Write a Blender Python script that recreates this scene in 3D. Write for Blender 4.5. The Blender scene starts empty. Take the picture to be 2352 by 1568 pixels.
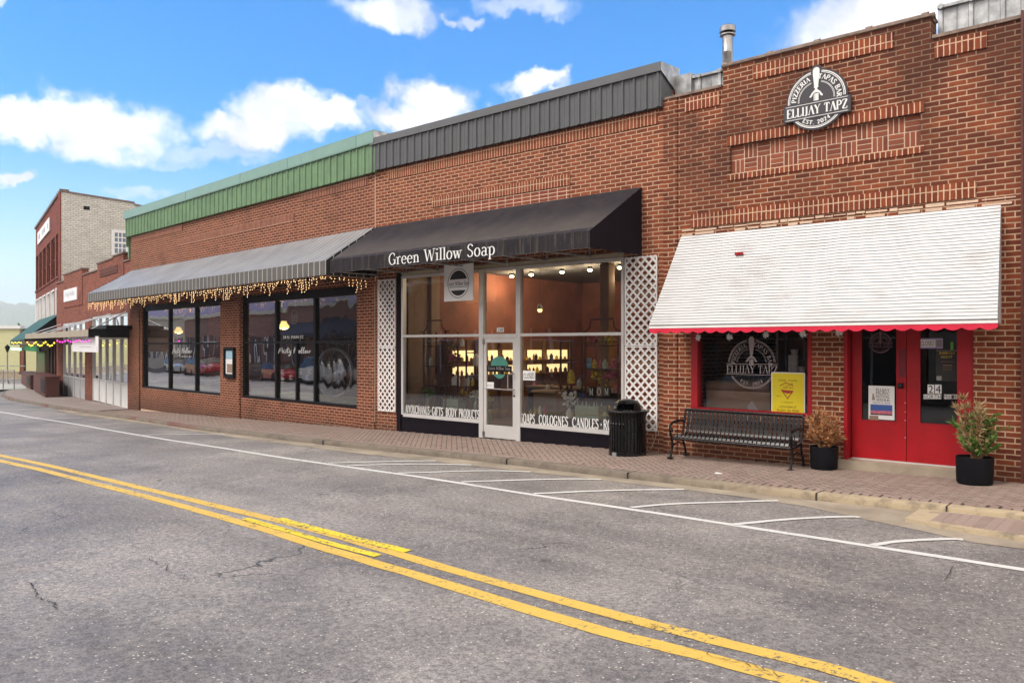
import bpy, math, random
from mathutils import Vector, Matrix
random.seed(7)
R = math.radians
scn = bpy.context.scene
COL = scn.collection

# ------------------------------------------------------------ camera / view
FPX, YAW, CX, CY = 1800.0, R(40.6), 1176.0, 792.0     # photo grid 2352 x 1568
CAM = Vector((0.0, -12.05, 1.88))
cam_d = bpy.data.cameras.new("camera")
cam = bpy.data.objects.new("camera", cam_d)
COL.objects.link(cam)
cam.location = CAM
cam.rotation_euler = (R(90), 0, YAW)
cam_d.sensor_width = 36
cam_d.lens = FPX / 2352 * 36
cam_d.shift_y = 8 / 2352
cam_d.clip_start = 0.05
cam_d.clip_end = 6000
scn.camera = cam
scn.view_settings.view_transform = 'Standard'
scn.view_settings.look = 'None'
scn.view_settings.exposure = 1.22
scn.view_settings.gamma = 1
scn.cycles.use_denoising = True
scn.cycles.max_bounces = 7
scn.cycles.diffuse_bounces = 3
scn.cycles.glossy_bounces = 3
scn.cycles.transmission_bounces = 4
scn.cycles.transparent_max_bounces = 12
scn.cycles.volume_bounces = 0
scn.cycles.caustics_reflective = False
scn.cycles.caustics_refractive = False
scn.cycles.sample_clamp_indirect = 6

def ray(px, py):
    u = px - CX
    return Vector((u*math.cos(YAW) - FPX*math.sin(YAW), u*math.sin(YAW) + FPX*math.cos(YAW), CY - py))

# ------------------------------------------------------------ node helpers
class NT:
    def __init__(s, tree):
        s.t = tree; s.n = tree.nodes; s.l = tree.links
    def add(s, kind, **kw):
        n = s.n.new(kind)
        for k, v in kw.items(): setattr(n, k, v)
        return n
    def put(s, sock, v):
        if isinstance(v, bpy.types.NodeSocket): s.l.new(v, sock)
        elif v is not None:
            if isinstance(v, (tuple, list)) and len(v) == 3 and sock.type == 'RGBA': v = tuple(v) + (1,)
            sock.default_value = v
    def m(s, op, a, b=None, c=None, clamp=False):
        n = s.add('ShaderNodeMath', operation=op, use_clamp=clamp)
        s.put(n.inputs[0], a); s.put(n.inputs[1], b); s.put(n.inputs[2], c)
        return n.outputs[0]
    def v(s, op, a, b=None, out=0):
        n = s.add('ShaderNodeVectorMath', operation=op)
        s.put(n.inputs[0], a); s.put(n.inputs[1], b)
        return n.outputs[out]
    def mix(s, f, a, b, blend='MIX'):
        n = s.add('ShaderNodeMix', data_type='RGBA', blend_type=blend)
        s.put(n.inputs[0], f); s.put(n.inputs[6], a); s.put(n.inputs[7], b)
        return n.outputs[2]
    def noise(s, vec, scale, detail=3, rough=.55, out=0):
        n = s.add('ShaderNodeTexNoise'); s.put(n.inputs['Vector'], vec)
        n.inputs['Scale'].default_value = scale; n.inputs['Detail'].default_value = detail
        n.inputs['Roughness'].default_value = rough
        return n.outputs[out]
    def ss(s, x, lo, hi):
        n = s.add('ShaderNodeMapRange', interpolation_type='SMOOTHSTEP')
        s.put(n.inputs[0], x); s.put(n.inputs[1], lo); s.put(n.inputs[2], hi)
        return n.outputs[0]
    def xyz(s, vec):
        n = s.add('ShaderNodeSeparateXYZ'); s.put(n.inputs[0], vec); return n.outputs
    def comb(s, x, y, z):
        n = s.add('ShaderNodeCombineXYZ')
        s.put(n.inputs[0], x); s.put(n.inputs[1], y); s.put(n.inputs[2], z); return n.outputs[0]
    def bump(s, h, strength, dist=.01):
        n = s.add('ShaderNodeBump'); s.put(n.inputs['Height'], h)
        n.inputs['Strength'].default_value = strength; n.inputs['Distance'].default_value = dist
        return n.outputs[0]

# ------------------------------------------------------------ world: sky with clouds
SUN_EL, SUN_AZ = R(52), R(205)      # azimuth of the sun, clockwise from +Y
w = bpy.data.worlds.new("World"); scn.world = w; w.use_nodes = True
T = NT(w.node_tree); T.n.clear()
sky = T.add('ShaderNodeTexSky', sky_type='NISHITA', sun_disc=False, sun_elevation=SUN_EL,
            sun_rotation=SUN_AZ, altitude=300, air_density=1.0, dust_density=.6, ozone_density=2.2)
gen = T.add('ShaderNodeTexCoord').outputs['Generated']
gx, gy, gz = T.xyz(gen)
az = T.m('ARCTAN2', gx, gy); el = T.m('ARCSINE', gz)
P = T.comb(az, el, 0.0)
w1 = T.v('SUBTRACT', T.noise(P, 7.0, 5, .6, out=1), (.5, .5, .5))
w2 = T.v('SUBTRACT', T.noise(P, 28.0, 5, .6, out=1), (.5, .5, .5))
sc1 = T.add('ShaderNodeVectorMath', operation='SCALE'); T.put(sc1.inputs[0], w1); sc1.inputs[3].default_value = .10
sc2 = T.add('ShaderNodeVectorMath', operation='SCALE'); T.put(sc2.inputs[0], w2); sc2.inputs[3].default_value = .05
Q = T.v('ADD', P, T.v('ADD', sc1.outputs[0], sc2.outputs[0]))
Q = T.v('MULTIPLY', Q, (1, 1, 0))
CLOUDS = [  # place in the sky (photo grid) : centre, half sizes, thickness
    (20, 280, 110, 48, 1), (120, 262, 60, 30, .9), (235, 300, 175, 66, 1), (190, 345, 60, 30, .8), (150, 325, 60, 40, .9),
    (655, 262, 110, 56, 1), (590, 315, 135, 46, 1), (745, 285, 100, 42, .95), (500, 365, 140, 20, .45), (400, 380, 70, 12, .3),
    (990, 232, 92, 50, 1), (960, 280, 110, 44, 1), (855, 250, 40, 22, .35),
    (1222, 176, 82, 29, 1), (30, 412, 42, 17, .9), (900, 20, 105, 42, .8), (1060, 38, 40, 18, .6), (1210, 0, 110, 28, .5),
    (2020, 35, 235, 90, 1), (2250, -20, 250, 80, 1), (1190, 236, 60, 14, .5), (320, 455, 50, 18, .45), (10, 18, 30, 26, .5)]
acc = None
for cx_, cy_, rx, ry, th in CLOUDS:
    d = ray(cx_, cy_).normalized(); a0 = math.atan2(d.x, d.y); e0 = math.asin(d.z)
    d1 = ray(cx_ + rx, cy_).normalized(); d2 = ray(cx_, cy_ - ry).normalized()
    ra = abs(math.atan2(d1.x, d1.y) - a0); re = abs(math.asin(d2.z) - e0)
    # stored as a direction: azimuth / elevation patch of sky
    q = T.v('MULTIPLY', T.v('SUBTRACT', Q, (a0 + .0, e0, 0)), (1/ra, 1/re, 0))
    ln = T.v('LENGTH', q, out=1)
    g = T.m('MULTIPLY', T.ss(ln, 1.34, .50), th)
    acc = g if acc is None else T.m('MAXIMUM', acc, g)
# unseen warm cloud cover added outside the view to raise the ambient light
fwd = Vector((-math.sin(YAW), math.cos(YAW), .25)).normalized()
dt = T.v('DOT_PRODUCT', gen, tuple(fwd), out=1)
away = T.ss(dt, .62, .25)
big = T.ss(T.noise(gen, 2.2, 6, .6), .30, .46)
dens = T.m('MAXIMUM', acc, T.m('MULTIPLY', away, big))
shade = T.noise(T.v('ADD', Q, (3, .35, 0)), 9.0, 4, .55)
ccol = T.mix(T.ss(shade, .38, .62), (1.0, 1.0, 1.02), (.66, .685, .73))
skyc = T.add('ShaderNodeHueSaturation'); T.put(skyc.inputs['Color'], T.mix(1., sky.outputs[0], (.76, .93, 1.10), 'MULTIPLY'))
skyc.inputs['Saturation'].default_value = 1.38; skyc.inputs['Value'].default_value = 1.08
# soft pale veil towards the horizon
veil = T.ss(gz, .30, -.02)
skyv = T.mix(T.m('MULTIPLY', veil, .38), skyc.outputs[0], (4.4, 5.4, 6.2))
cl = T.add('ShaderNodeVectorMath', operation='SCALE'); T.put(cl.inputs[0], ccol); cl.inputs[3].default_value = 6.3
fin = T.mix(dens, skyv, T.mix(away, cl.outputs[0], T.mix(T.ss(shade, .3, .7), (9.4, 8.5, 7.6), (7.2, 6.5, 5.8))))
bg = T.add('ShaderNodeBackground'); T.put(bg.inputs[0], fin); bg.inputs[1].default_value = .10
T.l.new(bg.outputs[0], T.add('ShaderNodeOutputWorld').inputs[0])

sun_d = bpy.data.lights.new("sun", 'SUN'); sun = bpy.data.objects.new("sun", sun_d); COL.objects.link(sun)
sun_d.energy = 1.1; sun_d.angle = R(18); sun_d.color = (1, .95, .88)
sd = Vector((math.sin(SUN_AZ)*math.cos(SUN_EL), math.cos(SUN_AZ)*math.cos(SUN_EL), math.sin(SUN_EL)))
sun.rotation_euler = sd.to_track_quat('Z', 'Y').to_euler()
sun.location = (0, -20, 30)

# ------------------------------------------------------------ frames (walls of the street) and ground
class Fr:
    def __init__(s, o, a):
        s.o = o; s.a = R(a); s.d = (math.cos(s.a), math.sin(s.a)); s.n = (-math.sin(s.a), math.cos(s.a))
    def hit(s, px, py=792, y=0):
        r = ray(px, py); den = r.x*s.n[0] + r.y*s.n[1]
        ox = s.o[0] + s.n[0]*y - CAM.x; oy = s.o[1] + s.n[1]*y - CAM.y
        t = (ox*s.n[0] + oy*s.n[1]) / den
        x = CAM.x + r.x*t - s.o[0]; yy = CAM.y + r.y*t - s.o[1]
        return (x*s.d[0] + yy*s.d[1], CAM.z + r.z*t)
    def s(s_, px, y=0): return s_.hit(px, 792, y)[0]
    def z(s_, px, py, y=0): return s_.hit(px, py, y)[1]
    def w(s, a, y=0): return (s.o[0] + s.d[0]*a + s.n[0]*y, s.o[1] + s.d[1]*a + s.n[1]*y)
F1 = Fr((0, 0), 0)
F2 = Fr((F1.s(862), 0), -4)
F3 = Fr(F2.w(F2.s(300)), -10)
F4 = Fr(F3.w(F3.s(141, .35), .35), -14.1)
GZ = [(-400, -.80), (-60, -.76), (-45.2, -.69), (-30.3, -.56), (-14.6, -.12), (-1.6, .09), (12, .24), (400, .3)]
def zg(x):
    for (a, za), (b, zb) in zip(GZ, GZ[1:]):
        if x <= b: return za + (zb - za)*max(0, (x - a))/(b - a)
    return GZ[-1][1]
KH = .10
def gp(px, py, off=0.0):
    """point of the ground (pavement level + off) seen at a place of the photo grid"""
    r = ray(px, py); z = off
    for _ in range(12):
        t = (z - CAM.z)/r.z; x = CAM.x + r.x*t; z = zg(x) + off
    return (CAM.x + r.x*t, CAM.y + r.y*t)

# ------------------------------------------------------------ object helpers
BASE = {}
def tag(o, label=None, cat=None, group=None, kind=None):
    for k, v in (('label', label), ('category', cat), ('group', group), ('kind', kind)):
        if v: o[k] = v
    return o
def thing(name, label, cat, F=F1, at=(0, 0, 0), group=None, rot=0):
    o = bpy.data.objects.new(name, None); COL.objects.link(o)
    x, y = F.w(at[0], at[1])
    o.location = (x, y, at[2]); o.rotation_euler = (0, 0, F.a + rot); o.empty_display_size = .2
    BASE[o.name] = Vector(at)
    return tag(o, label, cat, group)
class MB:
    def __init__(s): s.v = []; s.f = []
    def add(s, vs, fs):
        b = len(s.v); s.v += [tuple(p) for p in vs]; s.f += [tuple(i + b for i in f) for f in fs]
    def box(s, x0, x1, y0, y1, z0, z1):
        if x0 > x1: x0, x1 = x1, x0
        if y0 > y1: y0, y1 = y1, y0
        if z0 > z1: z0, z1 = z1, z0
        s.add([(x0,y0,z0),(x1,y0,z0),(x1,y1,z0),(x0,y1,z0),(x0,y0,z1),(x1,y0,z1),(x1,y1,z1),(x0,y1,z1)],
              [(0,3,2,1),(4,5,6,7),(0,1,5,4),(1,2,6,5),(2,3,7,6),(3,0,4,7)])
    def quad(s, a, b, c, d): s.add([a, b, c, d], [(0, 1, 2, 3)])
    def poly(s, pts): s.add(pts, [tuple(range(len(pts)))])
    def hexa(s, p):  # 8 points, bottom 4 then top 4
        s.add(p, [(0,3,2,1),(4,5,6,7),(0,1,5,4),(1,2,6,5),(2,3,7,6),(3,0,4,7)])
    def prism(s, pts, dv):  # polygon swept along dv
        n = len(pts); dv = Vector(dv)
        s.add([tuple(p) for p in pts] + [tuple(Vector(p) + dv) for p in pts],
              [tuple(range(n)), tuple(range(2*n - 1, n - 1, -1))] + [(i, i + n, (i + 1) % n + n, (i + 1) % n) for i in range(n)])
    def bar(s, a, b, w, h=None, up=(0, 0, 1)):
        a = Vector(a); b = Vector(b); h = h or w; d = (b - a).normalized(); up = Vector(up)
        if abs(d.dot(up)) > .98: up = Vector((1, 0, 0))
        sx = d.cross(up).normalized()*w/2; sz = sx.cross(d).normalized()*h/2
        q = [a - sx - sz, a + sx - sz, b + sx - sz, b - sx - sz, a - sx + sz, a + sx + sz, b + sx + sz, b - sx + sz]
        s.hexa(q)
    def tube(s, pts, r, n=8, caps=True):
        pts = [Vector(p) for p in pts]; rs = r if isinstance(r, (list, tuple)) else [r]*len(pts)
        b = len(s.v); pu = None
        for i, p in enumerate(pts):
            d = (pts[min(i + 1, len(pts) - 1)] - pts[max(i - 1, 0)])
            d = d.normalized() if d.length > 1e-9 else Vector((0, 0, 1))
            u = pu if pu else (Vector((0, 0, 1)) if abs(d.z) < .9 else Vector((1, 0, 0)))
            u = (u - d*u.dot(d)).normalized(); v = d.cross(u); pu = u
            for k in range(n):
                a = 2*math.pi*k/n; s.v.append(tuple(p + (u*math.cos(a) + v*math.sin(a))*rs[i]))
        for i in range(len(pts) - 1):
            for k in range(n):
                k2 = (k + 1) % n
                s.f.append((b + i*n + k, b + i*n + k2, b + (i + 1)*n + k2, b + (i + 1)*n + k))
        if caps:
            s.f.append(tuple(b + k for k in reversed(range(n)))); s.f.append(tuple(b + (len(pts) - 1)*n + k for k in range(n)))
    def lathe(s, prof, c=(0, 0, 0), n=24, a0=0, a1=360):
        full = abs(a1 - a0) >= 360; m = n if full else n + 1; b = len(s.v)
        for r, z in prof:
            for k in range(m):
                a = R(a0 + (a1 - a0)*k/n); s.v.append((c[0] + r*math.cos(a), c[1] + r*math.sin(a), c[2] + z))
        for i in range(len(prof) - 1):
            for k in range(n):
                k2 = (k + 1) % m if full else k + 1
                s.f.append((b + i*m + k, b + i*m + k2, b + (i + 1)*m + k2, b + (i + 1)*m + k))
    def ball(s, c, r, n=6, sq=1):
        prof = [(max(1e-4, r*math.cos(R(a))), r*sq*math.sin(R(a))) for a in [-90 + 180*i/n for i in range(n + 1)]]
        s.lathe(prof, c, n + 2)
    def ext(s, path, n0, closed=False): pass
    def build(s, name, mat, parent=None, smooth=False, kind=None, loc=None, label=None):
        me = bpy.data.meshes.new(name)
        off = BASE[root_of(parent).name] if parent is not None else Vector(loc or (0, 0, 0))
        me.from_pydata([(v[0] - off.x, v[1] - off.y, v[2] - off.z) for v in s.v], [], s.f)
        me.validate(clean_customdata=False); me.update()
        if smooth:
            me.polygons.foreach_set('use_smooth', [True]*len(me.polygons))
            if hasattr(me, 'set_sharp_from_angle'): me.set_sharp_from_angle(angle=R(38))
        me.materials.append(mat)
        o = bpy.data.objects.new(name, me); COL.objects.link(o)
        if parent is not None: o.parent = parent
        else: o.location = off
        tag(o, label, None, None, kind)
        return o
def root_of(o):
    while o.parent is not None: o = o.parent
    return o
def kids(o): return [c for c in bpy.data.objects if c.parent == o]
def copy_tree(o, parent=None):
    c = o.copy(); COL.objects.link(c)
    if parent is not None: c.parent = parent
    for ch in kids(o): copy_tree(ch, c)
    return c
APART = {'pier', 'soldier_course', 'parapet_step', 'coping', 'end_panel', 'side_walls', 'hinge', 'stall_riser', 'tube_light', 'interior_partition', 'cross_strap'}
def part(name, mat, parent, *boxes, **kw):
    if name in APART and len(boxes) > 1:
        for b in boxes: o = part(name, mat, parent, b, **kw)
        return o
    m = MB()
    for b in boxes: m.box(*b)
    return m.build(name, mat, parent, **kw)

# ------------------------------------------------------------ materials
def newmat(name):
    m = bpy.data.materials.new(name); m.use_nodes = True
    t = NT(m.node_tree); b = m.node_tree.nodes['Principled BSDF']
    return m, t, b
def pm(name, col, rough=.6, metal=0., var=.12, scale=3., bump=0., bscale=60., spec=.5, emit=None, es=0., coat=0., streak=0.):
    m, t, b = newmat(name)
    oc = t.add('ShaderNodeTexCoord').outputs['Object']
    n = t.noise(oc, scale, 4, .6)
    f = t.ss(n, .25, .75)
    dk = tuple(c*(1 - var) for c in col); lt = tuple(min(1, c*(1 + var)) for c in col)
    c = t.mix(f, dk, lt)
    if streak:
        st = t.noise(t.v('MULTIPLY', oc, (9, 9, .5)), 1.0, 4, .6)
        c = t.mix(t.m('MULTIPLY', t.ss(st, .45, .75), streak), c, tuple(x*.35 for x in col))
    t.put(b.inputs['Base Color'], c)
    t.put(b.inputs['Roughness'], t.m('ADD', rough - .06, t.m('MULTIPLY', n, .12)))
    b.inputs['Metallic'].default_value = metal
    b.inputs['Specular IOR Level'].default_value = spec
    b.inputs['Coat Weight'].default_value = coat
    if bump:
        t.put(b.inputs['Normal'], t.bump(t.noise(oc, bscale, 4, .6), bump, .01))
    if emit:
        b.inputs['Emission Color'].default_value = (*emit, 1); b.inputs['Emission Strength'].default_value = es
    return m
def brick(name, c1, c2, mortar, swap=False, bw=.222, bh=.074, ms=.0085, stain=.35, stain_col=(.03, .015, .012), bscale=1., wash=None, zst=None, offs=.5):
    m, t, b = newmat(name)
    oc = t.add('ShaderNodeTexCoord').outputs['Object']
    x, y, z = t.xyz(oc)
    wob = t.v('MULTIPLY', t.v('SUBTRACT', t.noise(oc, 9.0, 2, .5, out=1), (.5, .5, .5)), (.010, .010, .010))
    xy = t.m('ADD', x, y)
    base = t.comb(z, xy, 0.) if swap else t.comb(xy, z, 0.)
    bt = t.add('ShaderNodeTexBrick'); t.put(bt.inputs['Vector'], t.v('ADD', base, wob))
    bt.offset = 0. if swap else offs; bt.squash = 1
    for k, v in (('Scale', 1.), ('Mortar Size', ms), ('Mortar Smooth', .15), ('Bias', 0.), ('Brick Width', bw), ('Row Height', bh)):
        bt.inputs[k].default_value = v
    bt.inputs['Color1'].default_value = (*c1, 1); bt.inputs['Color2'].default_value = (*c2, 1); bt.inputs['Mortar'].default_value = (*mortar, 1)
    n1 = t.noise(oc, .9, 5, .6); n2 = t.noise(oc, 14., 4, .65)
    fac = bt.outputs['Fac']
    c = bt.outputs['Color']
    c = t.mix(.55, c, t.mix(t.ss(n2, .3, .7), (.72, .72, .72), (1.25, 1.2, 1.15)), 'MULTIPLY')
    # worn / pale patches over bricks and soot stains
    pale = t.m('MULTIPLY', t.ss(t.noise(t.v('ADD', oc, (7, 3, 1)), 2.6, 5, .7), .60, .80), .35)
    c = t.mix(pale, c, tuple(min(1, v*1.5 + .03) for v in c1))
    sm = t.ss(n1, .50, .72)
    if zst:
        zz = t.ss(z, zst[0], zst[1]); sm = t.m('MULTIPLY', t.ss(n1, .34, .60), zz)
    sm = t.m('MULTIPLY', sm, stain)
    c = t.mix(sm, c, stain_col)
    gr_ = t.m('MULTIPLY', t.ss(t.m('ADD', z, t.m('MULTIPLY', n1, .5)), .75, .1), .5); c = t.mix(gr_, c, (.045, .032, .026))
    if wash:
        wm = t.ss(t.noise(t.v('MULTIPLY', oc, (1, 1, .6)), 1.7, 6, .7), .40, .62)
        c = t.mix(t.m('MULTIPLY', t.m('MULTIPLY', wm, .8), t.m('SUBTRACT', 1., fac)), c, wash)
    t.put(b.inputs['Base Color'], c)
    b.inputs['Roughness'].default_value = .85; b.inputs['Specular IOR Level'].default_value = .25
    h = t.m('ADD', t.m('SUBTRACT', 1., fac), t.m('MULTIPLY', n2, .35))
    t.put(b.inputs['Normal'], t.bump(h, .75, .008))
    return m
BR1, BR2, MOR = (.25, .060, .034), (.135, .030, .020), (.56, .38, .27)
M = {}
M['brickT'] = brick('brick_tapas', (.28, .072, .030), (.13, .030, .016), (.54, .37, .25), zst=(3.0, 5.4), stain=.70, stain_col=(.05, .020, .014))
M['brickTv'] = brick('brick_tapas_soldier', (.27, .066, .029), (.15, .032, .017), (.64, .44, .30), swap=True, stain=.4)
M['brickS'] = brick('brick_soap', (.28, .078, .038), (.15, .038, .020), (.54, .37, .25), stain=.3)
M['brickSv'] = brick('brick_soap_soldier', (.28, .078, .038), (.18, .045, .022), (.60, .41, .28), swap=True, stain=.25)
M['brickSs'] = brick('brick_soap_stack', (.27, .075, .044), (.20, .05, .03), (.66, .48, .36), offs=0., stain=.2)
M['brickR'] = brick('brick_restaurant', (.225, .060, .030), (.125, .031, .017), (.48, .31, .21), stain=.38)
M['brickRv'] = brick('brick_restaurant_soldier', (.22, .058, .03), (.14, .034, .02), (.56, .37, .27), swap=True, stain=.3)
M['brick3'] = brick('brick_small', (.28, .072, .042), (.16, .040, .027), (.42, .25, .18), stain=.55, bh=.085, ms=.007)
M['brick4'] = brick('brick_tall', (.26, .060, .038), (.15, .036, .026), (.28, .14, .10), stain=.35, bh=.085, ms=.006)
M['brickW'] = brick('brick_whitewashed', (.72, .71, .66), (.60, .59, .54), (.30, .28, .25), stain=.28, stain_col=(.20, .18, .15), bw=.26, bh=.10, ms=.010)
M['weave'], t, b = newmat('brick_weave')
rnd = t.add('ShaderNodeNewGeometry').outputs['Random Per Island']
oc = t.add('ShaderNodeTexCoord').outputs['Object']
t.put(b.inputs['Base Color'], t.mix(.5, t.mix(rnd, (.17, .045, .024), (.30, .085, .042)), t.mix(t.noise(oc, 12, 4, .6), (.5, .5, .5), (1.3, 1.2, 1.1)), 'MULTIPLY'))
b.inputs['Roughness'].default_value = .85
t.put(b.inputs['Normal'], t.bump(t.noise(oc, 60, 4, .6), .5, .006))
M['mortar'] = pm('mortar', (.68, .50, .38), .9, bump=.3)
M['black'] = pm('black_paint', (.006, .005, .006), .5, spec=.15, bump=.05)
M['blackframe'] = pm('black_frame', (.008, .007, .009), .5, spec=.15)
M['plinth'] = pm('dark_plinth', (.009, .006, .011), .7, spec=.12, bump=.08, streak=.2)
M['iron'] = pm('glossy_black_steel', (.006, .005, .007), .28, spec=.35, coat=.0)
M['white'] = pm('white_paint', (.78, .78, .78), .5, var=.05)
M['whitealu'] = pm('pale_aluminium', (.66, .65, .65), .38, metal=.2, var=.05)
M['lattice'] = pm('white_lattice', (.82, .80, .80), .6, var=.08)
M['red'] = pm('red_door_paint', (.38, .001, .008), .38, var=.14, bump=.06, streak=.12, coat=.1)
M['redd'] = pm('red_frame_paint', (.34, .002, .010), .5, var=.1)
M['pink'] = pm('red_valance', (.62, .008, .045), .5, var=.08)
M['green'] = pm('green_panel', (.135, .245, .125), .45, var=.16, streak=.25)
M['greentrim'] = pm('green_trim', (.19, .33, .28), .4, var=.08)
M['charcoal'] = pm('charcoal_panel', (.085, .090, .100), .42, var=.08, streak=.15)
M['charcoaltrim'] = pm('charcoal_trim', (.105, .11, .12), .4, var=.06)
M['galv'] = pm('weathered_galvanised', (.42, .43, .44), .45, metal=.5, var=.35, scale=6, streak=.5)
M['pipe'] = pm('galvanised_pipe', (.36, .35, .35), .32, metal=.9, var=.45, streak=.4)
M['coping'] = pm('stained_coping', (.22, .16, .13), .8, var=.35, scale=8, bump=.3)
M['roof'] = pm('roofing', (.10, .10, .10), .8)
M['concrete'] = pm('concrete', (.36, .30, .23), .85, var=.18, scale=4, bump=.25)
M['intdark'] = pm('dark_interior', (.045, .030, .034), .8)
M['intred'] = pm('terracotta_plaster', (.22, .078, .048), .8, var=.3, scale=1.2)
M['inttan'] = pm('tan_plaster', (.30, .21, .15), .8)
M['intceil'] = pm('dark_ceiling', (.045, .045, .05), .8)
M['floorwood'] = pm('wood_floor', (.11, .055, .03), .5)
M['wood'] = pm('brown_wood', (.17, .085, .04), .55, var=.3)
M['palegreen'] = pm('pale_green_wood', (.48, .58, .44), .6)
M['leaf'] = pm('leaf_green', (.10, .20, .035), .6, var=.5, scale=12)
M['leafy'] = pm('leaf_yellow', (.40, .34, .06), .6, var=.4, scale=12)
M['dry'] = pm('dry_leaf', (.42, .20, .085), .7, var=.45, scale=14)
M['drystem'] = pm('dry_stem', (.22, .11, .05), .8)
M['pot'] = pm('dark_pot', (.007, .007, .010), .65, spec=.12, bump=.1)
M['soil'] = pm('soil', (.05, .03, .02), .9, bump=.5)
M['cream'] = pm('cream_wall', (.60, .60, .34), .7, var=.05)
M['beige'] = pm('beige_fascia', (.40, .34, .26), .6)
M['brownwood'] = pm('red_brown_paint', (.10, .025, .020), .6, var=.2)
M['paper'] = pm('white_paper', (.86, .86, .87), .6, var=.03)
M['yellowp'] = pm('yellow_poster', (.80, .66, .02), .5, var=.04)
M['ink'] = pm('dark_ink', (.02, .018, .02), .6)
M['olive'] = pm('olive_ink', (.20, .12, .01), .6)
M['redink'] = pm('red_ink', (.45, .04, .02), .6)
M['blueink'] = pm('blue_ink', (.05, .12, .40), .6)
M['teal'] = pm('teal_vinyl', (.06, .25, .20), .5)
M['vinyl'] = pm('white_vinyl', (.80, .80, .80), .5, var=.03)
M['vinylg'] = pm('grey_vinyl', (.30, .28, .29), .5, var=.05)
M['signdark'] = pm('sign_charcoal', (.045, .040, .050), .45, var=.06)
M['bulb'] = pm('warm_bulb', (1, .75, .45), .5, emit=(1, .58, .24), es=2.0)
M['bulby'] = pm('yellow_bulb', (1, .8, .1), .5, emit=(1, .72, .05), es=1.1)
M['bulbm'] = pm('magenta_bulb', (1, .1, .6), .5, emit=(1, .02, .55), es=.9)
M['bulbg'] = pm('green_light', (.1, 1, .3), .5, emit=(.1, 1, .35), es=3)
M['wire'] = pm('pale_wire', (.58, .46, .34), .6)
M['shade'] = pm('amber_glass_shade', (.9, .7, .3), .5, emit=(1, .72, .22), es=1.5)
M['spot'] = pm('spot_lamp', (1, .9, .6), .5, emit=(1, .80, .40), es=14)
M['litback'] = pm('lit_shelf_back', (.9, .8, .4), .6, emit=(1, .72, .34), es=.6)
M['pinkf'] = pm('pink_flower', (.55, .15, .22), .7, var=.4, scale=20)
M['yelf'] = pm('yellow_flower', (.65, .45, .05), .7, var=.4, scale=20)
M['bluef'] = pm('pale_blue_plush', (.25, .45, .62), .8)
M['cardb'] = pm('cardboard', (.33, .22, .14), .8)
M['rack'] = pm('bronze_rack', (.06, .016, .012), .5)
M['grey'] = pm('grey_curtain', (.42, .43, .45), .7, var=.12)
M['glassy'] = pm('jar_glass', (.35, .36, .33), .15, spec=.8)

def glass(name, refl=1.7, add=.02, wav=.0, wscale=1.2, tint=(.93, .95, .93)):
    m = bpy.data.materials.new(name); m.use_nodes = True; t = NT(m.node_tree); t.n.clear()
    oc = t.add('ShaderNodeTexCoord').outputs['Object']
    fr = t.add('ShaderNodeFresnel'); fr.inputs[0].default_value = 1.5
    g = t.add('ShaderNodeBsdfGlossy'); g.inputs['Roughness'].default_value = .0
    g.inputs['Color'].default_value = (.95, .95, .97, 1)
    if wav:
        nb = t.bump(t.noise(t.v('MULTIPLY', oc, (1, 1, .55)), wscale, 2, .4), wav, .02)
        t.put(g.inputs['Normal'], nb)
    tr = t.add('ShaderNodeBsdfTransparent'); tr.inputs[0].default_value = (*tint, 1)
    mx = t.add('ShaderNodeMixShader')
    t.put(mx.inputs[0], t.m('ADD', t.m('MULTIPLY', fr.outputs[0], refl), add, clamp=True))
    t.l.new(tr.outputs[0], mx.inputs[1]); t.l.new(g.outputs[0], mx.inputs[2])
    t.l.new(mx.outputs[0], t.add('ShaderNodeOutputMaterial').inputs[0])
    return m
M['glass'] = glass('shop_glass', 1.9, .04, .25, .9)
M['glassR'] = glass('restaurant_glass', 3.4, .20, .5, .8, (.75, .74, .78))
M['glassW'] = glass('old_wavy_glass', 2.4, .10, 1.0, 1.6, (.7, .7, .7))
M['glassT'] = glass('tapas_glass', 1.3, .02, .15, .8, (.85, .8, .8))
M['glassD'] = glass('upper_glass', 2.6, .10, .2, 1.0, (.6, .6, .62))

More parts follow.
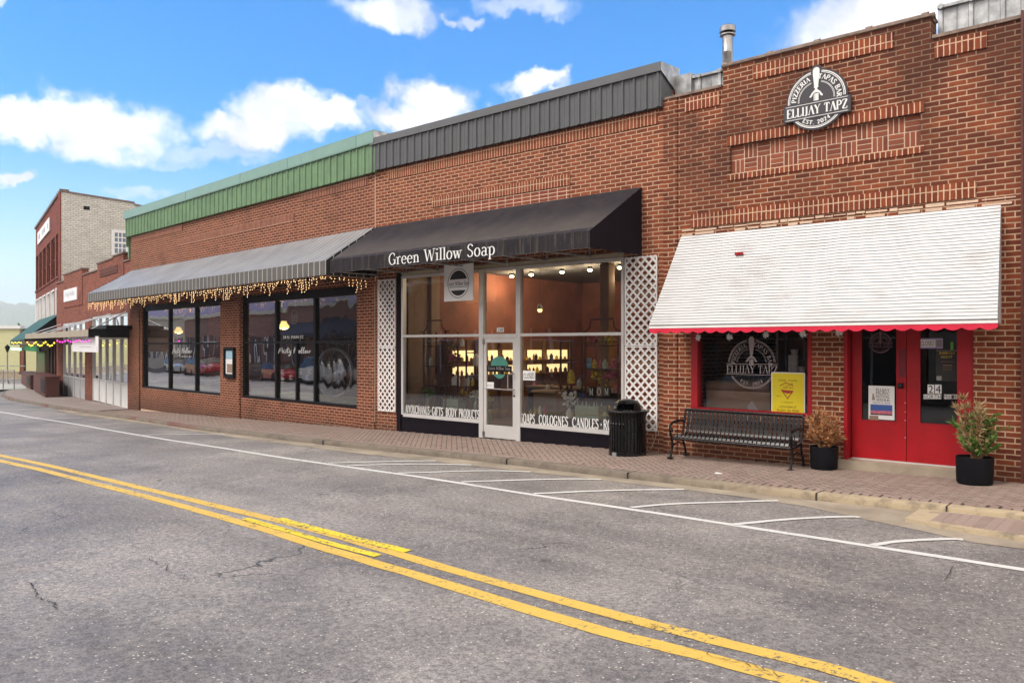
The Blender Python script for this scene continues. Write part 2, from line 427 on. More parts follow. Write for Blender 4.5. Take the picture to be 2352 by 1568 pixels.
# asphalt
def asphalt():
    m, t, b = newmat('asphalt')
    oc = t.add('ShaderNodeTexCoord').outputs['Object']
    n1 = t.noise(oc, .35, 5, .6); n2 = t.noise(oc, 2.2, 5, .65); n3 = t.m('ADD', t.m('MULTIPLY', t.noise(oc, 75, 4, .75), .6), t.m('MULTIPLY', t.noise(oc, 22, 3, .7), .4))
    c = t.mix(t.ss(n1, .3, .7), (.165, .155, .152), (.285, .266, .250))
    lane = t.noise(t.v('MULTIPLY', oc, (.12, 1.1, 1)), 1.0, 4, .6); c = t.mix(t.m('MULTIPLY', t.ss(lane, .48, .68), .38), c, (.105, .097, .095))
    c = t.mix(t.m('MULTIPLY', t.ss(t.noise(t.v('ADD', oc, (31, 5, 0)), .55, 5, .65), .52, .70), .22), c, (.27, .22, .17))
    c = t.mix(.6, c, t.mix(t.ss(n2, .3, .7), (.82, .82, .84), (1.15, 1.13, 1.1)), 'MULTIPLY')
    c = t.mix(.85, c, t.mix(t.ss(n3, .38, .62), (.42, .42, .43), (1.62, 1.58, 1.52)), 'MULTIPLY')
    vo = t.add('ShaderNodeTexVoronoi'); t.put(vo.inputs['Vector'], oc); vo.inputs['Scale'].default_value = 38
    rc = t.xyz(vo.outputs['Color'])
    fleck = t.m('MULTIPLY', t.ss(vo.outputs['Distance'], .34, .20), t.m('GREATER_THAN', rc[0], .885))
    c = t.mix(fleck, c, (.62, .57, .50))
    # small dark oil spots
    v2 = t.add('ShaderNodeTexVoronoi'); t.put(v2.inputs['Vector'], t.v('ADD', oc, t.v('MULTIPLY', t.noise(oc, 6, 3, .6, out=1), (.25, .25, 0)))); v2.inputs['Scale'].default_value = 1.1
    spot = t.m('MULTIPLY', t.ss(v2.outputs['Distance'], .12, .03), t.m('GREATER_THAN', t.xyz(v2.outputs['Color'])[1], .72))
    c = t.mix(t.m('MULTIPLY', spot, .75), c, (.022, .021, .022))
    # fine cracks: edges of large cells, present only in places
    v3 = t.add('ShaderNodeTexVoronoi', feature='DISTANCE_TO_EDGE')
    t.put(v3.inputs['Vector'], t.v('ADD', oc, t.v('MULTIPLY', t.noise(oc, 2.5, 4, .6, out=1), (.7, .7, 0)))); v3.inputs['Scale'].default_value = .33
    ck = t.m('MULTIPLY', t.ss(v3.outputs['Distance'], .0045, .0015), t.ss(t.noise(t.v('ADD', oc, (5, 9, 0)), .5, 3, .5), .52, .60))
    c = t.mix(t.m('MULTIPLY', ck, .8), c, (.02, .02, .02))
    t.put(b.inputs['Base Color'], c)
    b.inputs['Specular IOR Level'].default_value = .45
    t.put(b.inputs['Roughness'], t.m('ADD', .52, t.m('MULTIPLY', n2, .3)))
    h = t.m('ADD', n3, t.m('MULTIPLY', ck, -1.5))
    t.put(b.inputs['Normal'], t.bump(h, .55, .006))
    return m
M['asphalt'] = asphalt()
def paint(name, col, thr, soft=.06, under=(.11, .105, .10)):
    """worn road paint: shows asphalt where it has flaked off"""
    m, t, b = newmat(name)
    oc = t.add('ShaderNodeTexCoord').outputs['Object']
    n = t.m('ADD', t.m('MULTIPLY', t.noise(oc, 26, 5, .75), .72), t.m('MULTIPLY', t.noise(oc, 2.2, 4, .6), .28))
    f = t.ss(n, thr, thr + soft)
    c = t.mix(t.noise(oc, 3, 4, .6), tuple(x*.86 for x in col), tuple(min(1, x*1.1) for x in col))
    t.put(b.inputs['Base Color'], t.mix(f, c, under)); b.inputs['Roughness'].default_value = .62
    t.put(b.inputs['Normal'], t.bump(t.noise(oc, 80, 3, .6), .4, .005))
    return m
M['yellow'] = paint('yellow_road_paint', (.69, .45, .085), .545)
M['yellowold'] = paint('bright_yellow_patch', (.80, .60, .03), .53)
M['whiteline'] = paint('white_road_paint', (.66, .65, .62), .585)
def paverm():
    m, t, b = newmat('brick_pavers')
    oc = t.add('ShaderNodeTexCoord').outputs['Object']
    r = t.add('ShaderNodeNewGeometry').outputs['Random Per Island']
    c = t.mix(r, (.25, .180, .152), (.33, .240, .205))
    c = t.mix(t.m('MULTIPLY', t.ss(t.noise(oc, 1.2, 5, .6), .35, .7), .5), c, (.32, .26, .22))
    c = t.mix(.5, c, t.mix(t.noise(oc, 40, 4, .6), (.6, .6, .6), (1.3, 1.3, 1.3)), 'MULTIPLY')
    t.put(b.inputs['Base Color'], c); b.inputs['Roughness'].default_value = .75
    t.put(b.inputs['Normal'], t.bump(t.noise(oc, 70, 4, .6), .4, .006))
    return m
M['paver'] = paverm()
M['joint'] = pm('paver_joint', (.060, .046, .038), .9, bump=.4)
M['gutter'] = pm('gutter_concrete', (.30, .25, .19), .85, var=.28, scale=1.6, bump=.35, bscale=40)
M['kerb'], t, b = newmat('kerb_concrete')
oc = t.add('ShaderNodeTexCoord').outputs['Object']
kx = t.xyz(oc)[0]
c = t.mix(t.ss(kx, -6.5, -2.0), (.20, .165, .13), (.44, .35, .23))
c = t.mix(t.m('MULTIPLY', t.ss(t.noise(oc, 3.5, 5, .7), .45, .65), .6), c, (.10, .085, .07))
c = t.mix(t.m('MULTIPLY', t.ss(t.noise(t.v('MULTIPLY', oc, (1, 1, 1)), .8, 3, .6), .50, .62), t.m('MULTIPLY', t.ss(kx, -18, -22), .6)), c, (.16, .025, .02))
t.put(b.inputs['Base Color'], c); b.inputs['Roughness'].default_value = .85
t.put(b.inputs['Normal'], t.bump(t.noise(oc, 30, 5, .7), .5, .012))
M['grass'] = pm('grass', (.16, .26, .06), .9, var=.4, scale=2, bump=.5)
M['crack'] = pm('crack_fill', (.028, .027, .028), .8)

# ------------------------------------------------------------ lettering
def ln(a, b, c, d, wgt=None): return ('l', [(a, b), (c, d)], wgt)
def ar(cx, cy, rx, ry, a0, a1, n=14): return ('a', [(cx + rx*math.cos(R(a0 + (a1 - a0)*i/n)), cy + ry*math.sin(R(a0 + (a1 - a0)*i/n))) for i in range(n + 1)], None)
GL = {
 'A': (.80, [ln(.08,0,.40,1,0), ln(.40,1,.72,0,1), ln(.2,.33,.6,.33,0)], [(.08,0),(.72,0)]),
 '^': (.80, [ln(.08,0,.40,1,0), ln(.40,1,.72,0,1)], [(.08,0),(.72,0)]),
 'B': (.72, [ln(.15,0,.15,1,1), ar(.3,.75,.28,.24,90,-90), ar(.3,.26,.34,.26,90,-90), ln(.15,.99,.3,.99,0), ln(.15,.51,.3,.51,0), ln(.15,.01,.3,.01,0)], []),
 'C': (.78, [ar(.42,.5,.36,.5,42,318,20), ln(.70,.68,.70,.95,0)], []),
 'D': (.82, [ln(.15,0,.15,1,1), ar(.3,.5,.44,.49,90,-90,18), ln(.12,.99,.32,.99,0), ln(.12,.01,.32,.01,0)], []),
 'E': (.70, [ln(.16,0,.16,1,1), ln(.05,.98,.64,.98,0), ln(.16,.52,.5,.52,0), ln(.05,.02,.66,.02,0), ln(.64,.78,.64,.98,0), ln(.66,.02,.66,.24,0)], []),
 'F': (.66, [ln(.16,0,.16,1,1), ln(.05,.98,.62,.98,0), ln(.16,.52,.5,.52,0), ln(.62,.78,.62,.98,0)], [(.16,0)]),
 'G': (.84, [ar(.42,.5,.36,.5,42,330,20), ln(.72,.05,.72,.42,1), ln(.52,.42,.82,.42,0), ln(.70,.72,.70,.95,0)], []),
 'I': (.34, [ln(.17,0,.17,1,1)], [(.17,0),(.17,1)]),
 'J': (.46, [ln(.28,.2,.28,1,1), ar(.12,.2,.16,.22,0,-120,8)], [(.28,1)]),
 'L': (.64, [ln(.16,0,.16,1,1), ln(.05,.02,.6,.02,0), ln(.6,.02,.6,.26,0)], [(.16,1)]),
 'M': (.98, [ln(.14,0,.14,1,0), ln(.14,1,.48,.1,1), ln(.48,.1,.82,1,0), ln(.82,0,.82,1,1)], [(.14,0),(.82,0)]),
 'N': (.84, [ln(.14,0,.14,1,0), ln(.14,1,.7,0,1), ln(.7,0,.7,1,0)], [(.14,0),(.7,1)]),
 'O': (.86, [ar(.43,.5,.35,.5,0,360,26)], []),
 'P': (.70, [ln(.15,0,.15,1,1), ar(.3,.73,.32,.26,90,-90), ln(.12,.99,.32,.99,0), ln(.15,.47,.3,.47,0)], [(.15,0)]),
 'R': (.78, [ln(.15,0,.15,1,1), ar(.3,.75,.30,.24,90,-90), ln(.12,.99,.3,.99,0), ln(.15,.51,.3,.51,0), ln(.36,.5,.7,0,1)], [(.15,0),(.7,0)]),
 'S': (.64, [('a', [(.56,.82),(.48,.95),(.33,1.0),(.17,.94),(.11,.79),(.17,.63),(.33,.54),(.48,.44),(.56,.28),(.50,.09),(.33,0),(.17,.05),(.08,.2)], None)], []),
 'T': (.74, [ln(.37,0,.37,1,1), ln(.05,.98,.69,.98,0), ln(.05,.78,.05,.98,0), ln(.69,.78,.69,.98,0)], [(.37,0)]),
 'U': (.82, [ln(.16,.3,.16,1,1), ar(.42,.3,.27,.3,180,360,12), ln(.69,.3,.69,1,0)], [(.16,1),(.69,1)]),
 'V': (.80, [ln(.08,1,.40,0,1), ln(.40,0,.72,1,0)], [(.08,1),(.72,1)]),
 'W': (1.16, [ln(.08,1,.34,0,1), ln(.34,0,.58,.9,0), ln(.58,.9,.82,0,1), ln(.82,0,1.08,1,0)], [(.08,1),(.58,.9),(1.08,1)]),
 'Y': (.78, [ln(.08,1,.39,.48,1), ln(.39,.48,.70,1,0), ln(.39,0,.39,.48,1)], [(.08,1),(.70,1),(.39,0)]),
 'Z': (.70, [ln(.08,.98,.62,.98,0), ln(.62,.98,.08,.02,1), ln(.08,.02,.64,.02,0), ln(.08,.78,.08,.98,0), ln(.64,.02,.64,.24,0)], []),
 'H': (.84, [ln(.16,0,.16,1,1), ln(.68,0,.68,1,1), ln(.16,.5,.68,.5,0)], [(.16,0),(.16,1),(.68,0),(.68,1)]),
 '0': (.66, [ar(.33,.5,.26,.5,0,360,22)], []),
 '2': (.64, [('a', [(.1,.74),(.16,.92),(.32,1.0),(.48,.93),(.54,.76),(.46,.56),(.28,.32),(.1,.04)], None), ln(.1,.04,.58,.04,0)], []),
 '4': (.66, [ln(.46,0,.46,1,1), ln(.46,1,.06,.3,0), ln(.06,.3,.62,.3,0)], [(.46,0)]),
 'a': (.60, [ar(.27,.17,.19,.19,0,360,14), ln(.46,0,.46,.46,1), ar(.28,.44,.19,.2,0,150,10)], [(.5,0)]),
 'e': (.60, [ar(.30,.32,.24,.33,5,318,18), ln(.08,.35,.54,.35,0)], []),
 'i': (.32, [ln(.17,0,.17,.62,1), ln(.17,.84,.17,.97,1)], [(.17,0),(.11,.62)]),
 'l': (.32, [ln(.17,0,.17,1,1)], [(.17,0),(.11,1)]),
 'n': (.70, [ln(.16,0,.16,.62,1), ln(.54,0,.54,.42,1), ar(.35,.40,.19,.24,180,0,10)], [(.16,0),(.10,.62),(.54,0)]),
 'o': (.62, [ar(.31,.32,.24,.33,0,360,20)], []),
 'p': (.68, [ln(.16,-.34,.16,.62,1), ar(.34,.32,.24,.32,150,-150,16)], [(.16,-.34),(.10,.62)]),
 'r': (.52, [ln(.16,0,.16,.62,1), ar(.36,.40,.20,.24,170,50,8)], [(.16,0),(.10,.62)]),
 'w': (.86, [ln(.08,.62,.27,0,1), ln(.27,0,.44,.56,0), ln(.44,.56,.61,0,1), ln(.61,0,.78,.62,0)], [(.08,.62),(.44,.6),(.78,.62)]),
 '.': (.26, [ln(.12,0,.12,.12,1)], []), '*': (.5, [ln(.25,.36,.25,.58,2)], []), ' ': (.42, [], []),
}
def ribbon(pts, wf):
    out = []; n = len(pts)
    closed = n > 2 and math.hypot(pts[0][0] - pts[-1][0], pts[0][1] - pts[-1][1]) < 1e-6
    L, Rr = [], []
    for i, p in enumerate(pts):
        a = pts[i - 1] if i > 0 else (pts[-2] if closed else p)
        b = pts[i + 1] if i < n - 1 else (pts[1] if closed else p)
        dx, dy = b[0] - a[0], b[1] - a[1]; l = math.hypot(dx, dy) or 1
        wd = wf(dx/l, dy/l)/2; L.append((p[0] - dy/l*wd, p[1] + dx/l*wd)); Rr.append((p[0] + dy/l*wd, p[1] - dx/l*wd))
    for i in range(n - 1): out.append([L[i], Rr[i], Rr[i + 1], L[i + 1]])
    return out
def gpolys(ch, thick=.16, thin=.055):
    wd, st, sf = GL[ch]; out = []
    for kind, pts, wg in st:
        wf = (lambda dx, dy: thin + (thick - thin)*abs(dy)**1.5) if wg is None else ((lambda dx, dy, g=wg: thin if g == 0 else thick*(1.3 if g == 2 else 1)))
        out += ribbon(pts, wf)
    for x, y in sf:
        h = .05; y0 = y if y <= 0 or y < .3 else y - h
        out.append([(x - .15, y0), (x + .15, y0), (x + .15, y0 + h), (x - .15, y0 + h)])
    return wd, out
def text_w(s, sp=.06): return sum(GL[c][0] + sp for c in s)
def serif(mb, s, x0, z0, h, width=None, y=0., thick=.16, thin=.055, zfun=None, sp=.06):
    """serif lettering on the wall plane"""
    k = h; tot = text_w(s, sp)*k; sx = (width/tot) if width else 1.; x = x0
    for ch in s:
        wd, ps = gpolys(ch, thick, thin)
        for i, p in enumerate(ps):
            q = [(x + a*k*sx, y - i*.00015, z0 + b*k + (zfun(x) if zfun else 0)) for a, b in p]
            mb.poly(q)
        x += (wd + sp)*k*sx
def arc_text(mb, s, cx, cz, r, amid, h, y, cw=True, sp=.12, thick=.2, thin=.09):
    tot = text_w(s, sp)*h; ang = amid + (tot/2/r if cw else -tot/2/r)
    for ch in s:
        wd, ps = gpolys(ch, thick, thin); step = (wd + sp)*h/r
        mid = ang - step/2 if cw else ang + step/2
        ux, uz = math.cos(mid), math.sin(mid)
        tx, tz = (uz, -ux) if cw else (-uz, ux)
        nx, nz = (ux, uz) if cw else (-ux, -uz)
        for i, p in enumerate(ps):
            mb.poly([(cx + ux*r + tx*(a - wd/2)*h + nx*(b - .5)*h, y - i*.0001, cz + uz*r + tz*(a - wd/2)*h + nz*(b - .5)*h) for a, b in p])
        ang = ang - step if cw else ang + step
def sans(mb, s, x0, z0, h, width=None, y=0., shear=0.):
    cu = bpy.data.curves.new('t', 'FONT'); cu.body = s; cu.size = 1.
    ob = bpy.data.objects.new('t', cu); COL.objects.link(ob)
    bpy.context.view_layer.update()
    me = bpy.data.meshes.new_from_object(ob.evaluated_get(bpy.context.evaluated_depsgraph_get()))
    xs = [v.co.x for v in me.vertices]; ys = [v.co.y for v in me.vertices]
    if xs:
        k = h/.70; a = min(xs); sx = (width/(max(xs) - a)) if width else k
        mb.add([(x0 + (v.co.x - a)*sx + shear*v.co.y*k, y, z0 + v.co.y*k) for v in me.vertices], [tuple(p.vertices) for p in me.polygons])
    bpy.data.objects.remove(ob); bpy.data.meshes.remove(me); bpy.data.curves.remove(cu)
SCRIPT = [[(0,-.1),(.12,.5),(.2,.95),(.26,.25),(.46,1.02),(.5,.35),(.55,.0)], [(.68,.5),(.66,.12),(.74,.02),(.8,.1)], [(.69,.68),(.71,.74)],
 [(.98,.55),(.88,.42),(1.0,.22),(.92,.04),(.82,.08)], [(1.16,1.0),(1.1,.2),(1.16,.02),(1.24,.12)], [(.98,.66),(1.34,.74)],
 [(1.34,.52),(1.34,.12),(1.46,.1),(1.54,.52),(1.46,-.3),(1.32,-.5),(1.26,-.3)],
 [(1.98,1.0),(1.88,.0)], [(2.3,1.05),(2.2,.0)], [(1.8,.5),(2.1,.56),(2.4,.54)], [(2.5,.45),(2.44,.2),(2.52,.02),(2.62,.2),(2.58,.42),(2.5,.45)],
 [(2.84,1.05),(2.72,.3),(2.76,.02),(2.84,.1)], [(3.06,1.05),(2.94,.3),(2.98,.02),(3.06,.1)], [(3.2,.45),(3.14,.2),(3.22,.02),(3.32,.2),(3.28,.42),(3.2,.45)],
 [(3.46,.5),(3.44,.06),(3.56,.3),(3.6,.04),(3.74,.5)]]
def script(mb, x0, z0, h, width, y):
    k = width/3.8
    for st in SCRIPT:
        for i, p in enumerate(ribbon([(a*k + b*h*.12, b*h) for a, b in st], lambda dx, dy: h*(.09 + .11*abs(dy)))):
            mb.poly([(x0 + a, y - i*.0001, z0 + b) for a, b in p])

# ------------------------------------------------------------ ground, road, pavement
def strip(name, mat, A, B, za, zb, kind='structure', uv=None):
    m = MB(); n = len(A)
    m.add([(a[0], a[1], za(a[0])) for a in A] + [(b[0], b[1], zb(b[0])) for b in B],
          [(i, i + 1, n + i + 1, n + i) if True else None for i in range(n - 1)])
    # faces upward
    m.f = [tuple(reversed(f)) for f in m.f]
    return m.build(name, mat, kind=kind)
def dense(pts, step=1.0):
    out = []
    for (a, b) in zip(pts, pts[1:]):
        d = math.hypot(b[0] - a[0], b[1] - a[1]); n = max(1, int(d/step))
        out += [(a[0] + (b[0] - a[0])*i/n, a[1] + (b[1] - a[1])*i/n) for i in range(n)]
    return out + [pts[-1]]
def smooth(pts, it=2):
    for _ in range(it):
        q = [pts[0]]
        for a, b in zip(pts, pts[1:]): q += [(a[0]*.75 + b[0]*.25, a[1]*.75 + b[1]*.25), (a[0]*.25 + b[0]*.75, a[1]*.25 + b[1]*.75)]
        pts = q + [pts[-1]]
    return pts
def offset(pts, d):
    out = []
    for i, p in enumerate(pts):
        a = pts[max(0, i - 1)]; b = pts[min(len(pts) - 1, i + 1)]
        dx, dy = b[0] - a[0], b[1] - a[1]; l = math.hypot(dx, dy) or 1
        out.append((p[0] - dy/l*d, p[1] + dx/l*d))
    return out
road = MB()
xs = [-700, -300, -120, -60, -52] + [x for x in range(-45, 13)] + [20, 60, 300, 700]; ys = [-700, -200, -60, -30, -15, -8, -4, -2, 0, 10, 30, 100, 300, 900]
for x in xs:
    for y in ys: road.v.append((x, y, zg(x) - KH - (0.006 if y > -1 else 0)))
ny = len(ys)
for i in range(len(xs) - 1):
    for j in range(ny - 1): road.f.append((i*ny + j, (i + 1)*ny + j, (i + 1)*ny + j + 1, i*ny + j + 1))
tag(road.build('road', M['asphalt'], kind='structure'))

kpx = [(2352,1180),(2119,1157),(1802,1125),(1490,1090),(1310,1071),(1120,1049),(880,1025),(701,1007.5),(570,992),(438,978),(329,961),(210,945),(110,929.5),(0,910)]
kp = [gp(*p) for p in kpx]
kp = [(8, kp[0][1]), (2, kp[0][1])] + kp
kp += [(kp[-1][0] - 7, kp[-1][1] + 2.2), (kp[-1][0] - 16, kp[-1][1] + 7.5), (kp[-1][0] - 24, kp[-1][1] + 18), (kp[-1][0] - 26, kp[-1][1] + 40)]
kp = dense(smooth(kp, 1), .8)              # kerb face line, from right to left
kin = offset(kp, -.17)                     # towards the wall
zs = lambda x: zg(x)
zr = lambda x: zg(x) - KH
# pavement slab under pavers
wallpts = [F1.w(8, .05), F1.w(2, .05), F1.w(-6, .05), (F2.o[0], .05), F2.w(F2.s(300), .08), F3.w(F3.s(130), .1), F4.w(-16, .4), F4.w(-34, 3), F4.w(-42, 14)]
slab = MB(); n = len(kin)
def nearest_wall(p):
    best = None
    for a, b in zip(wallpts, wallpts[1:]):
        ax, ay = a; bx, by = b; dx, dy = bx - ax, by - ay
        t_ = max(0, min(1, ((p[0] - ax)*dx + (p[1] - ay)*dy)/(dx*dx + dy*dy)))
        q = (ax + dx*t_, ay + dy*t_); d = math.hypot(q[0] - p[0], q[1] - p[1])
        if best is None or d < best[0]: best = (d, q)
    return best[1]
wl = [nearest_wall(p) for p in kin]
slab.v = [(p[0], p[1], zg(p[0]) - .006) for p in kin] + [(q[0], q[1], zg(q[0]) - .006) for q in wl]
slab.f = [(i, n + i, n + i + 1, i + 1) for i in range(n - 1)]
slab.f = [tuple(reversed(f)) for f in slab.f]
slab_o = slab.build('sidewalk', M['joint'], kind='structure')
# kerb: rounded section
kb = MB(); prof = [(-.17, 0.0), (-.04, .001), (-.012, -.006), (0, -.028), (.004, -KH - .02)]
cols = [offset(kp, d) for d, _ in prof]
for j, (d, dz) in enumerate(prof):
    kb.v += [(p[0], p[1], zg(p[0]) + dz) for p in cols[j]]
n = len(kp)
for j in range(len(prof) - 1):
    for i in range(n - 1): kb.f.append((j*n + i, j*n + i + 1, (j + 1)*n + i + 1, (j + 1)*n + i))
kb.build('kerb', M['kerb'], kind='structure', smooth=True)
kj = MB()                                   # joints across the kerb
for px in (2119, 1802, 1490, 1120, 701):
    x = min(kp, key=lambda p: abs(p[0] - gp(px, dict(kpx)[px] if px in dict(kpx) else 1000)[0]))
    kj.box(x[0] - .006, x[0] + .006, x[1] - .02, x[1] + .18, zg(x[0]) - KH, zg(x[0]) + .0035)
kj.build('kerb_joints', M['crack'], kind='structure')
# gutter pan
gpx = [(2352,1266),(2212,1241.5),(1974,1189.5),(1786,1150.6),(1571,1124.5),(1380,1101.8),(1217,1084.6),(1083,1068.5),(880,1048),(700,1026),(529,1003),(330,972),(120,941)]
ge = [(8, -3.2), (1, -3.1)] + [gp(*p, off=-KH) for p in gpx]
ge = dense(smooth(ge, 1), .8)
kin2 = offset(kp, .003)
m = MB(); A = [p for p in kin2 if p[0] > ge[-1][0]]
def yat(poly, x):
    for a, b in zip(poly, poly[1:]):
        if min(a[0], b[0]) <= x <= max(a[0], b[0]) and abs(a[0] - b[0]) > 1e-6: return a[1] + (b[1] - a[1])*(x - a[0])/(b[0] - a[0])
    return poly[-1][1]
rg = random.Random(3)
m.v = [(p[0], p[1], zr(p[0]) + .012) for p in A] + [(p[0], min(yat(ge, p[0]) + rg.uniform(-.03, .03), p[1] - .05), zr(p[0]) + .004) for p in A]
n = len(A); m.f = [(i, i + 1, n + i + 1, n + i) for i in range(n - 1)]
m.build('gutter', M['gutter'], kind='structure')
# lower brick-paved apron with its own kerb, at the right
ap_out = [gp(*p, off=-.07) for p in [(2078,1192),(2150,1206),(2250,1222),(2352,1238)]]
ap_out = ap_out[::-1]; ap_out = [(6, ap_out[0][1] - .1)] + ap_out
ap_in = [(p[0], yat(kp, p[0]) - .008) for p in ap_out]; ap_in[-1] = (ap_out[-1][0], ap_out[-1][1] + .02)
ap_out = dense(ap_out, .5); ap_in = [(p[0], yat(kp, p[0]) - .008) for p in ap_out]
m = MB(); n = len(ap_out)
zo = lambda x: zg(x) - .055
m.v = [(p[0], p[1], zo(p[0])) for p in ap_in] + [(p[0], p[1], zo(p[0])) for p in ap_out] + [(p[0], p[1] - .01, zr(p[0]) - .01) for p in ap_out]
for j in range(2):
    for i in range(n - 1): m.f.append((j*n + i, j*n + i + 1, (j + 1)*n + i + 1, (j + 1)*n + i))
m.build('apron', M['kerb'], kind='structure')
m = MB(); x = ap_out[-1][0] + .25
while x < 2:
    y1 = yat(kp, x) - .06; y0 = yat(ap_out, x) + .12
    if y1 - y0 > .08: m.box(x, x + .092, y0, y1, zo(x) - .01, zo(x) + .004)
    x += .1
m.build('apron_pavers', M['paver'], kind='structure')

# pavers, herringbone at 45 degrees, with a header course along the kerb
pv = MB(); PA, PB, GAP = .20, .10, .018
c45 = math.cos(R(45))
def inside(x, y):
    if y > -.02 + (0 if x > F2.o[0] else math.tan(R(4))*(F2.o[0] - x)) - (.02): return False
    return y > yat(kin, x) + .125
def addpaver(cx, cy, ang, L=PA, W=PB):
    c, s_ = math.cos(ang), math.sin(ang); hl, hw = L/2 - GAP/2, W/2 - GAP/2
    j = rg.uniform(-.0012, .0012)
    P4 = [(cx + c*a - s_*b_, cy + s_*a + c*b_) for a, b_ in ((-hl, -hw), (hl, -hw), (hl, hw), (-hl, hw))]
    top = [(p[0], p[1], zg(p[0]) + j) for p in P4]; bot = [(p[0], p[1], zg(p[0]) - .012) for p in P4]
    pv.add(top + bot, [(0, 1, 2, 3), (0, 4, 5, 1), (1, 5, 6, 2), (2, 6, 7, 3), (3, 7, 4, 0)])
for i in range(-260, 60):
    for j in range(-60, 260):
        # herringbone on a .1 grid in rotated coordinates
        k = (i - j) % 4
        if k == 0: a, b_, ang = (i + 1)*PB, (j + .5)*PB, 0
        elif k == 3: a, b_, ang = (i + .5)*PB, (j + 1)*PB, 90
        else: continue
        x = (a - b_)*c45; y = (a + b_)*c45
        x -= 2; y -= 1
        if x < -30.2 or x > 3: continue
        if inside(x, y): addpaver(x, y, R(ang + 45))
hx = [p for p in dense(kin, .1) if -31 < p[0] < 3]
for a, b_ in zip(hx, hx[1:]):
    ang = math.atan2(b_[1] - a[1], b_[0] - a[0])
    mx, my = (a[0] + b_[0])/2 + math.sin(ang)*.103, (a[1] + b_[1])/2 - math.cos(ang)*.103
    addpaver(mx, my + .0, ang, L=.1, W=.2)
pv.build('sidewalk_pavers', M['paver'], kind='structure')
# plain paving further up the street and lawn/yard beyond the end of the row
m = MB(); sel = [i for i, p in enumerate(kin) if p[0] < -30]; n = len(sel)
m.v = [(kin[i][0], kin[i][1], zg(kin[i][0]) + .001) for i in sel] + [(wl[i][0], wl[i][1], zg(wl[i][0]) + .001) for i in sel]
m.f = [(i, i + 1, n + i + 1, n + i) for i in range(n - 1)]
m.build('sidewalk_far', pm('far_paving', (.27, .22, .20), .8, var=.12, scale=1.5, bump=.2), kind='structure')

def line(name, mat, px, wdt, lift, step=.5, jit=.006, cen=True):
    pts = dense(smooth([gp(x, y, -KH) for x, y in px], 2), step)
    A = [(p[0] + rg.uniform(-jit, jit), p[1] + rg.uniform(-jit, jit)) for p in offset(pts, wdt/2)]
    B = [(p[0] + rg.uniform(-jit, jit), p[1] + rg.uniform(-jit, jit)) for p in offset(pts, -wdt/2)]
    m = MB(); n = len(A)
    m.v = [(p[0], p[1], zr(p[0]) + lift) for p in A] + [(p[0], p[1], zr(p[0]) + lift) for p in B]
    m.f = [(i, n + i, n + i + 1, i + 1) for i in range(n - 1)]
    return m.build(name, mat, kind='structure')
def extend(px, k=1.3):
    a, b = px[-2], px[-1]; return px + [(b[0] + (b[0] - a[0])*k, b[1] + (b[1] - a[1])*k)]
YA = [(-200,1008),(0,1045),(263,1106),(570,1178.7),(767,1227),(995,1297),(1378,1403),(1514,1438),(1709,1488),(1875,1525),(1999,1564)]
YB = [(-200,1015),(0,1058),(263,1121.7),(438,1167),(640,1225),(718,1251),(848,1289),(995,1332),(1378,1450),(1585,1498),(1750,1544),(1825,1564)]
line('centre_line', M['yellow'], extend(YA), .145, .004)
line('centre_line', M['yellow'], extend(YB), .15, .004)
line('worn_centre_line', M['yellowold'], [(640,1191),(692,1206),(796,1233),(874,1251.5),(937,1267)], .115, .0075)
line('worn_centre_line', M['yellowold'], [(562,1191),(666,1221),(757,1248.5),(869,1277)], .10, .0075)
EL = [(-150,921),(0,945),(132,966),(307,998),(570,1039),(745,1065),(995,1099),(1220,1136),(1428,1166),(1723,1211.5),(1999,1254),(2352,1308)]
line('edge_line', M['whiteline'], extend(EL, .6), .10, .004)
H = [[(0,941),(120,939.3)], [(79,959.4),(189,959.4)], [(320,999.8),(395,996.7),(528,998)], [(754,1063.8),(880,1060),(1002,1058.5)],
     [(798,1070),(880,1067),(970,1065.6),(1083,1068)], [(913,1087),(1128,1080.3),(1217,1084)], [(1060,1107),(1292,1099.7),(1380,1101.5)],
     [(1226,1134),(1418,1125.8),(1571,1124.3)], [(1450,1166),(1543,1157),(1723,1152),(1786,1150)], [(1686,1205),(1813,1192),(1957,1186),(1974,1189)],
     [(2003,1253),(2061,1243),(2185,1237.5),(2212,1240)]]
for h in H: line('hatch_line', M['whiteline'], h, .085, .008, .3)
# long irregular cracks
cr = MB()
def crack(px, w0=.012, sub=9, amp=.05):
    pts = [gp(x, y, -KH) for x, y in px]; out = []
    for a, b in zip(pts, pts[1:]):
        for i in range(sub): out.append((a[0] + (b[0] - a[0])*i/sub + rg.gauss(0, amp*.45), a[1] + (b[1] - a[1])*i/sub + rg.gauss(0, amp*.45)))
    out.append(pts[-1]); wds = [w0*.34*rg.uniform(.1, 1.4) for _ in out]
    A = offset(out, 1); n = len(out)
    A = [(o[0] + (a[0] - o[0])*w_, o[1] + (a[1] - o[1])*w_) for o, a, w_ in zip(out, A, wds)]
    b0 = len(cr.v); cr.v += [(p[0], p[1], zr(p[0]) + .0125) for p in out] + [(p[0], p[1], zr(p[0]) + .0125) for p in A]
    cr.f += [(b0 + i, b0 + i + 1, b0 + n + i + 1, b0 + n + i) for i in range(n - 1)]
crack([(1500,1303),(1560,1325),(1640,1350),(1760,1383),(1850,1392),(1930,1398)], .018)
crack([(1378,1290),(1440,1300),(1500,1303)], .010)
crack([(1562,1330),(1540,1365)], .012)
crack([(1550,1460),(1580,1490),(1650,1515),(1720,1530),(1800,1560)], .016)
crack([(1378,1413),(1440,1432),(1500,1445),(1512,1437)], .012)
crack([(2190,1300),(2180,1318),(2168,1338)], .022, 6, .02)
crack([(0,1165),(60,1150),(160,1138)], .010)
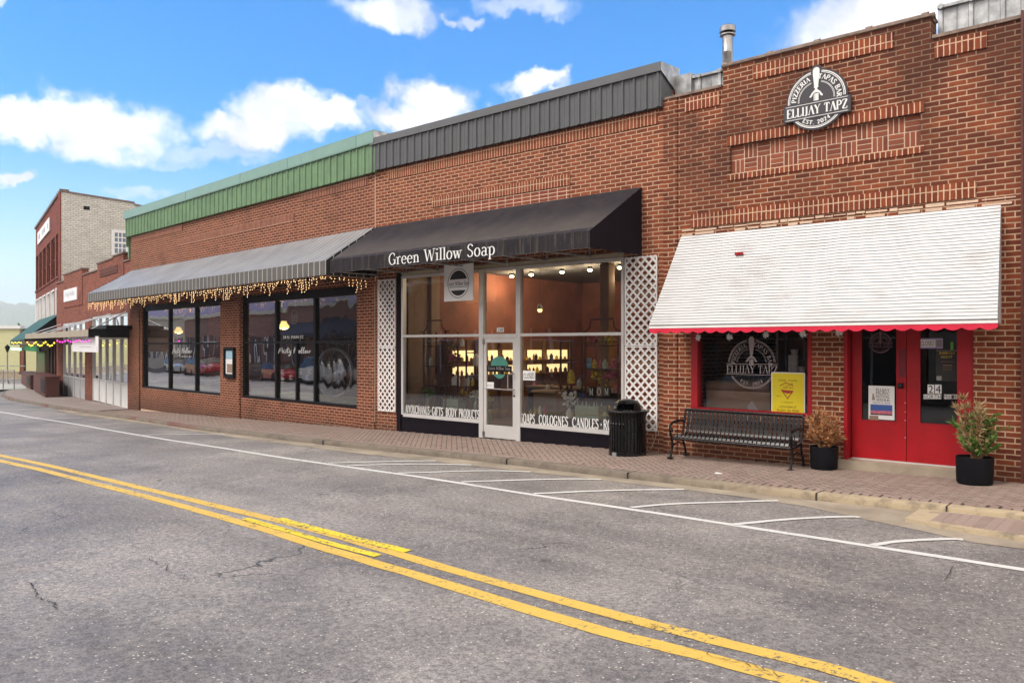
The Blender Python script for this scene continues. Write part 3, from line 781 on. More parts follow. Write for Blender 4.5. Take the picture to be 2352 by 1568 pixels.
crack([(63,1340),(90,1370),(130,1400)], .03, 8, .04)
crack([(250,1295),(340,1285),(400,1320),(440,1340)], .02)
crack([(280,1120),(250,1130),(200,1140)], .008)
crack([(110,1035),(140,1044),(95,1060)], .014)
crack([(365,1092),(400,1078)], .012)
crack([(590,1210),(560,1195),(700,1228),(760,1250)], .012, 9, .03)
crack([(1340,1205),(1378,1198),(1372,1212)], .012, 5, .02)
crack([(740,1270),(870,1288),(930,1305)], .010, 9, .03)
crack([(1600,1245),(1720,1262),(1830,1255)], .010)
crack([(2100,1262),(2250,1275),(2352,1282)], .010)
cr.build('road_cracks', M['crack'], kind='structure')

# ------------------------------------------------------------ walls
def wall(name, mat, parent, s0, s1, z0, z1, holes=(), th=.3, y0=0., dep=None):
    """wall front at y0 with rectangular openings (s0,s1,z0,z1) and reveals"""
    m = MB(); S = sorted({s0, s1, *[v for h in holes for v in h[:2]]}); Z = sorted({z0, z1, *[v for h in holes for v in h[2:4]]})
    S = [v for v in S if s0 <= v <= s1]; Z = [v for v in Z if z0 <= v <= z1]
    for a, b in zip(S, S[1:]):
        for c, d in zip(Z, Z[1:]):
            mx, mz = (a + b)/2, (c + d)/2
            if any(h[0] < mx < h[1] and h[2] < mz < h[3] for h in holes): continue
            m.quad((a, y0, c), (b, y0, c), (b, y0, d), (a, y0, d))
            m.quad((b, y0 + th, c), (a, y0 + th, c), (a, y0 + th, d), (b, y0 + th, d))
    for a, b, c, d in [h[:4] for h in holes]:
        m.quad((a, y0, c), (a, y0, d), (a, y0 + th, d), (a, y0 + th, c))
        m.quad((b, y0, d), (b, y0, c), (b, y0 + th, c), (b, y0 + th, d))
        m.quad((a, y0, d), (b, y0, d), (b, y0 + th, d), (a, y0 + th, d))
        if c > z0: m.quad((a, y0 + th, c), (b, y0 + th, c), (b, y0, c), (a, y0, c))
    m.quad((s0, y0, z1), (s1, y0, z1), (s1, y0 + th, z1), (s0, y0 + th, z1))
    m.quad((s0, y0, z0), (s0, y0, z1), (s0, y0 + th, z1), (s0, y0 + th, z0))
    m.quad((s1, y0, z1), (s1, y0, z0), (s1, y0 + th, z0), (s1, y0 + th, z1))
    return m.build(name, mat, parent)
def shell(parent, s0, s1, ztop, depth=11, zroof=None, mat=None, left=True, right=True):
    """side walls, back wall and flat roof of a building"""
    m = MB(); mat = mat or M['brickS']
    if left: m.box(s0 + .002, s0 + .25, .302, depth, -2, ztop)
    if right: m.box(s1 - .25, s1 - .002, .302, depth, -2, ztop)
    m.box(s0 + .252, s1 - .252, depth - .25, depth - .002, -2, ztop)
    m.build('side_walls', mat, parent)
    part('roof', M['roof'], parent, (s0 + .26, s1 - .26, .31, depth - .26, (zroof or ztop - .6) - .15, zroof or ztop - .6))
def room(parent, s0, s1, z0, z1, d, wallm, ceilm, floorm, y0=.32):
    m = MB()
    m.quad((s0, d, z0), (s1, d, z0), (s1, d, z1), (s0, d, z1)); m.quad((s0, y0, z0), (s0, d, z0), (s0, d, z1), (s0, y0, z1)); m.quad((s1, d, z0), (s1, y0, z0), (s1, y0, z1), (s1, d, z1))
    m.build('interior_wall', wallm, parent)
    m = MB(); m.quad((s0, y0, z1), (s0, d, z1), (s1, d, z1), (s1, y0, z1)); m.build('interior_ceiling', ceilm, parent)
    m = MB(); m.quad((s0, y0, z0), (s1, y0, z0), (s1, d, z0), (s0, d, z0)); m.build('interior_floor', floorm, parent)
def corrug(mb, s0, s1, y, z0, z1, pitch=.23, rib=.035, dep=.028):
    x = s0; pts = []
    while x < s1 - .001:
        e = min(x + pitch, s1)
        pts += [(x, 0), (min(x + .012, e), -dep), (min(x + .012 + rib, e), -dep), (min(x + .024 + rib, e), 0)]
        mid = x + pitch*.62
        if mid + .03 < e: pts += [(mid, 0), (mid + .01, -dep*.3), (mid + .022, 0)]
        x += pitch
    pts.append((s1, 0)); n = len(pts)
    mb.add([(a, y + b, z0) for a, b in pts] + [(a, y + b, z1) for a, b in pts], [(i, i + 1, n + i + 1, n + i) for i in range(n - 1)])

# ============================================================ building A : tapas bar (red doors)
xa, xb = F1.s(1525), F1.s(2347)
pa, pb = F1.s(1661), F1.s(2138)                        # raised parapet
B = thing('brick_building', 'single storey red brick building with raised parapet and red double doors', 'building', F1, ((xa + xb)/2, 0, 0))
win = (F1.s(1587.6), F1.s(1864.5), .76, 2.62)
dr = (F1.s(1938.5), F1.s(2236), -.3, 2.55)
pn = (F1.s(1677.4), F1.s(2113.8), F1.z(1677, 400), F1.z(1677, 336))
ztp, zlo = 6.44, 6.12
Wt = wall('brick_wall', M['brickT'], B, xa, xb, -1.5, zlo, [win, dr, pn], .32)
wall('raised_parapet', M['brickT'], B, pa, pb, zlo, ztp, (), .319, .0)
# pilaster edges of the raised bay
part('pilaster', M['brickT'], B, (xa + .002, xa + .26, -.022, .001, -1.5, zlo - .01))
m = MB()
m.box(pn[0] - .05, pn[1] + .05, -.022, .001, pn[3] + .003, pn[3] + .150); m.build('soldier_course', M['brickTv'], B)
m = MB(); m.box(pn[0] - .05, pn[1] + .05, -.014, .001, pn[2] - .105, pn[2] - .003); m.build('soldier_course', M['brickTv'], B)
m = MB(); m.box(F1.s(1588), F1.s(2242), -.024, .001, 3.86, 4.08); m.build('soldier_course', M['brickTv'], B)
for a, b_, zt in ((F1.s(1730), F1.s(2052), ztp - .10), (F1.s(1575), F1.s(1654), zlo - .06), (F1.s(2147), F1.s(2267), zlo - .06)):
    m = MB(); m.box(a, b_, -.020, .001, zt - .22, zt); m.build('soldier_course', M['brickTv'], B)
# basket weave panel of real bricks
part('panel_bed', M['mortar'], B, (pn[0] - .01, pn[1] + .01, .056, .10, pn[2] - .01, pn[3] + .01))
m = MB(); nx = 13; bwid = (pn[1] - pn[0])/nx; bh_ = (pn[3] - pn[2])/2
for i in range(nx):
    for j in range(2):
        x0, z0 = pn[0] + i*bwid, pn[2] + j*bh_
        for k in range(3):
            q = rg.uniform(-.003, .003)
            if (i + j) % 2: m.box(x0 + .010, x0 + bwid - .010, .049 + q*.6, .07, z0 + bh_*k/3 + .008, z0 + bh_*(k + 1)/3 - .008)
            else: m.box(x0 + bwid*k/3 + .009, x0 + bwid*(k + 1)/3 - .009, .049 + q*.6, .07, z0 + .010, z0 + bh_ - .010)
m.build('basket_weave_panel', M['weave'], B)
# coping tiles and metal behind the low parapets
m = MB()
def coping(a, b_, z, step=.62, r=.085):
    m.box(a, b_, -.03, .33, z, z + .035)
    x = a
    while x < b_ - .05:
        e = min(x + step, b_); jz = rg.uniform(-.006, .008)
        m.tube([(x, .14, z + .03 + jz), (e, .14, z + .03 + jz)], r*.9, 8); m.tube([(x - .03, .14, z + .035), (x + .05, .14, z + .035)], r*1.12, 8)
        x += step
coping(pa - .02, pb + .02, ztp, .75)
m.box(xa, pa - .02, -.03, .3, zlo, zlo + .04); m.box(pb + .02, xb, -.03, .3, zlo, zlo + .045)
m.build('coping', M['coping'], B, smooth=True)
for q0, q1, zq in ((xa + .05, pa, 6.52), (pb, xb, 6.66)):
    m = MB(); corrug(m, q0, q1, .42, zlo - .2, zq, .38, .05, .03); m.box(q0, q1, .36, .9, zq, zq + .04); x = q0 + .05
    while x < q1: m.tube([(x, .34, zq + .02), (x, .9, zq + .06)], .04, 6); x += .38
    m.build('roof_edge_metal', M['galv'], B)
# pale mortar scar and flashing above the awning
m = MB(); xx = F1.s(1567)
while xx < F1.s(2290):
    l = rg.uniform(.1, .45); m.box(xx, xx + l*.9, -.012, .001, 3.80 + rg.uniform(-.012, .012), 3.825 + rg.uniform(-.01, .012))
    if rg.random() < .8: m.box(xx, xx + l*.8, -.018, .001, 3.735 + rg.uniform(-.01, .01), 3.765 + rg.uniform(-.01, .01))
    xx += l
m.build('old_flashing', M['mortar'], B)
shell(B, xa, xb, 6.0, 11, 5.6, M['brickT'])
room(B, win[0] - .3, dr[1] + .3, zg(-4) + .05, 3.0, 6.5, M['intdark'], M['intdark'], M['floorwood'])
# window : red frame, single big pane
wf = MB(); a, b_, c, d = win
fr = .10
for q in ((a, a + .12, -.012, .16, c, d), (b_ - .06, b_, -.012, .16, c, d), (a + .12, b_ - .06, -.012, .16, c, c + .07), (a + .12, b_ - .06, -.012, .16, d - .06, d)): wf.box(*q)
W = wf.build('window_frame', M['redd'], B)
m = MB(); m.quad((a + .12, .10, c + .07), (b_ - .06, .10, c + .07), (b_ - .06, .10, d - .06), (a + .12, .10, d - .06)); m.build('glass', M['glassT'], W)
m = MB(); m.box(a + .16 + (b_ - a)*.68, a + .20 + (b_ - a)*.68, .18, .22, c + .07, d - .05); m.build('inner_divider', M['intdark'], W)
# ground-level step
zs0 = zg(F1.s(2081)); st = .14
part('door_step', M['concrete'], B, (dr[0] - .08, dr[1] - .03, -.10, .30, zs0 - .2, zs0 + st - .02))
# double doors, recessed
yd = .16; dz0, dz1 = zs0 + st, 2.50
fl = MB(); fl.box(dr[0], dr[0] + .05, -.01, .30, zs0 + .0, dr[3]); fl.box(dr[1] - .20, dr[1], .02, .30, zs0 + st, dr[3]); fl.box(dr[0] + .05, dr[1] - .20, yd - .02, .30, dz1, dr[3])
fl.build('door_frame', M['redd'], B)
dl, dm, de = F1.s(1957, yd), F1.s(2082, yd), dr[1] - .20
for k, (a, b_) in enumerate(((dl, dm - .004), (dm + .004, de))):
    gx0 = F1.s((1977, 2111)[k], yd); gx1 = F1.s((2062, 2204)[k], yd); gz0 = F1.z(2040, 969, yd); gz1 = 2.36
    m = MB(); 
    for q in ((a, gx0), (gx1, b_)): m.box(q[0], q[1], yd, yd + .05, dz0, dz1)
    m.box(gx0, gx1, yd, yd + .05, dz0, gz0); m.box(gx0, gx1, yd, yd + .05, gz1, dz1)
    D_ = m.build('door', M['red'], B, label=('left red door leaf with a festival poster in its glass', 'right red door leaf with closed sign in its glass')[k])
    m = MB()
    for q in ((gx0, gx0 + .018), (gx1 - .018, gx1)): m.box(q[0], q[1], yd - .008, yd + .002, gz0, gz1)
    m.box(gx0 + .018, gx1 - .018, yd - .008, yd + .002, gz0, gz0 + .018); m.build('glazing_bead', M['redd'], D_)
    m = MB(); m.quad((gx0, yd + .02, gz0), (gx1, yd + .02, gz0), (gx1, yd + .02, gz1), (gx0, yd + .02, gz1)); m.build('glass', M['glassT'], D_)
    if k == 0:
        m = MB(); m.box(b_ - .085, b_ - .01, yd - .012, yd, 1.42, 1.82); m.build('kick_plate', pm('worn_plate', (.16, .008, .02), .6), D_)
        m = MB(); m.box(b_ - .10, b_ - .03, yd - .05, yd, 1.26, 1.33); m.ball((b_ - .065, yd - .06, 1.295), .035, 6); m.build('door_handle', M['iron'], D_)
    for zz in (1.05, .92, .80, .55)[:4 if k == 0 else 0]: m = MB(); m.ball((b_ - .012, yd - .002, zz), .009, 4, .6); m.build('paint_chip', M['paper'], D_)
m = MB(); m.box(dl, de, yd - .03, yd + .06, dz0 - .025, dz0 - .002); m.build('threshold', M['whitealu'], B)

# neighbour at the right edge of the view
B5 = thing('brick_building', 'dark red brick building whose edge shows at the right border', 'building', F1, (xb + 2, 0, 0))
wall('brick_wall', M['brickT'], B5, xb + .03, xb + 9, -1.5, 6.3, (), .3, -.03); shell(B5, xb + .03, xb + 9, 6.1)
tag(part('downpipe', M['brownwood'], None, (xb - .0, xb + .028, -.08, -.032, zg(xb), 6.2), loc=(xb, -.05, zg(xb))), 'thin dark downpipe at the right edge of the brick wall', 'downpipe')

# ============================================================ building S : soap shop
sa, sb = F1.s(862), xa
BS = thing('brick_building', 'single storey red brick shop with charcoal metal fascia and wide white framed shopfront', 'building', F1, ((sa + sb)/2, 0, zg(-11)))
fa, fb = F1.s(912), F1.s(1434.5)
zft = 3.56
zfl = zg(F1.s(1150))
wall('brick_wall', M['brickS'], BS, sa, sb, -1.5, 6.02, [(fa, fb, -1.2, zft)], .3)
shell(BS, sa, sb, 6.5, 11, 6.3)
room(BS, fa - .1, fb + .9, zfl + .02, 3.75, 7.5, M['intred'], M['intceil'], M['floorwood'])
part('interior_partition', M['inttan'], BS, (fa - .095, fa + .02, .33, 1.35, zfl, 3.7), (fa + .021, fa + .10, 1.0, 1.1, zfl, 3.7), (-9.2, -8.75, 5.4, 5.8, zfl, 3.74), (F1.s(1378, 2.9), F1.s(1398, 2.9), 2.9, 3.15, zfl, 3.74))
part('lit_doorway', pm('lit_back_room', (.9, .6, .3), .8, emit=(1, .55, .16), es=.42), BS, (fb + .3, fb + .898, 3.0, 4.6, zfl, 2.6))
# raised brickwork above the awning
px0, px1 = F1.s(994), F1.s(1310)
part('soldier_course', M['brickSv'], BS, (px0, px1, -.026, .001, 4.92, 5.14))
part('stack_bond_panel', M['brickSs'], BS, (F1.s(1012), px1 - .02, -.008, .001, 4.42, 4.915))
part('soldier_course', M['brickSv'], BS, (F1.s(1014), px1 - .02, -.022, .001, 4.20, 4.415))
part('soldier_course', M['brickSv'], BS, (F1.s(893), F1.s(985), -.016, .001, 5.74, 5.97), (F1.s(1180), F1.s(1300), -.016, .001, 5.74, 5.97), (F1.s(1440), F1.s(1512), -.016, .001, 5.74, 5.97))
part('soldier_course', M['brickSv'], BS, (F1.s(985) + .01, F1.s(1180) - .01, -.012, .001, 5.74, 5.97), (F1.s(1300) + .01, F1.s(1440) - .01, -.012, .001, 5.74, 5.97))
part('joint_strip', M['mortar'], BS, (sa - .006, sa + .012, -.008, .05, 3.4, 6.02))
# charcoal fascia
m = MB(); corrug(m, sa, sb, -.10, 6.0, 6.62, .24)
m.quad((sa, -.10, 6.0), (sa, .3, 6.0), (sa, .3, 6.62), (sa, -.10, 6.62)); m.quad((sb, -.10, 6.0), (sb, .3, 6.0), (sb, .3, 6.62), (sb, -.10, 6.62)); m.quad((sa, -.10, 6.0), (sb, -.10, 6.0), (sb, .02, 6.0), (sa, .02, 6.0))
FA = m.build('metal_fascia', M['charcoal'], BS)
m = MB(); m.hexa([(sa - .02, -.155, 6.60), (sb + .03, -.155, 6.60), (sb + .03, -.09, 6.60), (sa - .02, -.09, 6.60), (sa - .02, -.155, 6.755), (sb + .03, -.155, 6.755), (sb + .03, .5, 6.80), (sa - .02, .5, 6.80)])
m.build('fascia_trim', M['charcoaltrim'], FA)
m = MB(); m.quad((sb + .032, -.155, 6.60), (sb + .032, .5, 6.30), (sb + .032, .5, 6.80), (sb + .032, -.155, 6.75)); m.box(sb + .03, sb + .34, .34, .5, 6.20, 6.62); m.build('end_flashing', M['galv'], FA)
# shopfront
part('shopfront_jamb', M['plinth'], BS, (fa, fa + .13, -.015, .2, -1.0, zft))
zsill = .285; ztr = 2.085
f0, f1_, f2_, f3_, f4_, f5_ = F1.s(923), F1.s(1101.6), F1.s(1111), F1.s(1186.4), F1.s(1196), F1.s(1434)
part('stall_riser', M['plinth'], BS, (f0, f1_, .0, .12, -1., zsill - .05), (f4_, f5_, .0, .12, -1., zsill - .05), (f4_, f5_, -.012, .0, zsill - .11, zsill - .05), (f0, f1_, -.012, .0, zsill - .11, zsill - .05))
m = MB(); fw = .055; zt = zft - .10
for s_ in (f0, f5_ - fw): m.box(s_, s_ + fw, -.02, .09, zsill, zt)
m.box(f1_, f2_, -.025, .09, zfl, zt); m.box(f3_, f4_, -.025, .09, zfl, zt)
for a, b_ in ((f0 + fw, f1_), (f4_, f5_ - fw)): 
    m.box(a, b_, -.018, .09, zsill - .045, zsill + .03); m.box(a, b_, -.018, .09, ztr - .03, ztr + .025); m.box(a, b_, -.018, .09, zt - .055, zt)
m.box(f2_, f3_, -.018, .09, ztr - .06, ztr + .02); m.box(f2_, f3_, -.018, .09, zt - .055, zt)
SF = m.build('shopfront_frame', M['whitealu'], BS)
m = MB()
for a, b_ in ((f0 + fw, f1_), (f4_, f5_ - fw)):
    m.quad((a, .03, zsill + .03), (b_, .03, zsill + .03), (b_, .03, ztr - .03), (a, .03, ztr - .03)); m.quad((a, .03, ztr + .025), (b_, .03, ztr + .025), (b_, .03, zt - .055), (a, .03, zt - .055))
m.quad((f2_, .03, ztr + .02), (f3_, .03, ztr + .02), (f3_, .03, zt - .055), (f2_, .03, zt - .055))
m.build('glass', M['glass'], SF)
part('shopfront_head', M['beige'], BS, (f0, f5_, -.005, .12, zt, zft), (f0, f5_, -.03, .0, zft - .045, zft - .01))
a, b_ = f2_ + .008, f3_ - .008; zb, zh = zfl + .02, ztr - .065
m = MB(); m.box(a, a + .075, -.01, .04, zb, zh); m.box(b_ - .085, b_, -.01, .04, zb, zh); m.box(a + .075, b_ - .085, -.01, .04, zb, zb + .26); m.box(a + .075, b_ - .085, -.01, .04, zh - .09, zh)
DS = m.build('door', M['whitealu'], BS)
m = MB(); m.quad((a + .075, .015, zb + .26), (b_ - .085, .015, zb + .26), (b_ - .085, .015, zh - .09), (a + .075, .015, zh - .09)); m.build('glass', M['glass'], DS)
m = MB(); zp = .98; m.tube([(a + .06, -.05, zp), (b_ - .05, -.06, zp - .01)], .012, 8)
m.tube([(b_ - .05, -.01, zp + .32), (b_ - .05, -.08, zp + .32), (b_ - .14, -.10, zp + .30), (b_ - .14, -.10, zp + .02), (b_ - .05, -.08, zp), (b_ - .05, -.01, zp)], .014, 8)
m.build('door_handle', M['pipe'], DS, smooth=True)
m = MB(); m.lathe([(.022, 0), (.022, .01), (0.001, .012)], (0, 0, 0), 10)
m.v = [(v[0] + b_ - .042, -v[2] - .012, v[1] + zp - .13) for v in m.v]; m.build('lock', M['iron'], DS)
part('hinge', M['pipe'], DS, (a - .02, a + .03, -.03, .0, zh - .12, zh - .02), (a - .02, a + .03, -.03, .0, zb + .02, zb + .12))

# ============================================================ building R : restaurant
ra, rb = F2.s(300), 0.0
BR = thing('brick_building', 'single storey red brick restaurant with green metal fascia and two black framed windows', 'building', F2, ((ra + rb)/2, 0, -.3))
w1 = (F2.s(326), F2.s(508), .30, 3.34); w2 = (F2.s(554.5), F2.s(820), .315, 3.34)
wall('brick_wall', M['brickR'], BR, ra, rb - .002, -1.6, 5.98, [(w1[0], w1[1], w1[2], w1[3]), (w2[0], w2[1], w2[2], w2[3])], .3)
shell(BR, ra, rb, 6.4, 11, 6.2, M['brickR'])
part('pier', M['brickR'], BR, (F2.s(509), F2.s(553), -.045, .001, -1.4, 3.2), (ra + .001, F2.s(322), -.045, .001, -1.4, 3.2), (F2.s(822), -.004, -.03, .001, -1.4, 3.2))
part('pier_foot', M['mortar'], BR, (F2.s(328), -.02, -.065, -.046, -1.4, -.47), )
part('soldier_course', M['brickRv'], BR, (F2.s(410), F2.s(677), -.022, .001, 5.24, 5.46))
part('soldier_course', M['brickRv'], BR, (F2.s(303), F2.s(420), -.018, .001, 5.72, 5.95), (F2.s(690), F2.s(845), -.018, .001, 5.72, 5.95))
part('brick_band', M['brickR'], BR, (F2.s(412), F2.s(680), -.012, .001, 4.5, 5.235))
room(BR, ra + .3, rb - .3, -.3, 3.6, 6.0, M['intdark'], M['intdark'], M['floorwood'])
# green fascia
m = MB(); ga, gb = F2.s(296), .12; corrug(m, ga, gb, -.10, 5.97, 6.64, .30, .03, .03)
m.quad((ga, -.10, 5.6), (ga, .0, 5.6), (ga, .0, 6.64), (ga, -.10, 6.64)); m.quad((ga, -.10, 5.97), (gb, -.10, 5.97), (gb, .02, 5.97), (ga, .02, 5.97)); m.quad((gb, -.10, 5.97), (gb, .3, 5.97), (gb, .3, 6.64), (gb, -.10, 6.64))
m.box(ga - .10, ga - .002, .0, 3.5, 5.2, 6.64)
GFa = m.build('metal_fascia', M['green'], BR)
m = MB(); m.box(ga - .13, gb + .02, -.16, -.105, 6.66, 6.93)
m.hexa([(ga - .13, -.16, 6.932), (gb + .02, -.16, 6.932), (gb + .02, .5, 6.90), (ga - .13, .5, 6.90), (ga - .13, -.16, 6.945), (gb + .02, -.16, 6.945), (gb + .02, .5, 6.95), (ga - .13, .5, 6.95)])
m.box(ga - .13, gb, -.155, -.10, 6.64, 6.66); TR = m.build('fascia_trim', M['greentrim'], GFa)
for px in (437, 563, 672, 830): part('trim_seam', M['charcoal'], TR, (F2.s(px), F2.s(px) + .012, -.164, -.16, 6.665, 6.925))
m = MB(); m.quad((gb + .024, -.16, 6.66), (gb + .024, .55, 6.55), (gb + .024, .55, 6.95), (gb + .024, -.16, 6.93)); m.build('end_flashing', M['galv'], GFa)
# black windows
def bwindow(wd, cols, zbar, extra=None, glassm='glassR', wavy=None):
    a, b_, c, d = wd; m = MB(); y0, y1 = .06, .15
    m.box(a, a + .10, y0 - .02, y1, c, d); m.box(b_ - .04, b_, y0, y1, c, d); m.box(a + .10, b_ - .04, y0 - .03, y1, c, c + .07); m.box(a + .10, b_ - .04, y0, y1, d - .22, d)
    for k, s_ in enumerate(cols): m.box(s_ - .045, s_ + .045, y0 - .01, y1 - .001, c + .07, d - .22)
    ed = [a + .10] + [v for s_ in cols for v in (s_ - .045, s_ + .045)] + [b_ - .04]
    for q in range(0, len(ed), 2): m.box(ed[q], ed[q + 1], y0, y1 - .002, zbar - .03, zbar + .03)
    if extra: m.box(extra - .03, extra + .03, y0, y1 - .003, c + .07, zbar - .03)
    fr_ = m.build('window_frame', M['blackframe'], BR)
    for q in range(0, len(ed), 2):
        m = MB(); yy = .115
        for z0, z1 in ((c + .07, zbar - .03), (zbar + .03, d - .22)): m.quad((ed[q], yy, z0), (ed[q + 1], yy, z0), (ed[q + 1], yy, z1), (ed[q], yy, z1))
        m.build('glass', M[wavy if wavy and q == len(ed) - 2 else glassm], fr_)
    return fr_
bwindow(w1, [F2.s(388, .05), F2.s(449, .05)], 1.93)
bwindow(w2, [F2.s(633, .05), F2.s(722, .05)], 1.955, F2.s(679, .05), wavy='glassW')
part('display_ledge', M['grass'], BR, (w1[0] + .1, w1[1] - .05, .32, 1.5, .2, .40), (w2[0] + .1, w2[1] - .05, .32, 1.6, .2, .42))

# ============================================================ building 3 : low brick shops
ta, tb = F3.s(130), 0.0
B3 = thing('brick_building', 'low brick building with stepped parapet and pale steel shopfronts under a flat canopy', 'building', F3, ((ta + tb)/2, 0, -.6))
d1 = (F3.s(143.5), F3.s(195), -1.6, F3.z(168, 740)); d2 = (F3.s(211), F3.s(293), -1.6, F3.z(253, 722))
T3 = 5.1
zc = F3.z(143, 768)
wall('brick_wall', M['brick3'], B3, ta, tb - .001, -2, T3, [d1, d2], .3)
part('parapet_step', M['brick3'], B3, (F3.s(147.7), F3.s(190), -.03, .25, T3 - 1.35, 5.40), (F3.s(225), F3.s(262), -.03, .25, T3 - 1.35, 5.37), (F3.s(262) + .002, F3.s(285), -.031, .25, T3 - 1.35, 5.44))
part('coping', M['coping'], B3, (F3.s(147.7) - .05, F3.s(190) + .05, -.07, .28, 5.40, 5.46), (F3.s(225) - .05, F3.s(262), -.07, .28, 5.37, 5.43), (F3.s(262) + .002, F3.s(285) + .05, -.071, .28, 5.44, 5.50), (ta, F3.s(147.7) - .06, -.05, .28, T3, T3 + .05), (F3.s(190) + .06, F3.s(225) - .06, -.05, .28, T3, T3 + .05), (F3.s(285) + .06, tb - .01, -.05, .28, T3, T3 + .05))
part('soldier_course', brick('brick_small_soldier', (.13, .036, .026), (.06, .018, .014), (.22, .12, .09), swap=True), B3, (F3.s(232), F3.s(272), -.05, -.031, 4.75, 5.08))
shell(B3, ta, tb, 5.0, 11, 4.7, M['brick3'])
room(B3, ta + .3, tb - .3, -.6, 3.6, 5, M['inttan'], M['intceil'], M['floorwood'])
for k, (dd, zst_) in enumerate(((d1, F3.z(143, 763)), (d2, F3.z(214, 757)))):
    a, b_, c, d = dd; m = MB(); zgz = zg(F3.w((a + b_)/2)[0]); n_ = (4, 5)[k]
    zcan = F3.z((143, 214)[k], (777, 775)[k]); ped = [a + (b_ - a)*i/n_ for i in range(n_ + 1)]
    for s_ in ped: m.box(s_ - .06, s_ + .06, .02, .14, zgz, d)
    m.box(a, b_, .03, .13, d - .12, d - .0); m.box(a, b_, .03, .13, zst_ - .09, zst_ + .02); m.box(a, b_, .03, .13, zcan - .1, zcan)
    m.box(a, b_, .03, .13, zgz + .92, zgz + 1.0)
    fr_ = m.build('shopfront_frame', M['whitealu'], B3)
    m = MB(); m.quad((a, .08, zgz + 1), (b_, .08, zgz + 1), (b_, .08, d), (a, .08, d)); m.build('glass', M['glassD'], fr_)
    m = MB()
    for i in range(n_): m.box(ped[i] + .06, ped[i + 1] - .06, .06, .10, zgz + .02, zgz + .92)
    m.build('lower_panel', M['white'] if k else M['grey'], fr_)
    m = MB(); m.box(a + .1, b_ - .1, .28, .29, zgz + .3, d - 1.2); m.build('curtain', M['grey'] if k == 0 else M['white'], fr_)  # right bay: white sheet added in place of a bright reflection in the glass

# ============================================================ building 4 : tall building
B4 = thing('brick_building', 'three storey red brick building with whitewashed side wall', 'building', F4, (-8, 0, -.7))
qa = F4.s(82); zt4 = F4.z(140, 442)
wins = []
def w4(px0, px1, py0, py1): a = F4.s(px0); b_ = F4.s(px1); return (a, b_, F4.z((px0 + px1)/2, py1), F4.z((px0 + px1)/2, py0))
L3 = []; L2 = []
span = -qa
for i in range(6):
    c_ = -span*(.10 + .165*i); L3.append((c_ - 1.2, c_ + 1.0, 5.7, 8.1))
    L2.append((c_ - .9, c_ + .7, 2.5, 5.0))
wall('brick_wall', M['brick4'], B4, qa, 0, -2, zt4, L3 + L2, .35)
part('corner_pilaster', M['brick4'], B4, (-1.0, -.001, -.06, .001, -2, zt4))
m = MB(); Ls = 16.5
prof4 = [(0, zt4), (3.6, zt4 - .25), (3.6, zt4 - .35), (7.2, zt4 - .75), (7.2, zt4 - .85), (10.5, zt4 - 1.15), (Ls, zt4 - 1.5)]
m.prism([(.0, .0, -2)] + [(.0, d, z) for d, z in prof4] + [(.0, Ls, -2)], (.02, 0, 0))
SW = m.build('whitewashed_wall', M['brickW'], B4)
m = MB()
for (d0, z0), (d1_, z1) in zip(prof4, prof4[1:]):
    if d1_ > d0: m.hexa([(-.3, d0, z0), (.08, d0, z0), (.08, d1_, z1), (-.3, d1_, z1), (-.3, d0, z0 + .08), (.08, d0, z0 + .08), (.08, d1_, z1 + .08), (-.3, d1_, z1 + .08)])
m.box(qa, 0, -.08, .36, zt4 + .001, zt4 + .10); x = qa
while x < 0: m.box(x, x + .14, -.10, .37, zt4 + .10, zt4 + .15); x += .8
m.build('coping', M['coping'], B4)
part('side_walls', M['brick4'], B4, (qa, qa + .3, .352, Ls, -2, zt4 - .2), (qa + .302, -.3, Ls - .3, Ls, -2, zt4 - 1.5)); part('roof', M['roof'], B4, (qa + .3, -.05, .36, Ls - .3, zt4 - 2.1, zt4 - 1.9))
part('interior_core', M['intdark'], B4, (qa + .4, -.3, 1.2, 2.0, -1, zt4 - 2.2))
# window in the side wall
SideF = Fr(F4.w(.02), 0); 
def sidehit(px, py):
    r = ray(px, py); nx, ny = F4.d; ox = F4.w(.03)[0] - CAM.x; oy = F4.w(.03)[1] - CAM.y
    t_ = (ox*nx + oy*ny)/(r.x*nx + r.y*ny); X = CAM.x + r.x*t_ - F4.o[0]; Y = CAM.y + r.y*t_ - F4.o[1]
    return (X*F4.n[0] + Y*F4.n[1], CAM.z + r.z*t_)
wy0, wz1 = sidehit(256, 527); wy1, _ = sidehit(296, 530); _, wz0 = sidehit(276, 587)
m = MB(); m.box(.021, .06, wy0, wy0 + .16, wz0, wz1); m.box(.021, .06, wy1 - .16, wy1, wz0, wz1); m.box(.021, .06, wy0 + .16, wy1 - .16, wz1 - .16, wz1); m.box(.021, .06, wy0 + .16, wy1 - .16, wz0, wz0 + .12)
zm = (wz0 + wz1)/2; m.box(.021, .055, wy0 + .16, wy1 - .16, zm - .05, zm + .05)
for k in (1, 2): yy = wy0 + .16 + (wy1 - wy0 - .32)*k/3; m.box(.021, .05, yy - .025, yy + .025, wz0 + .12, wz1 - .16)
for zz in ((zm + wz1 - .16)/2 + .02, (zm + wz0 + .12)/2): m.box(.021, .049, wy0 + .16, wy1 - .16, zz - .025, zz + .025)
sw_ = m.build('window_frame', M['white'], B4)
m = MB(); m.box(.0205, .03, wy0 + .1, wy1 - .1, wz0 + .05, wz1 - .1); m.build('glass', pm('dim_window_glass', (.10, .14, .20), .12, spec=.8), sw_)
vy0, vz1 = sidehit(192, 473); vy1, vz0 = sidehit(206, 482.5)
part('wall_vent', M['black'], B4, (.021, .04, vy0, vy1, vz0, vz1))
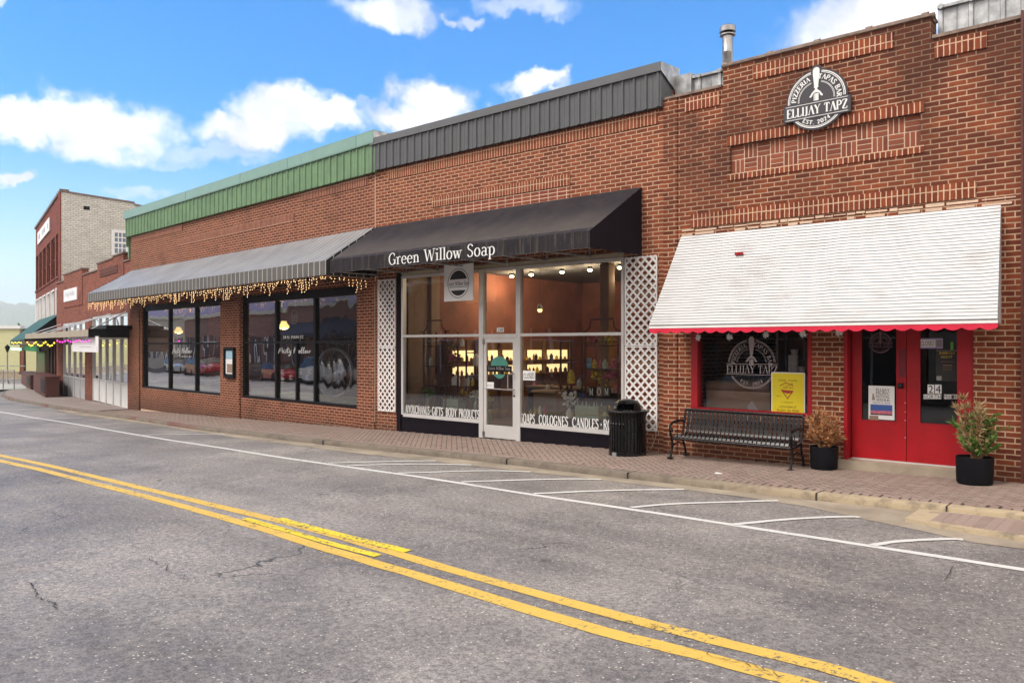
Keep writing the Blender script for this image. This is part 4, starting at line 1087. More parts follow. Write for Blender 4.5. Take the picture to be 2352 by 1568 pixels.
for i, h_ in enumerate(L3 + L2):
    up = i < len(L3); a, b_, c, d = h_; m = MB()
    m.box(a, a + .09, .10, .18, c, d); m.box(b_ - .09, b_, .10, .18, c, d); m.box(a, b_, .10, .18, d - .09, d); m.box(a, b_, .10, .18, c, c + .09); m.box(a + .09, b_ - .09, .12, .17, (c + d)/2 - .03, (c + d)/2 + .03)
    if not up: m.box(a + .001, a + .12, -.05, .099, c, d); m.box(a - .12, a, -.05, .02, c - .05, d + .1); m.box(b_, b_ + .12, -.015, .02, c - .05, d + .1); m.box(a, b_, -.015, .02, d + .002, d + .1)
    f_ = m.build('window_frame', M['brownwood'] if up else M['white'], B4)
    m = MB(); m.quad((a, .14, c), (b_, .14, c), (b_, .14, d), (a, .14, d)); m.build('glass', M['glassD'] if up else M['paper'], f_)
    if up: part('window_sill', M['brick4'], B4, (a - .1, b_ + .1, -.06, .1, c - .12, c))
# shop front of the tall building, set in the ground storey
sh = MB(); z4 = zg(F4.w(-10)[0])
part('ground_storey_front', M['brownwood'], B4, (-26, -.9, -.10, -.062, z4 - .5, 2.2))
for a in (-1.4, -3.2, -5.0): sh.box(a, a + .35, -.22, -.10, z4 - .4, 2.2)
sh.build('pilasters', M['brownwood'], B4)

# ------------------------------------------------------------ signs on the walls
sg = thing('wall_sign', 'long white painted board high on the tall brick building', 'sign', F4, (F4.s(102), -.02, 8.8))
s0, s1 = F4.s(89), F4.s(116); part('board', M['paper'], sg, (s0, s1, -.08, -.02, 8.75, 9.55))
for i, q in enumerate((.12, .2, .42, .52, .62, .86)): part('letter', M['vinylg'], sg, (s0 + (s1 - s0)*q, s0 + (s1 - s0)*q + .45, -.086, -.081, 8.98, 9.3))
s0, s1 = F3.s(149.2), F3.s(179.3); z0, z1 = F3.z(149, 694), F3.z(149, 667)
sg = thing('wall_sign', 'white rectangular sign with faint script on the low brick building', 'sign', F3, ((s0 + s1)/2, -.03, z0))
part('board', M['paper'], sg, (s0, s1, -.06, -.01, z0, z1))
m = MB(); script(m, s0 + .35, (z0 + z1)/2 - .05, .22, (s1 - s0)*.75, -.064); m.build('lettering', pm('faint_script', (.45, .5, .55), .6), sg)
s0, s1 = F3.s(167, -1.2), F3.s(226.7, -1.2); z0, z1 = F3.z(226, 809, -1.2), F3.z(226, 772, -1.2)
sg = thing('hanging_sign', 'white panel sign hanging under the flat metal canopy', 'sign', F3, ((s0 + s1)/2, -1.2, z0))
part('board', M['paper'], sg, (s0, s1, -1.22, -1.19, z0, z1))
part('underline', M['vinylg'], sg, (s0 + (s1 - s0)*.3, s0 + (s1 - s0)*.75, -1.223, -1.2205, z0 + .18, z0 + .195)); m = MB(); script(m, s0 + .3, z0 + .45, .18, 2.2, -1.222); m.build('lettering', M['vinylg'], sg)
m = MB(); m.box(s0 + .1, s0 + .13, -1.215, -1.195, z1, z1 + .06); m.box(s1 - .13, s1 - .1, -1.215, -1.195, z1, z1 + .06); m.build('hanger', M['black'], sg)

# round tapas sign
cx, cz, rr = F1.s(1879), F1.z(1879, 231), .455
SG = thing('round_sign', 'round charcoal sign with white knife emblem and banner high on the brick wall', 'sign', F1, (cx, -.03, cz - rr))
bz = cz - .15; bhh = .125; bw_ = .50
m = MB(); pts = [(cx + rr*math.cos(2*math.pi*i/64), -.035, cz + rr*math.sin(2*math.pi*i/64)) for i in range(64)]
m.prism(pts, (0, -.035, 0)); m.box(cx - bw_, cx + bw_, -.078, -.036, bz - bhh, bz + bhh)
m.prism([(cx + .075*math.cos(R(a)), -.035, cz + rr - .01 + .075*math.sin(R(a))) for a in range(0, 181, 15)] + [(cx - .075, -.035, cz + .3), (cx + .075, -.035, cz + .3)], (0, -.036, 0))
m.build('board', M['signdark'], SG)
def emblem(mb, cx, cz, rr, y, bz, bhh, bw_, full=True, heavy=1.):
    def arcr(r, a0, a1, w_):
        n = 40; P_ = [(cx + r*math.cos(R(a0 + (a1 - a0)*i/n)), cz + r*math.sin(R(a0 + (a1 - a0)*i/n))) for i in range(n + 1)]
        for p in ribbon(P_, lambda a, b: w_): mb.poly([(q[0], y, q[1]) for q in p])
    t0 = math.degrees(math.asin((bz + bhh - cz)/rr*1.12)); t1 = math.degrees(math.asin((bz - bhh - cz)/(rr*.93)))
    for r, w_ in ((rr*.93, .012*heavy), (rr*.885, .008*heavy)):
        a0 = math.degrees(math.asin(min(.99, (bz + bhh + .01 - cz)/r))); b0 = math.degrees(math.asin(max(-.99, (bz - bhh - .01 - cz)/r)))
        arcr(r, a0, 79, w_); arcr(r, 101, 180 - a0, w_); arcr(r, 180 - b0, 360 + b0, w_)
    for r in (rr*.60, rr*.57):
        a0 = math.degrees(math.asin(min(.99, (bz + bhh + .01 - cz)/r))); arcr(r, a0, 74, .005*heavy); arcr(r, 106, 180 - a0, .005*heavy)
    for zz in (bz + bhh - .022*rr/.455, bz - bhh + .022*rr/.455): mb.box(cx - bw_*.93, cx + bw_*.93, y - .002, y, zz - .004, zz + .004)
    k = rr/.455; prof = [(-.036,.47),(-.05,.44),(-.05,.38),(-.034,.24),(-.03,.20),(-.036,.185),(-.022,.17),(.022,.17),(.036,.185),(.03,.20),(.034,.24),(.05,.38),(.05,.44),(.036,.47),(.0,.485)]
    mb.poly([(cx + a*k, y - .0012, cz + b_*k) for a, b_ in prof])
    mb.box(cx - .017*k, cx + .017*k, y - .003, y - .0012, cz + .13*k, cz + .172*k)
    hd = [(-.022,.145),(.022,.145),(.07,.10),(.085,.07),(.10,.06),(.095,.035),(.075,.04),(.06,.055),(.045,.09),(0,.105),(-.045,.09),(-.06,.055),(-.075,.04),(-.095,.035),(-.10,.06),(-.085,.07),(-.07,.10)]
    hd1 = [hd[0]] + [(0,.145)] + [(0,.105)] + hd[10:]; hd2 = [(0,.145), hd[1]] + hd[2:9] + [(0,.105)]
    for q in (hd1, hd2): mb.poly([(cx + a*k, y - .0016, cz + b_*k) for a, b_ in q])
    mb.box(cx - .036*k, cx - .022*k, y - .003, y - .0012, cz - .02*k, cz + .085*k); mb.box(cx - .016*k, cx + .036*k, y - .003, y - .0012, cz - .02*k, cz + .088*k)
    arc_text(mb, 'PIZZERI^', cx, cz, rr*.745, R(143), .072*k, y, thick=.2*heavy, thin=.1*heavy); arc_text(mb, 'T^P^S B^R', cx, cz, rr*.745, R(40), .072*k, y, thick=.2*heavy, thin=.1*heavy)
    arc_text(mb, 'EST. 2024', cx, cz, rr*.76, R(270), .060*k, y, cw=False, sp=.2, thick=.2*heavy, thin=.1*heavy)
    serif(mb, 'ELLIJ^Y T^PZ', cx - bw_*.90, bz - .068*k, .135*k, bw_*1.82, y - .002, thick=.18*heavy, thin=.07*heavy, sp=.04)
m = MB(); emblem(m, cx, cz, rr, -.080, bz, bhh, bw_, heavy=1.25); EM = m.build('lettering', M['vinyl'], SG)
# the outer rings and lettering stand on the disc face, slightly behind the banner face

# ------------------------------------------------------------ awnings
# white ribbed aluminium awning
aw_p = .80
A0 = F1.s(1567), F1.s(2300); zA = F1.z(1933, 510.6) ; Fz = F1.z(2292, 736, -aw_p)
fx = (F1.s(1492, -aw_p), F1.s(2292, -aw_p)); fz = (F1.z(1492, 748, -aw_p), F1.z(2292, 737, -aw_p))
AW = thing('awning', 'white ribbed aluminium awning with red scalloped edge', 'awning', F1, ((A0[0] + A0[1])/2, 0, 2.1))
zbt = sum(fz)/2
m = MB(); N = 33; L_, R_ = [], []
for i in range(N):
    for k, dd in ((0, .030), (.78, .028), (.80, -.035), (.999, -.035)):
        t_ = (i + k)/N; y = -.02 - (aw_p - .02)*t_; z = zA - (zA - zbt)*t_
        nrm = Vector((0, -(zA - zbt), -(aw_p))).normalized(); nrm = Vector((0, -(zA - zbt), aw_p)).normalized()
        o_ = Vector((0, y, z)) + Vector((0, nrm.y, nrm.z*-1 if nrm.z < 0 else nrm.z))*dd
        L_.append((A0[0] + (fx[0] - A0[0])*t_, o_.y, o_.z)); R_.append((A0[1] + (fx[1] - A0[1])*t_, o_.y, o_.z))
nn = len(L_); KC = 26; ra = random.Random(4); dev = [ra.uniform(-.005, .005) for _ in range(KC + 1)]
for c_ in range(KC + 1):
    u = c_/KC; sg2 = -.022*math.sin(math.pi*((u*5) % 1))
    for i in range(nn):
        a_, b2 = L_[i], R_[i]; t_ = i/nn; dz = (dev[c_] + sg2*.45)*math.sin(math.pi*t_) + ra.uniform(-.0012, .0012)
        m.v.append((a_[0] + (b2[0] - a_[0])*u, a_[1] + (b2[1] - a_[1])*u, a_[2] + dz))
for c_ in range(KC): m.f += [(c_*nn + i, c_*nn + i + 1, (c_ + 1)*nn + i + 1, (c_ + 1)*nn + i) for i in range(nn - 1)]
mt, t, b = newmat('white_slats'); oc = t.add('ShaderNodeTexCoord').outputs['Object']
c = t.mix(t.ss(t.noise(t.v('MULTIPLY', oc, (1.2, 1, 2.5)), 1.5, 5, .65), .45, .75), (.55, .55, .56), (.43, .42, .43))
t.put(b.inputs['Base Color'], c); b.inputs['Roughness'].default_value = .45
m.build('slats', mt, AW)
m = MB()
for (xw, xf) in ((A0[0], fx[0]), (A0[1], fx[1])):
    sgn = -1 if xw == A0[0] else 1
    m.add([(xw, 0, zA), (xf, -aw_p, zbt), (xf, -aw_p, zbt - .03), (xw, 0, zbt - .03), (xw - sgn*.02, 0, zA), (xf - sgn*.02, -aw_p, zbt), (xf - sgn*.02, -aw_p, zbt - .03), (xw - sgn*.02, 0, zbt - .03)], [(0,1,2,3),(7,6,5,4),(0,4,5,1),(1,5,6,2),(2,6,7,3)])
    m.build('end_panel', M['grey'], AW); m = MB()
m = MB(); 
for i in range(9):
    x = fx[0] + (fx[1] - fx[0])*(i + .5)/9; m.bar((x, -.03, zA - .06), (x, -aw_p + .02, zbt - .02), .03)
m.box(fx[0], fx[1], -aw_p - .012, -aw_p + .012, zbt - .035, zbt + .002)
m.build('frame', M['white'], AW)
m = MB(); n_ = 25; pts = []
for i in range(n_):
    x0 = fx[0] + (fx[1] - fx[0])*i/n_; x1 = fx[0] + (fx[1] - fx[0])*(i + 1)/n_
    for k in range(8):
        u = k/8; pts.append((x0 + (x1 - x0)*u, zbt - .085 - .035*math.sin(math.pi*u)))
pts.append((fx[1], zbt - .085)); n2 = len(pts); y = -aw_p - .006
m.v = [(p[0], y, zbt - .02) for p in pts] + [(p[0], y - .004, p[1]) for p in pts]; m.v += [(v[0], v[1] + .02, v[2]) for v in m.v]
m.f = [(n2 + i, n2 + i + 1, i + 1, i) for i in range(n2 - 1)] + [(2*n2 + i, 2*n2 + i + 1, 3*n2 + i + 1, 3*n2 + i) for i in range(n2 - 1)] + [(n2 + i, 3*n2 + i, 3*n2 + i + 1, n2 + i + 1) for i in range(n2 - 1)]
m.build('scalloped_valance', M['pink'], AW)
part('red_patch', M['red'], AW, (F1.s(1690, -.25), F1.s(1708, -.25), -.29, -.262, F1.z(1700, 585, -.28), F1.z(1700, 579, -.28)))

# black fabric awning of the soap shop
p = 1.45; wl_, wr = F1.s(866), F1.s(1475); fl_, frr = F1.s(759, -p), F1.s(1355, -p)
zw = F1.z(1475, 430); zt_ = (F1.z(1354, 528, -p) + F1.z(842, 589, -p))/2; zb_ = (F1.z(1355, 568, -p) + F1.z(842, 619, -p))/2
AB = thing('awning', 'black fabric awning with white shop lettering on its front', 'awning', F1, ((wl_ + wr)/2, 0, zb_))
def awfab(name, col, dust):
    mt, t, b = newmat(name); oc = t.add('ShaderNodeTexCoord').outputs['Object']; zz = t.xyz(oc)[2]
    n = t.noise(oc, 2.2, 6, .65); c = t.mix(t.m('ADD', t.m('MULTIPLY', t.ss(n, .35, .75), .15), t.m('MULTIPLY', t.m('MULTIPLY', t.ss(zz, .95, .37), t.m('GREATER_THAN', zz, .345)), .42)), col, dust)
    dr_ = t.m('MULTIPLY', t.ss(t.noise(t.v('MULTIPLY', oc, (14, 14, .8)), 1., 4, .6), .50, .72), t.m('MULTIPLY', t.ss(zz, .55, .30), .55))
    c = t.mix(dr_, c, dust); sp = t.m('GREATER_THAN', t.noise(oc, 55, 2, .5), .735)
    c = t.mix(t.m('MULTIPLY', sp, .5), c, (.35, .32, .27))
    t.put(b.inputs['Base Color'], c); b.inputs['Roughness'].default_value = .75; b.inputs['Specular IOR Level'].default_value = .2
    t.put(b.inputs['Normal'], t.bump(t.noise(oc, 3.5, 4, .5), .35, .03)); return mt
M['awblack'] = awfab('black_awning_fabric', (.018, .015, .020), (.115, .098, .082))
m = MB(); NX, NY = 56, 8; m.v = []
for j in range(NY + 1):
    for i in range(NX + 1):
        u, t_ = i/NX, j/NY
        xw = wl_ + (wr - wl_)*u; xf = fl_ + (frr - fl_)*u
        # the side edges fall straight, the front is set out from the wall
        x = xw + (xf - xw)*t_; sag = .035*math.sin(math.pi*t_)*abs(math.sin(math.pi*u*7))
        m.v.append((x, -.02 - (p - .02)*t_, zw + (zt_ - zw)*t_ - sag))
for j in range(NY):
    for i in range(NX): k = j*(NX + 1) + i; m.f.append((k, k + NX + 1, k + NX + 2, k + 1))
wr2 = wr; b0 = len(m.v)
TOP = m.build('canopy', M['awblack'], AB, smooth=True)
m = MB(); nv = 56
for j in range(2):
    for i in range(nv + 1):
        u = i/nv; m.v.append((fl_ + (frr - fl_)*u, -p - .004 + .012*math.sin(u*60)*(j), (zt_ if j == 0 else zb_ + .012*math.sin(u*math.pi*7)*0)))
m.f = [(i, nv + 1 + i, nv + 2 + i, i + 1) for i in range(nv)]
VAL = m.build('valance', M['awblack'], AB)
for xw, xf, nm in ((wl_, fl_, 'end_panel'), (wr, frr, 'end_panel')):
    m = MB(); zl = F1.z(1475, 586); m.poly([(xw, -.01, zw), (xf, -p, zt_), (xf, -p, zb_), (xw, -.01, zl if xw == wr else zb_ + .02)]); m.build(nm, M['plinth'], AB)
m = MB(); m.tube([(fl_, -p + .03, zb_ + .02), (frr, -p + .03, zb_ + .02)], .02, 6); m.tube([(fl_, -p + .03, zt_ - .03), (frr, -p + .03, zt_ - .03)], .02, 6); m.tube([(wl_ + .04, -.05, zw - .09), (wr - .04, -.05, zw - .09)], .02, 6)
for i in range(8):
    u = .012 + .976*i/7; xw = wl_ + (wr - wl_)*u; xf = fl_ + (frr - fl_)*u
    m.tube([(xw, -.06, zw - .12), (xf, -p + .04, zt_ - .09)], .018, 6); m.tube([(xw, -.05, zb_ + .05), (xf, -p + .03, zb_ + .03)], .018, 6); m.tube([(xw, -.05, zb_), (xw, -.05, zw - .05)], .018, 6)
m.build('frame', M['galv'], AB)
m = MB(); x0 = F1.s(895, -p); x1 = F1.s(1141, -p); serif(m, 'Green Willow Soap', x0, (zt_ + zb_)/2 - .10, .235, x1 - x0, -p - .022, thick=.135, thin=.05)
m.build('lettering', M['vinyl'], AB)

# grey pinstriped awning of the restaurant (on the turned wall)
p2 = 1.30; wl_, wr = F2.s(303), F2.s(861); fl_, frr = F2.s(201, -p2), F2.s(748, -p2)
zw = 4.68; zt_ = (F2.z(291, 666, -p2) + F2.z(748, 591, -p2))/2; zb_ = (F2.z(291, 685.5, -p2) + F2.z(745, 628, -p2))/2
print('awning2', zt_, zb_, F2.z(291, 666, -p2), F2.z(748, 591, -p2), F2.z(291, 685.5, -p2), F2.z(745, 628, -p2), 'awB', fx, fz)
AG = thing('awning', 'long grey pinstriped awning above the restaurant windows', 'awning', F2, ((wl_ + wr)/2, 0, zb_))
mt, t, b = newmat('grey_stripe_fabric'); oc = t.add('ShaderNodeTexCoord').outputs['Object']; ox_, oy_, oz_ = t.xyz(oc)
ph = t.m('FRACT', t.m('MULTIPLY', ox_, 1/.245)); st_ = t.ss(t.m('ABSOLUTE', t.m('SUBTRACT', ph, .5)), .070, .045)
ph2 = t.m('FRACT', t.m('MULTIPLY', ox_, 1/1.96)); st2 = t.ss(t.m('ABSOLUTE', t.m('SUBTRACT', ph2, .5)), .12, .10)
bs = t.mix(t.ss(t.noise(oc, 1.4, 4, .6), .3, .7), (.155, .155, .16), (.235, .235, .24)); bs = t.mix(t.m('MULTIPLY', st2, .0), bs, (.10, .10, .11))
t.put(b.inputs['Base Color'], t.mix(st_, bs, (.46, .455, .44))); b.inputs['Roughness'].default_value = .5
M['awgrey'] = mt
m = MB(); NX = 60
for j in range(7):
    for i in range(NX + 1):
        u, t_ = i/NX, j/6
        m.v.append((wl_ + (wr - wl_)*u + ((fl_ - wl_) + ((frr - wr) - (fl_ - wl_))*u)*t_, -.02 - (p2 - .02)*t_, zw + (zt_ - zw)*t_ - .02*math.sin(math.pi*t_)))
for j in range(6):
    for i in range(NX): k = j*(NX + 1) + i; m.f.append((k, k + NX + 1, k + NX + 2, k + 1))
m.build('canopy', M['awgrey'], AG, smooth=True)
m = MB(); m.quad((fl_, -p2 - .003, zt_), (fl_, -p2 - .003, zb_), (frr, -p2 - .003, zb_), (frr, -p2 - .003, zt_))
mt2, t, b = newmat('grey_stripe_valance'); oc = t.add('ShaderNodeTexCoord').outputs['Object']; ox_ = t.xyz(oc)[0]
ph = t.m('FRACT', t.m('MULTIPLY', ox_, 1/.245)); st_ = t.ss(t.m('ABSOLUTE', t.m('SUBTRACT', ph, .5)), .060, .035)
t.put(b.inputs['Base Color'], t.mix(st_, t.mix(t.noise(oc, 3, 4, .6), (.075, .07, .065), (.14, .13, .12)), (.52, .50, .46))); b.inputs['Roughness'].default_value = .6
m.build('valance', mt2, AG)
mt3, t, b = newmat('grey_stripe_end'); oc = t.add('ShaderNodeTexCoord').outputs['Object']; q = t.xyz(oc)
ph = t.m('FRACT', t.m('MULTIPLY', q[1], 1/.2)); st_ = t.ss(t.m('ABSOLUTE', t.m('SUBTRACT', ph, .5)), .07, .04)
t.put(b.inputs['Base Color'], t.mix(st_, (.018, .018, .025), (.55, .54, .50))); b.inputs['Roughness'].default_value = .6
for xw, xf in ((wl_, fl_), (wr, frr)):
    m = MB(); m.poly([(xw, -.01, zw), (xf, -p2, zt_), (xf, -p2, zb_), (xw, -.01, zb_)]); m.build('end_panel', mt3, AG)
m = MB(); m.tube([(fl_, -p2 + .03, zb_ + .02), (frr, -p2 + .03, zb_ + .02)], .02, 6); m.tube([(fl_, -p2 + .03, zt_ - .03), (frr, -p2 + .03, zt_ - .03)], .02, 6)
for i in range(12):
    u = .01 + .98*i/11; xw = wl_ + (wr - wl_)*u; xf = fl_ + (frr - fl_)*u
    m.tube([(xw, -.05, zw - .06), (xf, -p2 + .03, zt_ - .05)], .018, 6); m.tube([(xw, -.05, zb_ + .03), (xf, -p2 + .03, zb_ + .03)], .018, 6)
m.build('frame', M['black'], AG)

# icicle lights along the grey awning
IL = thing('icicle_lights', 'string of warm white icicle lights hanging from the grey awning', 'string lights', F2, ((fl_ + frr)/2, -p2, zb_))
wi, bu = MB(), MB(); r2 = random.Random(11)
def drop(x, y, z, L_):
    k = max(2, int(L_/.055)); pts = []; dx = 0
    for i in range(k + 1):
        pts.append((x + dx, y + r2.uniform(-.012, .012), z - L_*i/k)); dx += r2.uniform(-.022, .022)
        if i: bu.ball((pts[-1][0] + r2.choice((-1, 1))*.016, pts[-1][1] - .012, pts[-1][2]), .0075, 4)
    wi.tube(pts, .0042, 4, caps=False)
path = [(fl_, -p2 + .02), (frr - .1, -p2 + .02), (wr - .15, -.08)]
for (xa_, ya_), (xb_, yb_) in zip(path, path[1:]):
    L_ = math.hypot(xb_ - xa_, yb_ - ya_); k = int(L_/.115)
    wi.tube([(xa_ + (xb_ - xa_)*i/k, ya_ + (yb_ - ya_)*i/k, zb_ + .0 - .012*(i % 2)) for i in range(k + 1)], .0045, 4, caps=False)
    for i in range(k):
        f = (i + .5)/k; drop(xa_ + (xb_ - xa_)*f + r2.uniform(-.03, .03), ya_ + (yb_ - ya_)*f, zb_ - .01, r2.choice((.07, .12, .16, .2, .26, .34)))
wi.build('wire', M['wire'], IL); bu.build('bulbs', M['bulb'], IL, kind='stuff')

# ============================================================ street across (seen in the shop glass)
def pxof(x, y):
    dx, dy = x - CAM.x, y - CAM.y; rr_ = dx*math.cos(YAW) + dy*math.sin(YAW); dd = -dx*math.sin(YAW) + dy*math.cos(YAW)
    return CX + FPX*rr_/dd
def solve_p(F, s, px):
    lo, hi = 0., 6.
    for _ in range(40):
        mid = (lo + hi)/2
        if pxof(*F.w(s, -mid)) > px: lo = mid
        else: hi = mid
    return lo
def atd(px, depth):
    r = ray(px, CY)/FPX*depth; return (CAM.x + r.x, CAM.y + r.y)
FO = Fr((0, -19.0), 180)                      # facade line facing our side; s runs towards -X
m = MB(); m.v = []; m.f = []
for i, x in enumerate(range(-150, 31, 5)):
    m.v += [(x, -15.6, zg(x) + .0), (x, -19.0, zg(x) + .0), (x, -15.6, zg(x) - .12)]
for i in range(36): a = 3*i; m.f += [(a, a + 1, a + 4, a + 3), (a + 2, a, a + 3, a + 5)]
m.build('far_sidewalk', M['joint'], kind='structure')
M['opp1'] = brick('brick_opposite', (.27, .12, .085), (.22, .10, .07), (.28, .18, .14), stain=.2)
M['opp2'] = pm('beige_render', (.42, .36, .27), .8); M['hip'] = pm('purple_grey_roof', (.15, .12, .19), .7); M['opp3'] = pm('cream_cornice', (.52, .46, .34), .7)
def opposite(s0, s1, h, mat, roofh, label, aw=None, nwin=4):
    t_ = thing('shop_building', label, 'building', FO, ((s0 + s1)/2, 0, zg(-(s0 + s1)/2)))
    holes = []; L_ = s1 - s0
    for i in range(nwin):
        c_ = s0 + L_*(i + .5)/nwin; holes.append((c_ - L_/nwin*.34, c_ + L_/nwin*.34, .3, 2.7))
    wall('wall', mat, t_, s0, s1, -1.5, h, holes, .3)
    part('cornice', M['opp3'], t_, (s0 - .05, s1 + .05, -.25, .3, h, h + .35))
    part('side_walls', mat, t_, (s0, s0 + .2, .31, 9, -1.5, h)); part('side_walls', mat, t_, (s1 - .2, s1, .31, 9, -1.5, h))
    m = MB(); z0 = h + .352; m.add([(s0, -.2, z0), (s1, -.2, z0), (s1, 9, z0), (s0, 9, z0), (s0 + 3, 4, z0 + roofh), (s1 - 3, 4, z0 + roofh)], [(0,1,5,4),(1,2,5),(2,3,4,5),(3,0,4),(3,2,1,0)]); m.build('roof', M['hip'], t_)
    for hh in holes:
        m = MB(); m.quad((hh[0], .12, hh[2]), (hh[1], .12, hh[2]), (hh[1], .12, hh[3]), (hh[0], .12, hh[3])); w_ = m.build('window', M['intdark'], t_)
        m = MB(); x = hh[0]
        for q in (hh[0] + .04, (hh[0] + hh[1])/2, hh[1] - .04): m.box(q - .04, q + .04, .05, .11, hh[2], hh[3])
        m.box(hh[0], hh[1], .06, .10, hh[3] - .6, hh[3] - .53); m.build('frame', M['white'], w_)
    if aw:
        m = MB(); m.quad((s0 + .5, 0, 3.7), (s1 - .5, 0, 3.7), (s1 - .5, -1.4, 2.8), (s0 + .5, -1.4, 2.8)); m.quad((s0 + .5, -1.4, 2.8), (s1 - .5, -1.4, 2.8), (s1 - .5, -1.4, 2.5), (s0 + .5, -1.4, 2.5)); m.build('awning', aw, t_)
opposite(-8, 7, 5.6, M['opp2'], 1.6, 'beige rendered shop across the street with cream cornice', None, 3)
opposite(7.1, 22, 6.0, M['opp1'], 2.4, 'brick shop across the street with dark red awning', pm('maroon_awning', (.10, .012, .02), .7), 4)
opposite(22.1, 34, 5.4, M['opp1'], 2.0, 'brick shop across the street beside the maroon awning', None, 3)
opposite(34.1, 60, 5.0, M['opp1'], 2.6, 'long low brick building across the street under a hipped roof', pm('dark_awning', (.02, .018, .03), .7), 6)
opposite(60.1, 84, 4.6, M['opp1'], 3.0, 'low brown end building across the street', None, 5)
opposite(84.1, 112, 4.8, M['opp2'], 2.6, 'long beige building farthest across the street', None, 6)
opposite(112.1, 140, 5.4, M['opp1'], 2.6, 'brown building at the far end across the street', None, 5)
def car(s, col, label, h=1.5, y=-3.1, L_=4.6):
    mt = pm('car_paint_' + label.split()[0], col, .25, spec=.7, coat=.8, var=.02)
    x0 = -s; zb = zg(-s) - KH
    t_ = thing('parked_car', label, 'car', FO, (s, y, zb), group='cars parked across the street')
    k = L_/4.6; hw = .9
    st_ = [(-2.3,.35,.62,.72),(-2.2,.25,.78,.80),(-1.4,.22,.95,.88),(-.9,.22,1.0,.9),(.9,.22,1.0,.9),(1.7,.22,.98,.88),(2.2,.25,.90,.82),(2.3,.38,.70,.74)]
    m = MB()
    for x, zl, zt, wd in st_:
        for yy, zz in ((-wd, zl), (-wd*1.0, (zl + zt)/2), (-wd*.96, zt - .05), (-wd*.82, zt), (wd*.82, zt), (wd*.96, zt - .05), (wd, (zl + zt)/2), (wd, zl)): m.v.append((s + x*k, y + yy, zb + zz*(h/1.5)))
    for i in range(len(st_) - 1):
        for j in range(8): m.f.append((i*8 + j, (i + 1)*8 + j, (i + 1)*8 + (j + 1) % 8, i*8 + (j + 1) % 8))
    m.f += [tuple(range(8)), tuple(range(63, 55, -1))]; m.build('body', mt, t_, smooth=True)
    m = MB(); zr_ = h
    cab = [(-1.35,.98,.80),(-.6,1.42,.62),(.2,1.5,.62),(1.2,1.44,.60),(2.0,1.0,.78)]
    for x, zz, wd in cab:
        for yy, z2 in ((-.84, .97), (-wd, zz), (wd, zz), (.84, .97)): m.v.append((s + x*k, y + yy, zb + z2*(h/1.5)))
    for i in range(4):
        for j in range(3): m.f.append((i*4 + j, (i + 1)*4 + j, (i + 1)*4 + j + 1, i*4 + j + 1))
    m.build('windows', M['iron'], t_, smooth=True)
    m = MB(); m.box(s - .55*k, s + 1.2*k, y - .58, y + .58, zb + h*.985, zb + h*1.0); m.build('roof', mt, t_)
    for dx in (-1.45, 1.4):
        for sy in (-1, 1):
            m = MB(); m.lathe([(.0001, -.1), (.2, -.1), (.33, -.08), (.34, 0), (.33, .08), (.2, .1), (.0001, .1)], (0, 0, 0), 18)
            m.v = [(v[0] + s + dx*k, v[2] + y + sy*.84, v[1] + zb + .335) for v in m.v]; m.build('wheel', M['pot'], t_, smooth=True)
    for sy in (-.6, .6): part('headlight', M['glassy'], t_, (s - 2.31*k, s - 2.25*k, y + sy - .14, y + sy + .14, zb + .58, zb + .70))
car(17.5, (.02, .02, .022), 'black parked sedan across the street', 1.5); car(24.2, (.22, .22, .23), 'silver parked hatchback across the street', 1.5)
car(33.5, (.03, .035, .05), 'dark blue parked estate across the street', 1.6); car(40.3, (.35, .02, .02), 'red parked hatchback across the street', 1.55); car(47.5, (.55, .55, .56), 'white parked van-like car across the street', 1.8); car(55., (.40, .012, .03), 'crimson parked saloon further up across the street', 1.5); car(62., (.05, .05, .06), 'charcoal parked saloon further up across the street', 1.5); car(70., (.34, .01, .03), 'dark red parked pickup further up across the street', 1.7); car(78., (.30, .30, .33), 'grey parked saloon further up across the street', 1.5); car(10.8, (.35, .34, .32), 'pale parked sedan nearest across the street', 1.5)

# ============================================================ canopy, awning and street things up the road
pc = solve_p(F3, 0, 204); cl = F3.s(58.6, -pc)
CN = thing('flat_canopy', 'flat metal canopy held by rods over the low brick shops', 'canopy', F3, (cl/2, -pc/2, 2.2))
zf1, zf0 = F3.z(204, 760, -pc), F3.z(58.6, 776, -pc); zf = (zf1 + zf0)/2
print('canopy', pc, cl, zf0, zf1)
part('deck', M['galv'], CN, (cl, -.02, -pc + .03, -.02, zf - .05, zf + .02))
part('front_edge', M['beige'], CN, (cl, 0, -pc - .02, -pc + .028, zf - .12, zf + .13))
part('end_edge', M['blackframe'], CN, (-.018, .02, -pc - .02, -.02, zf - .16, zf + .16))
m = MB(); m.box(F3.s(262), .3, -.9, -.02, zf + .165, zf + .30); m.build('gutter_box', M['blackframe'], CN)
for wx, wy, ex in ((140.6, 745, 70), (211, 732, 92.6), (255, 721, 112), (291, 716, 203)):
    a = F3.hit(wx, wy); m = MB(); m.tube([(a[0], -.02, a[1]), (F3.s(ex, -pc), -pc + .05, zf + .12)], .025, 6); m.build('tie_rod', M['whitealu'], CN)
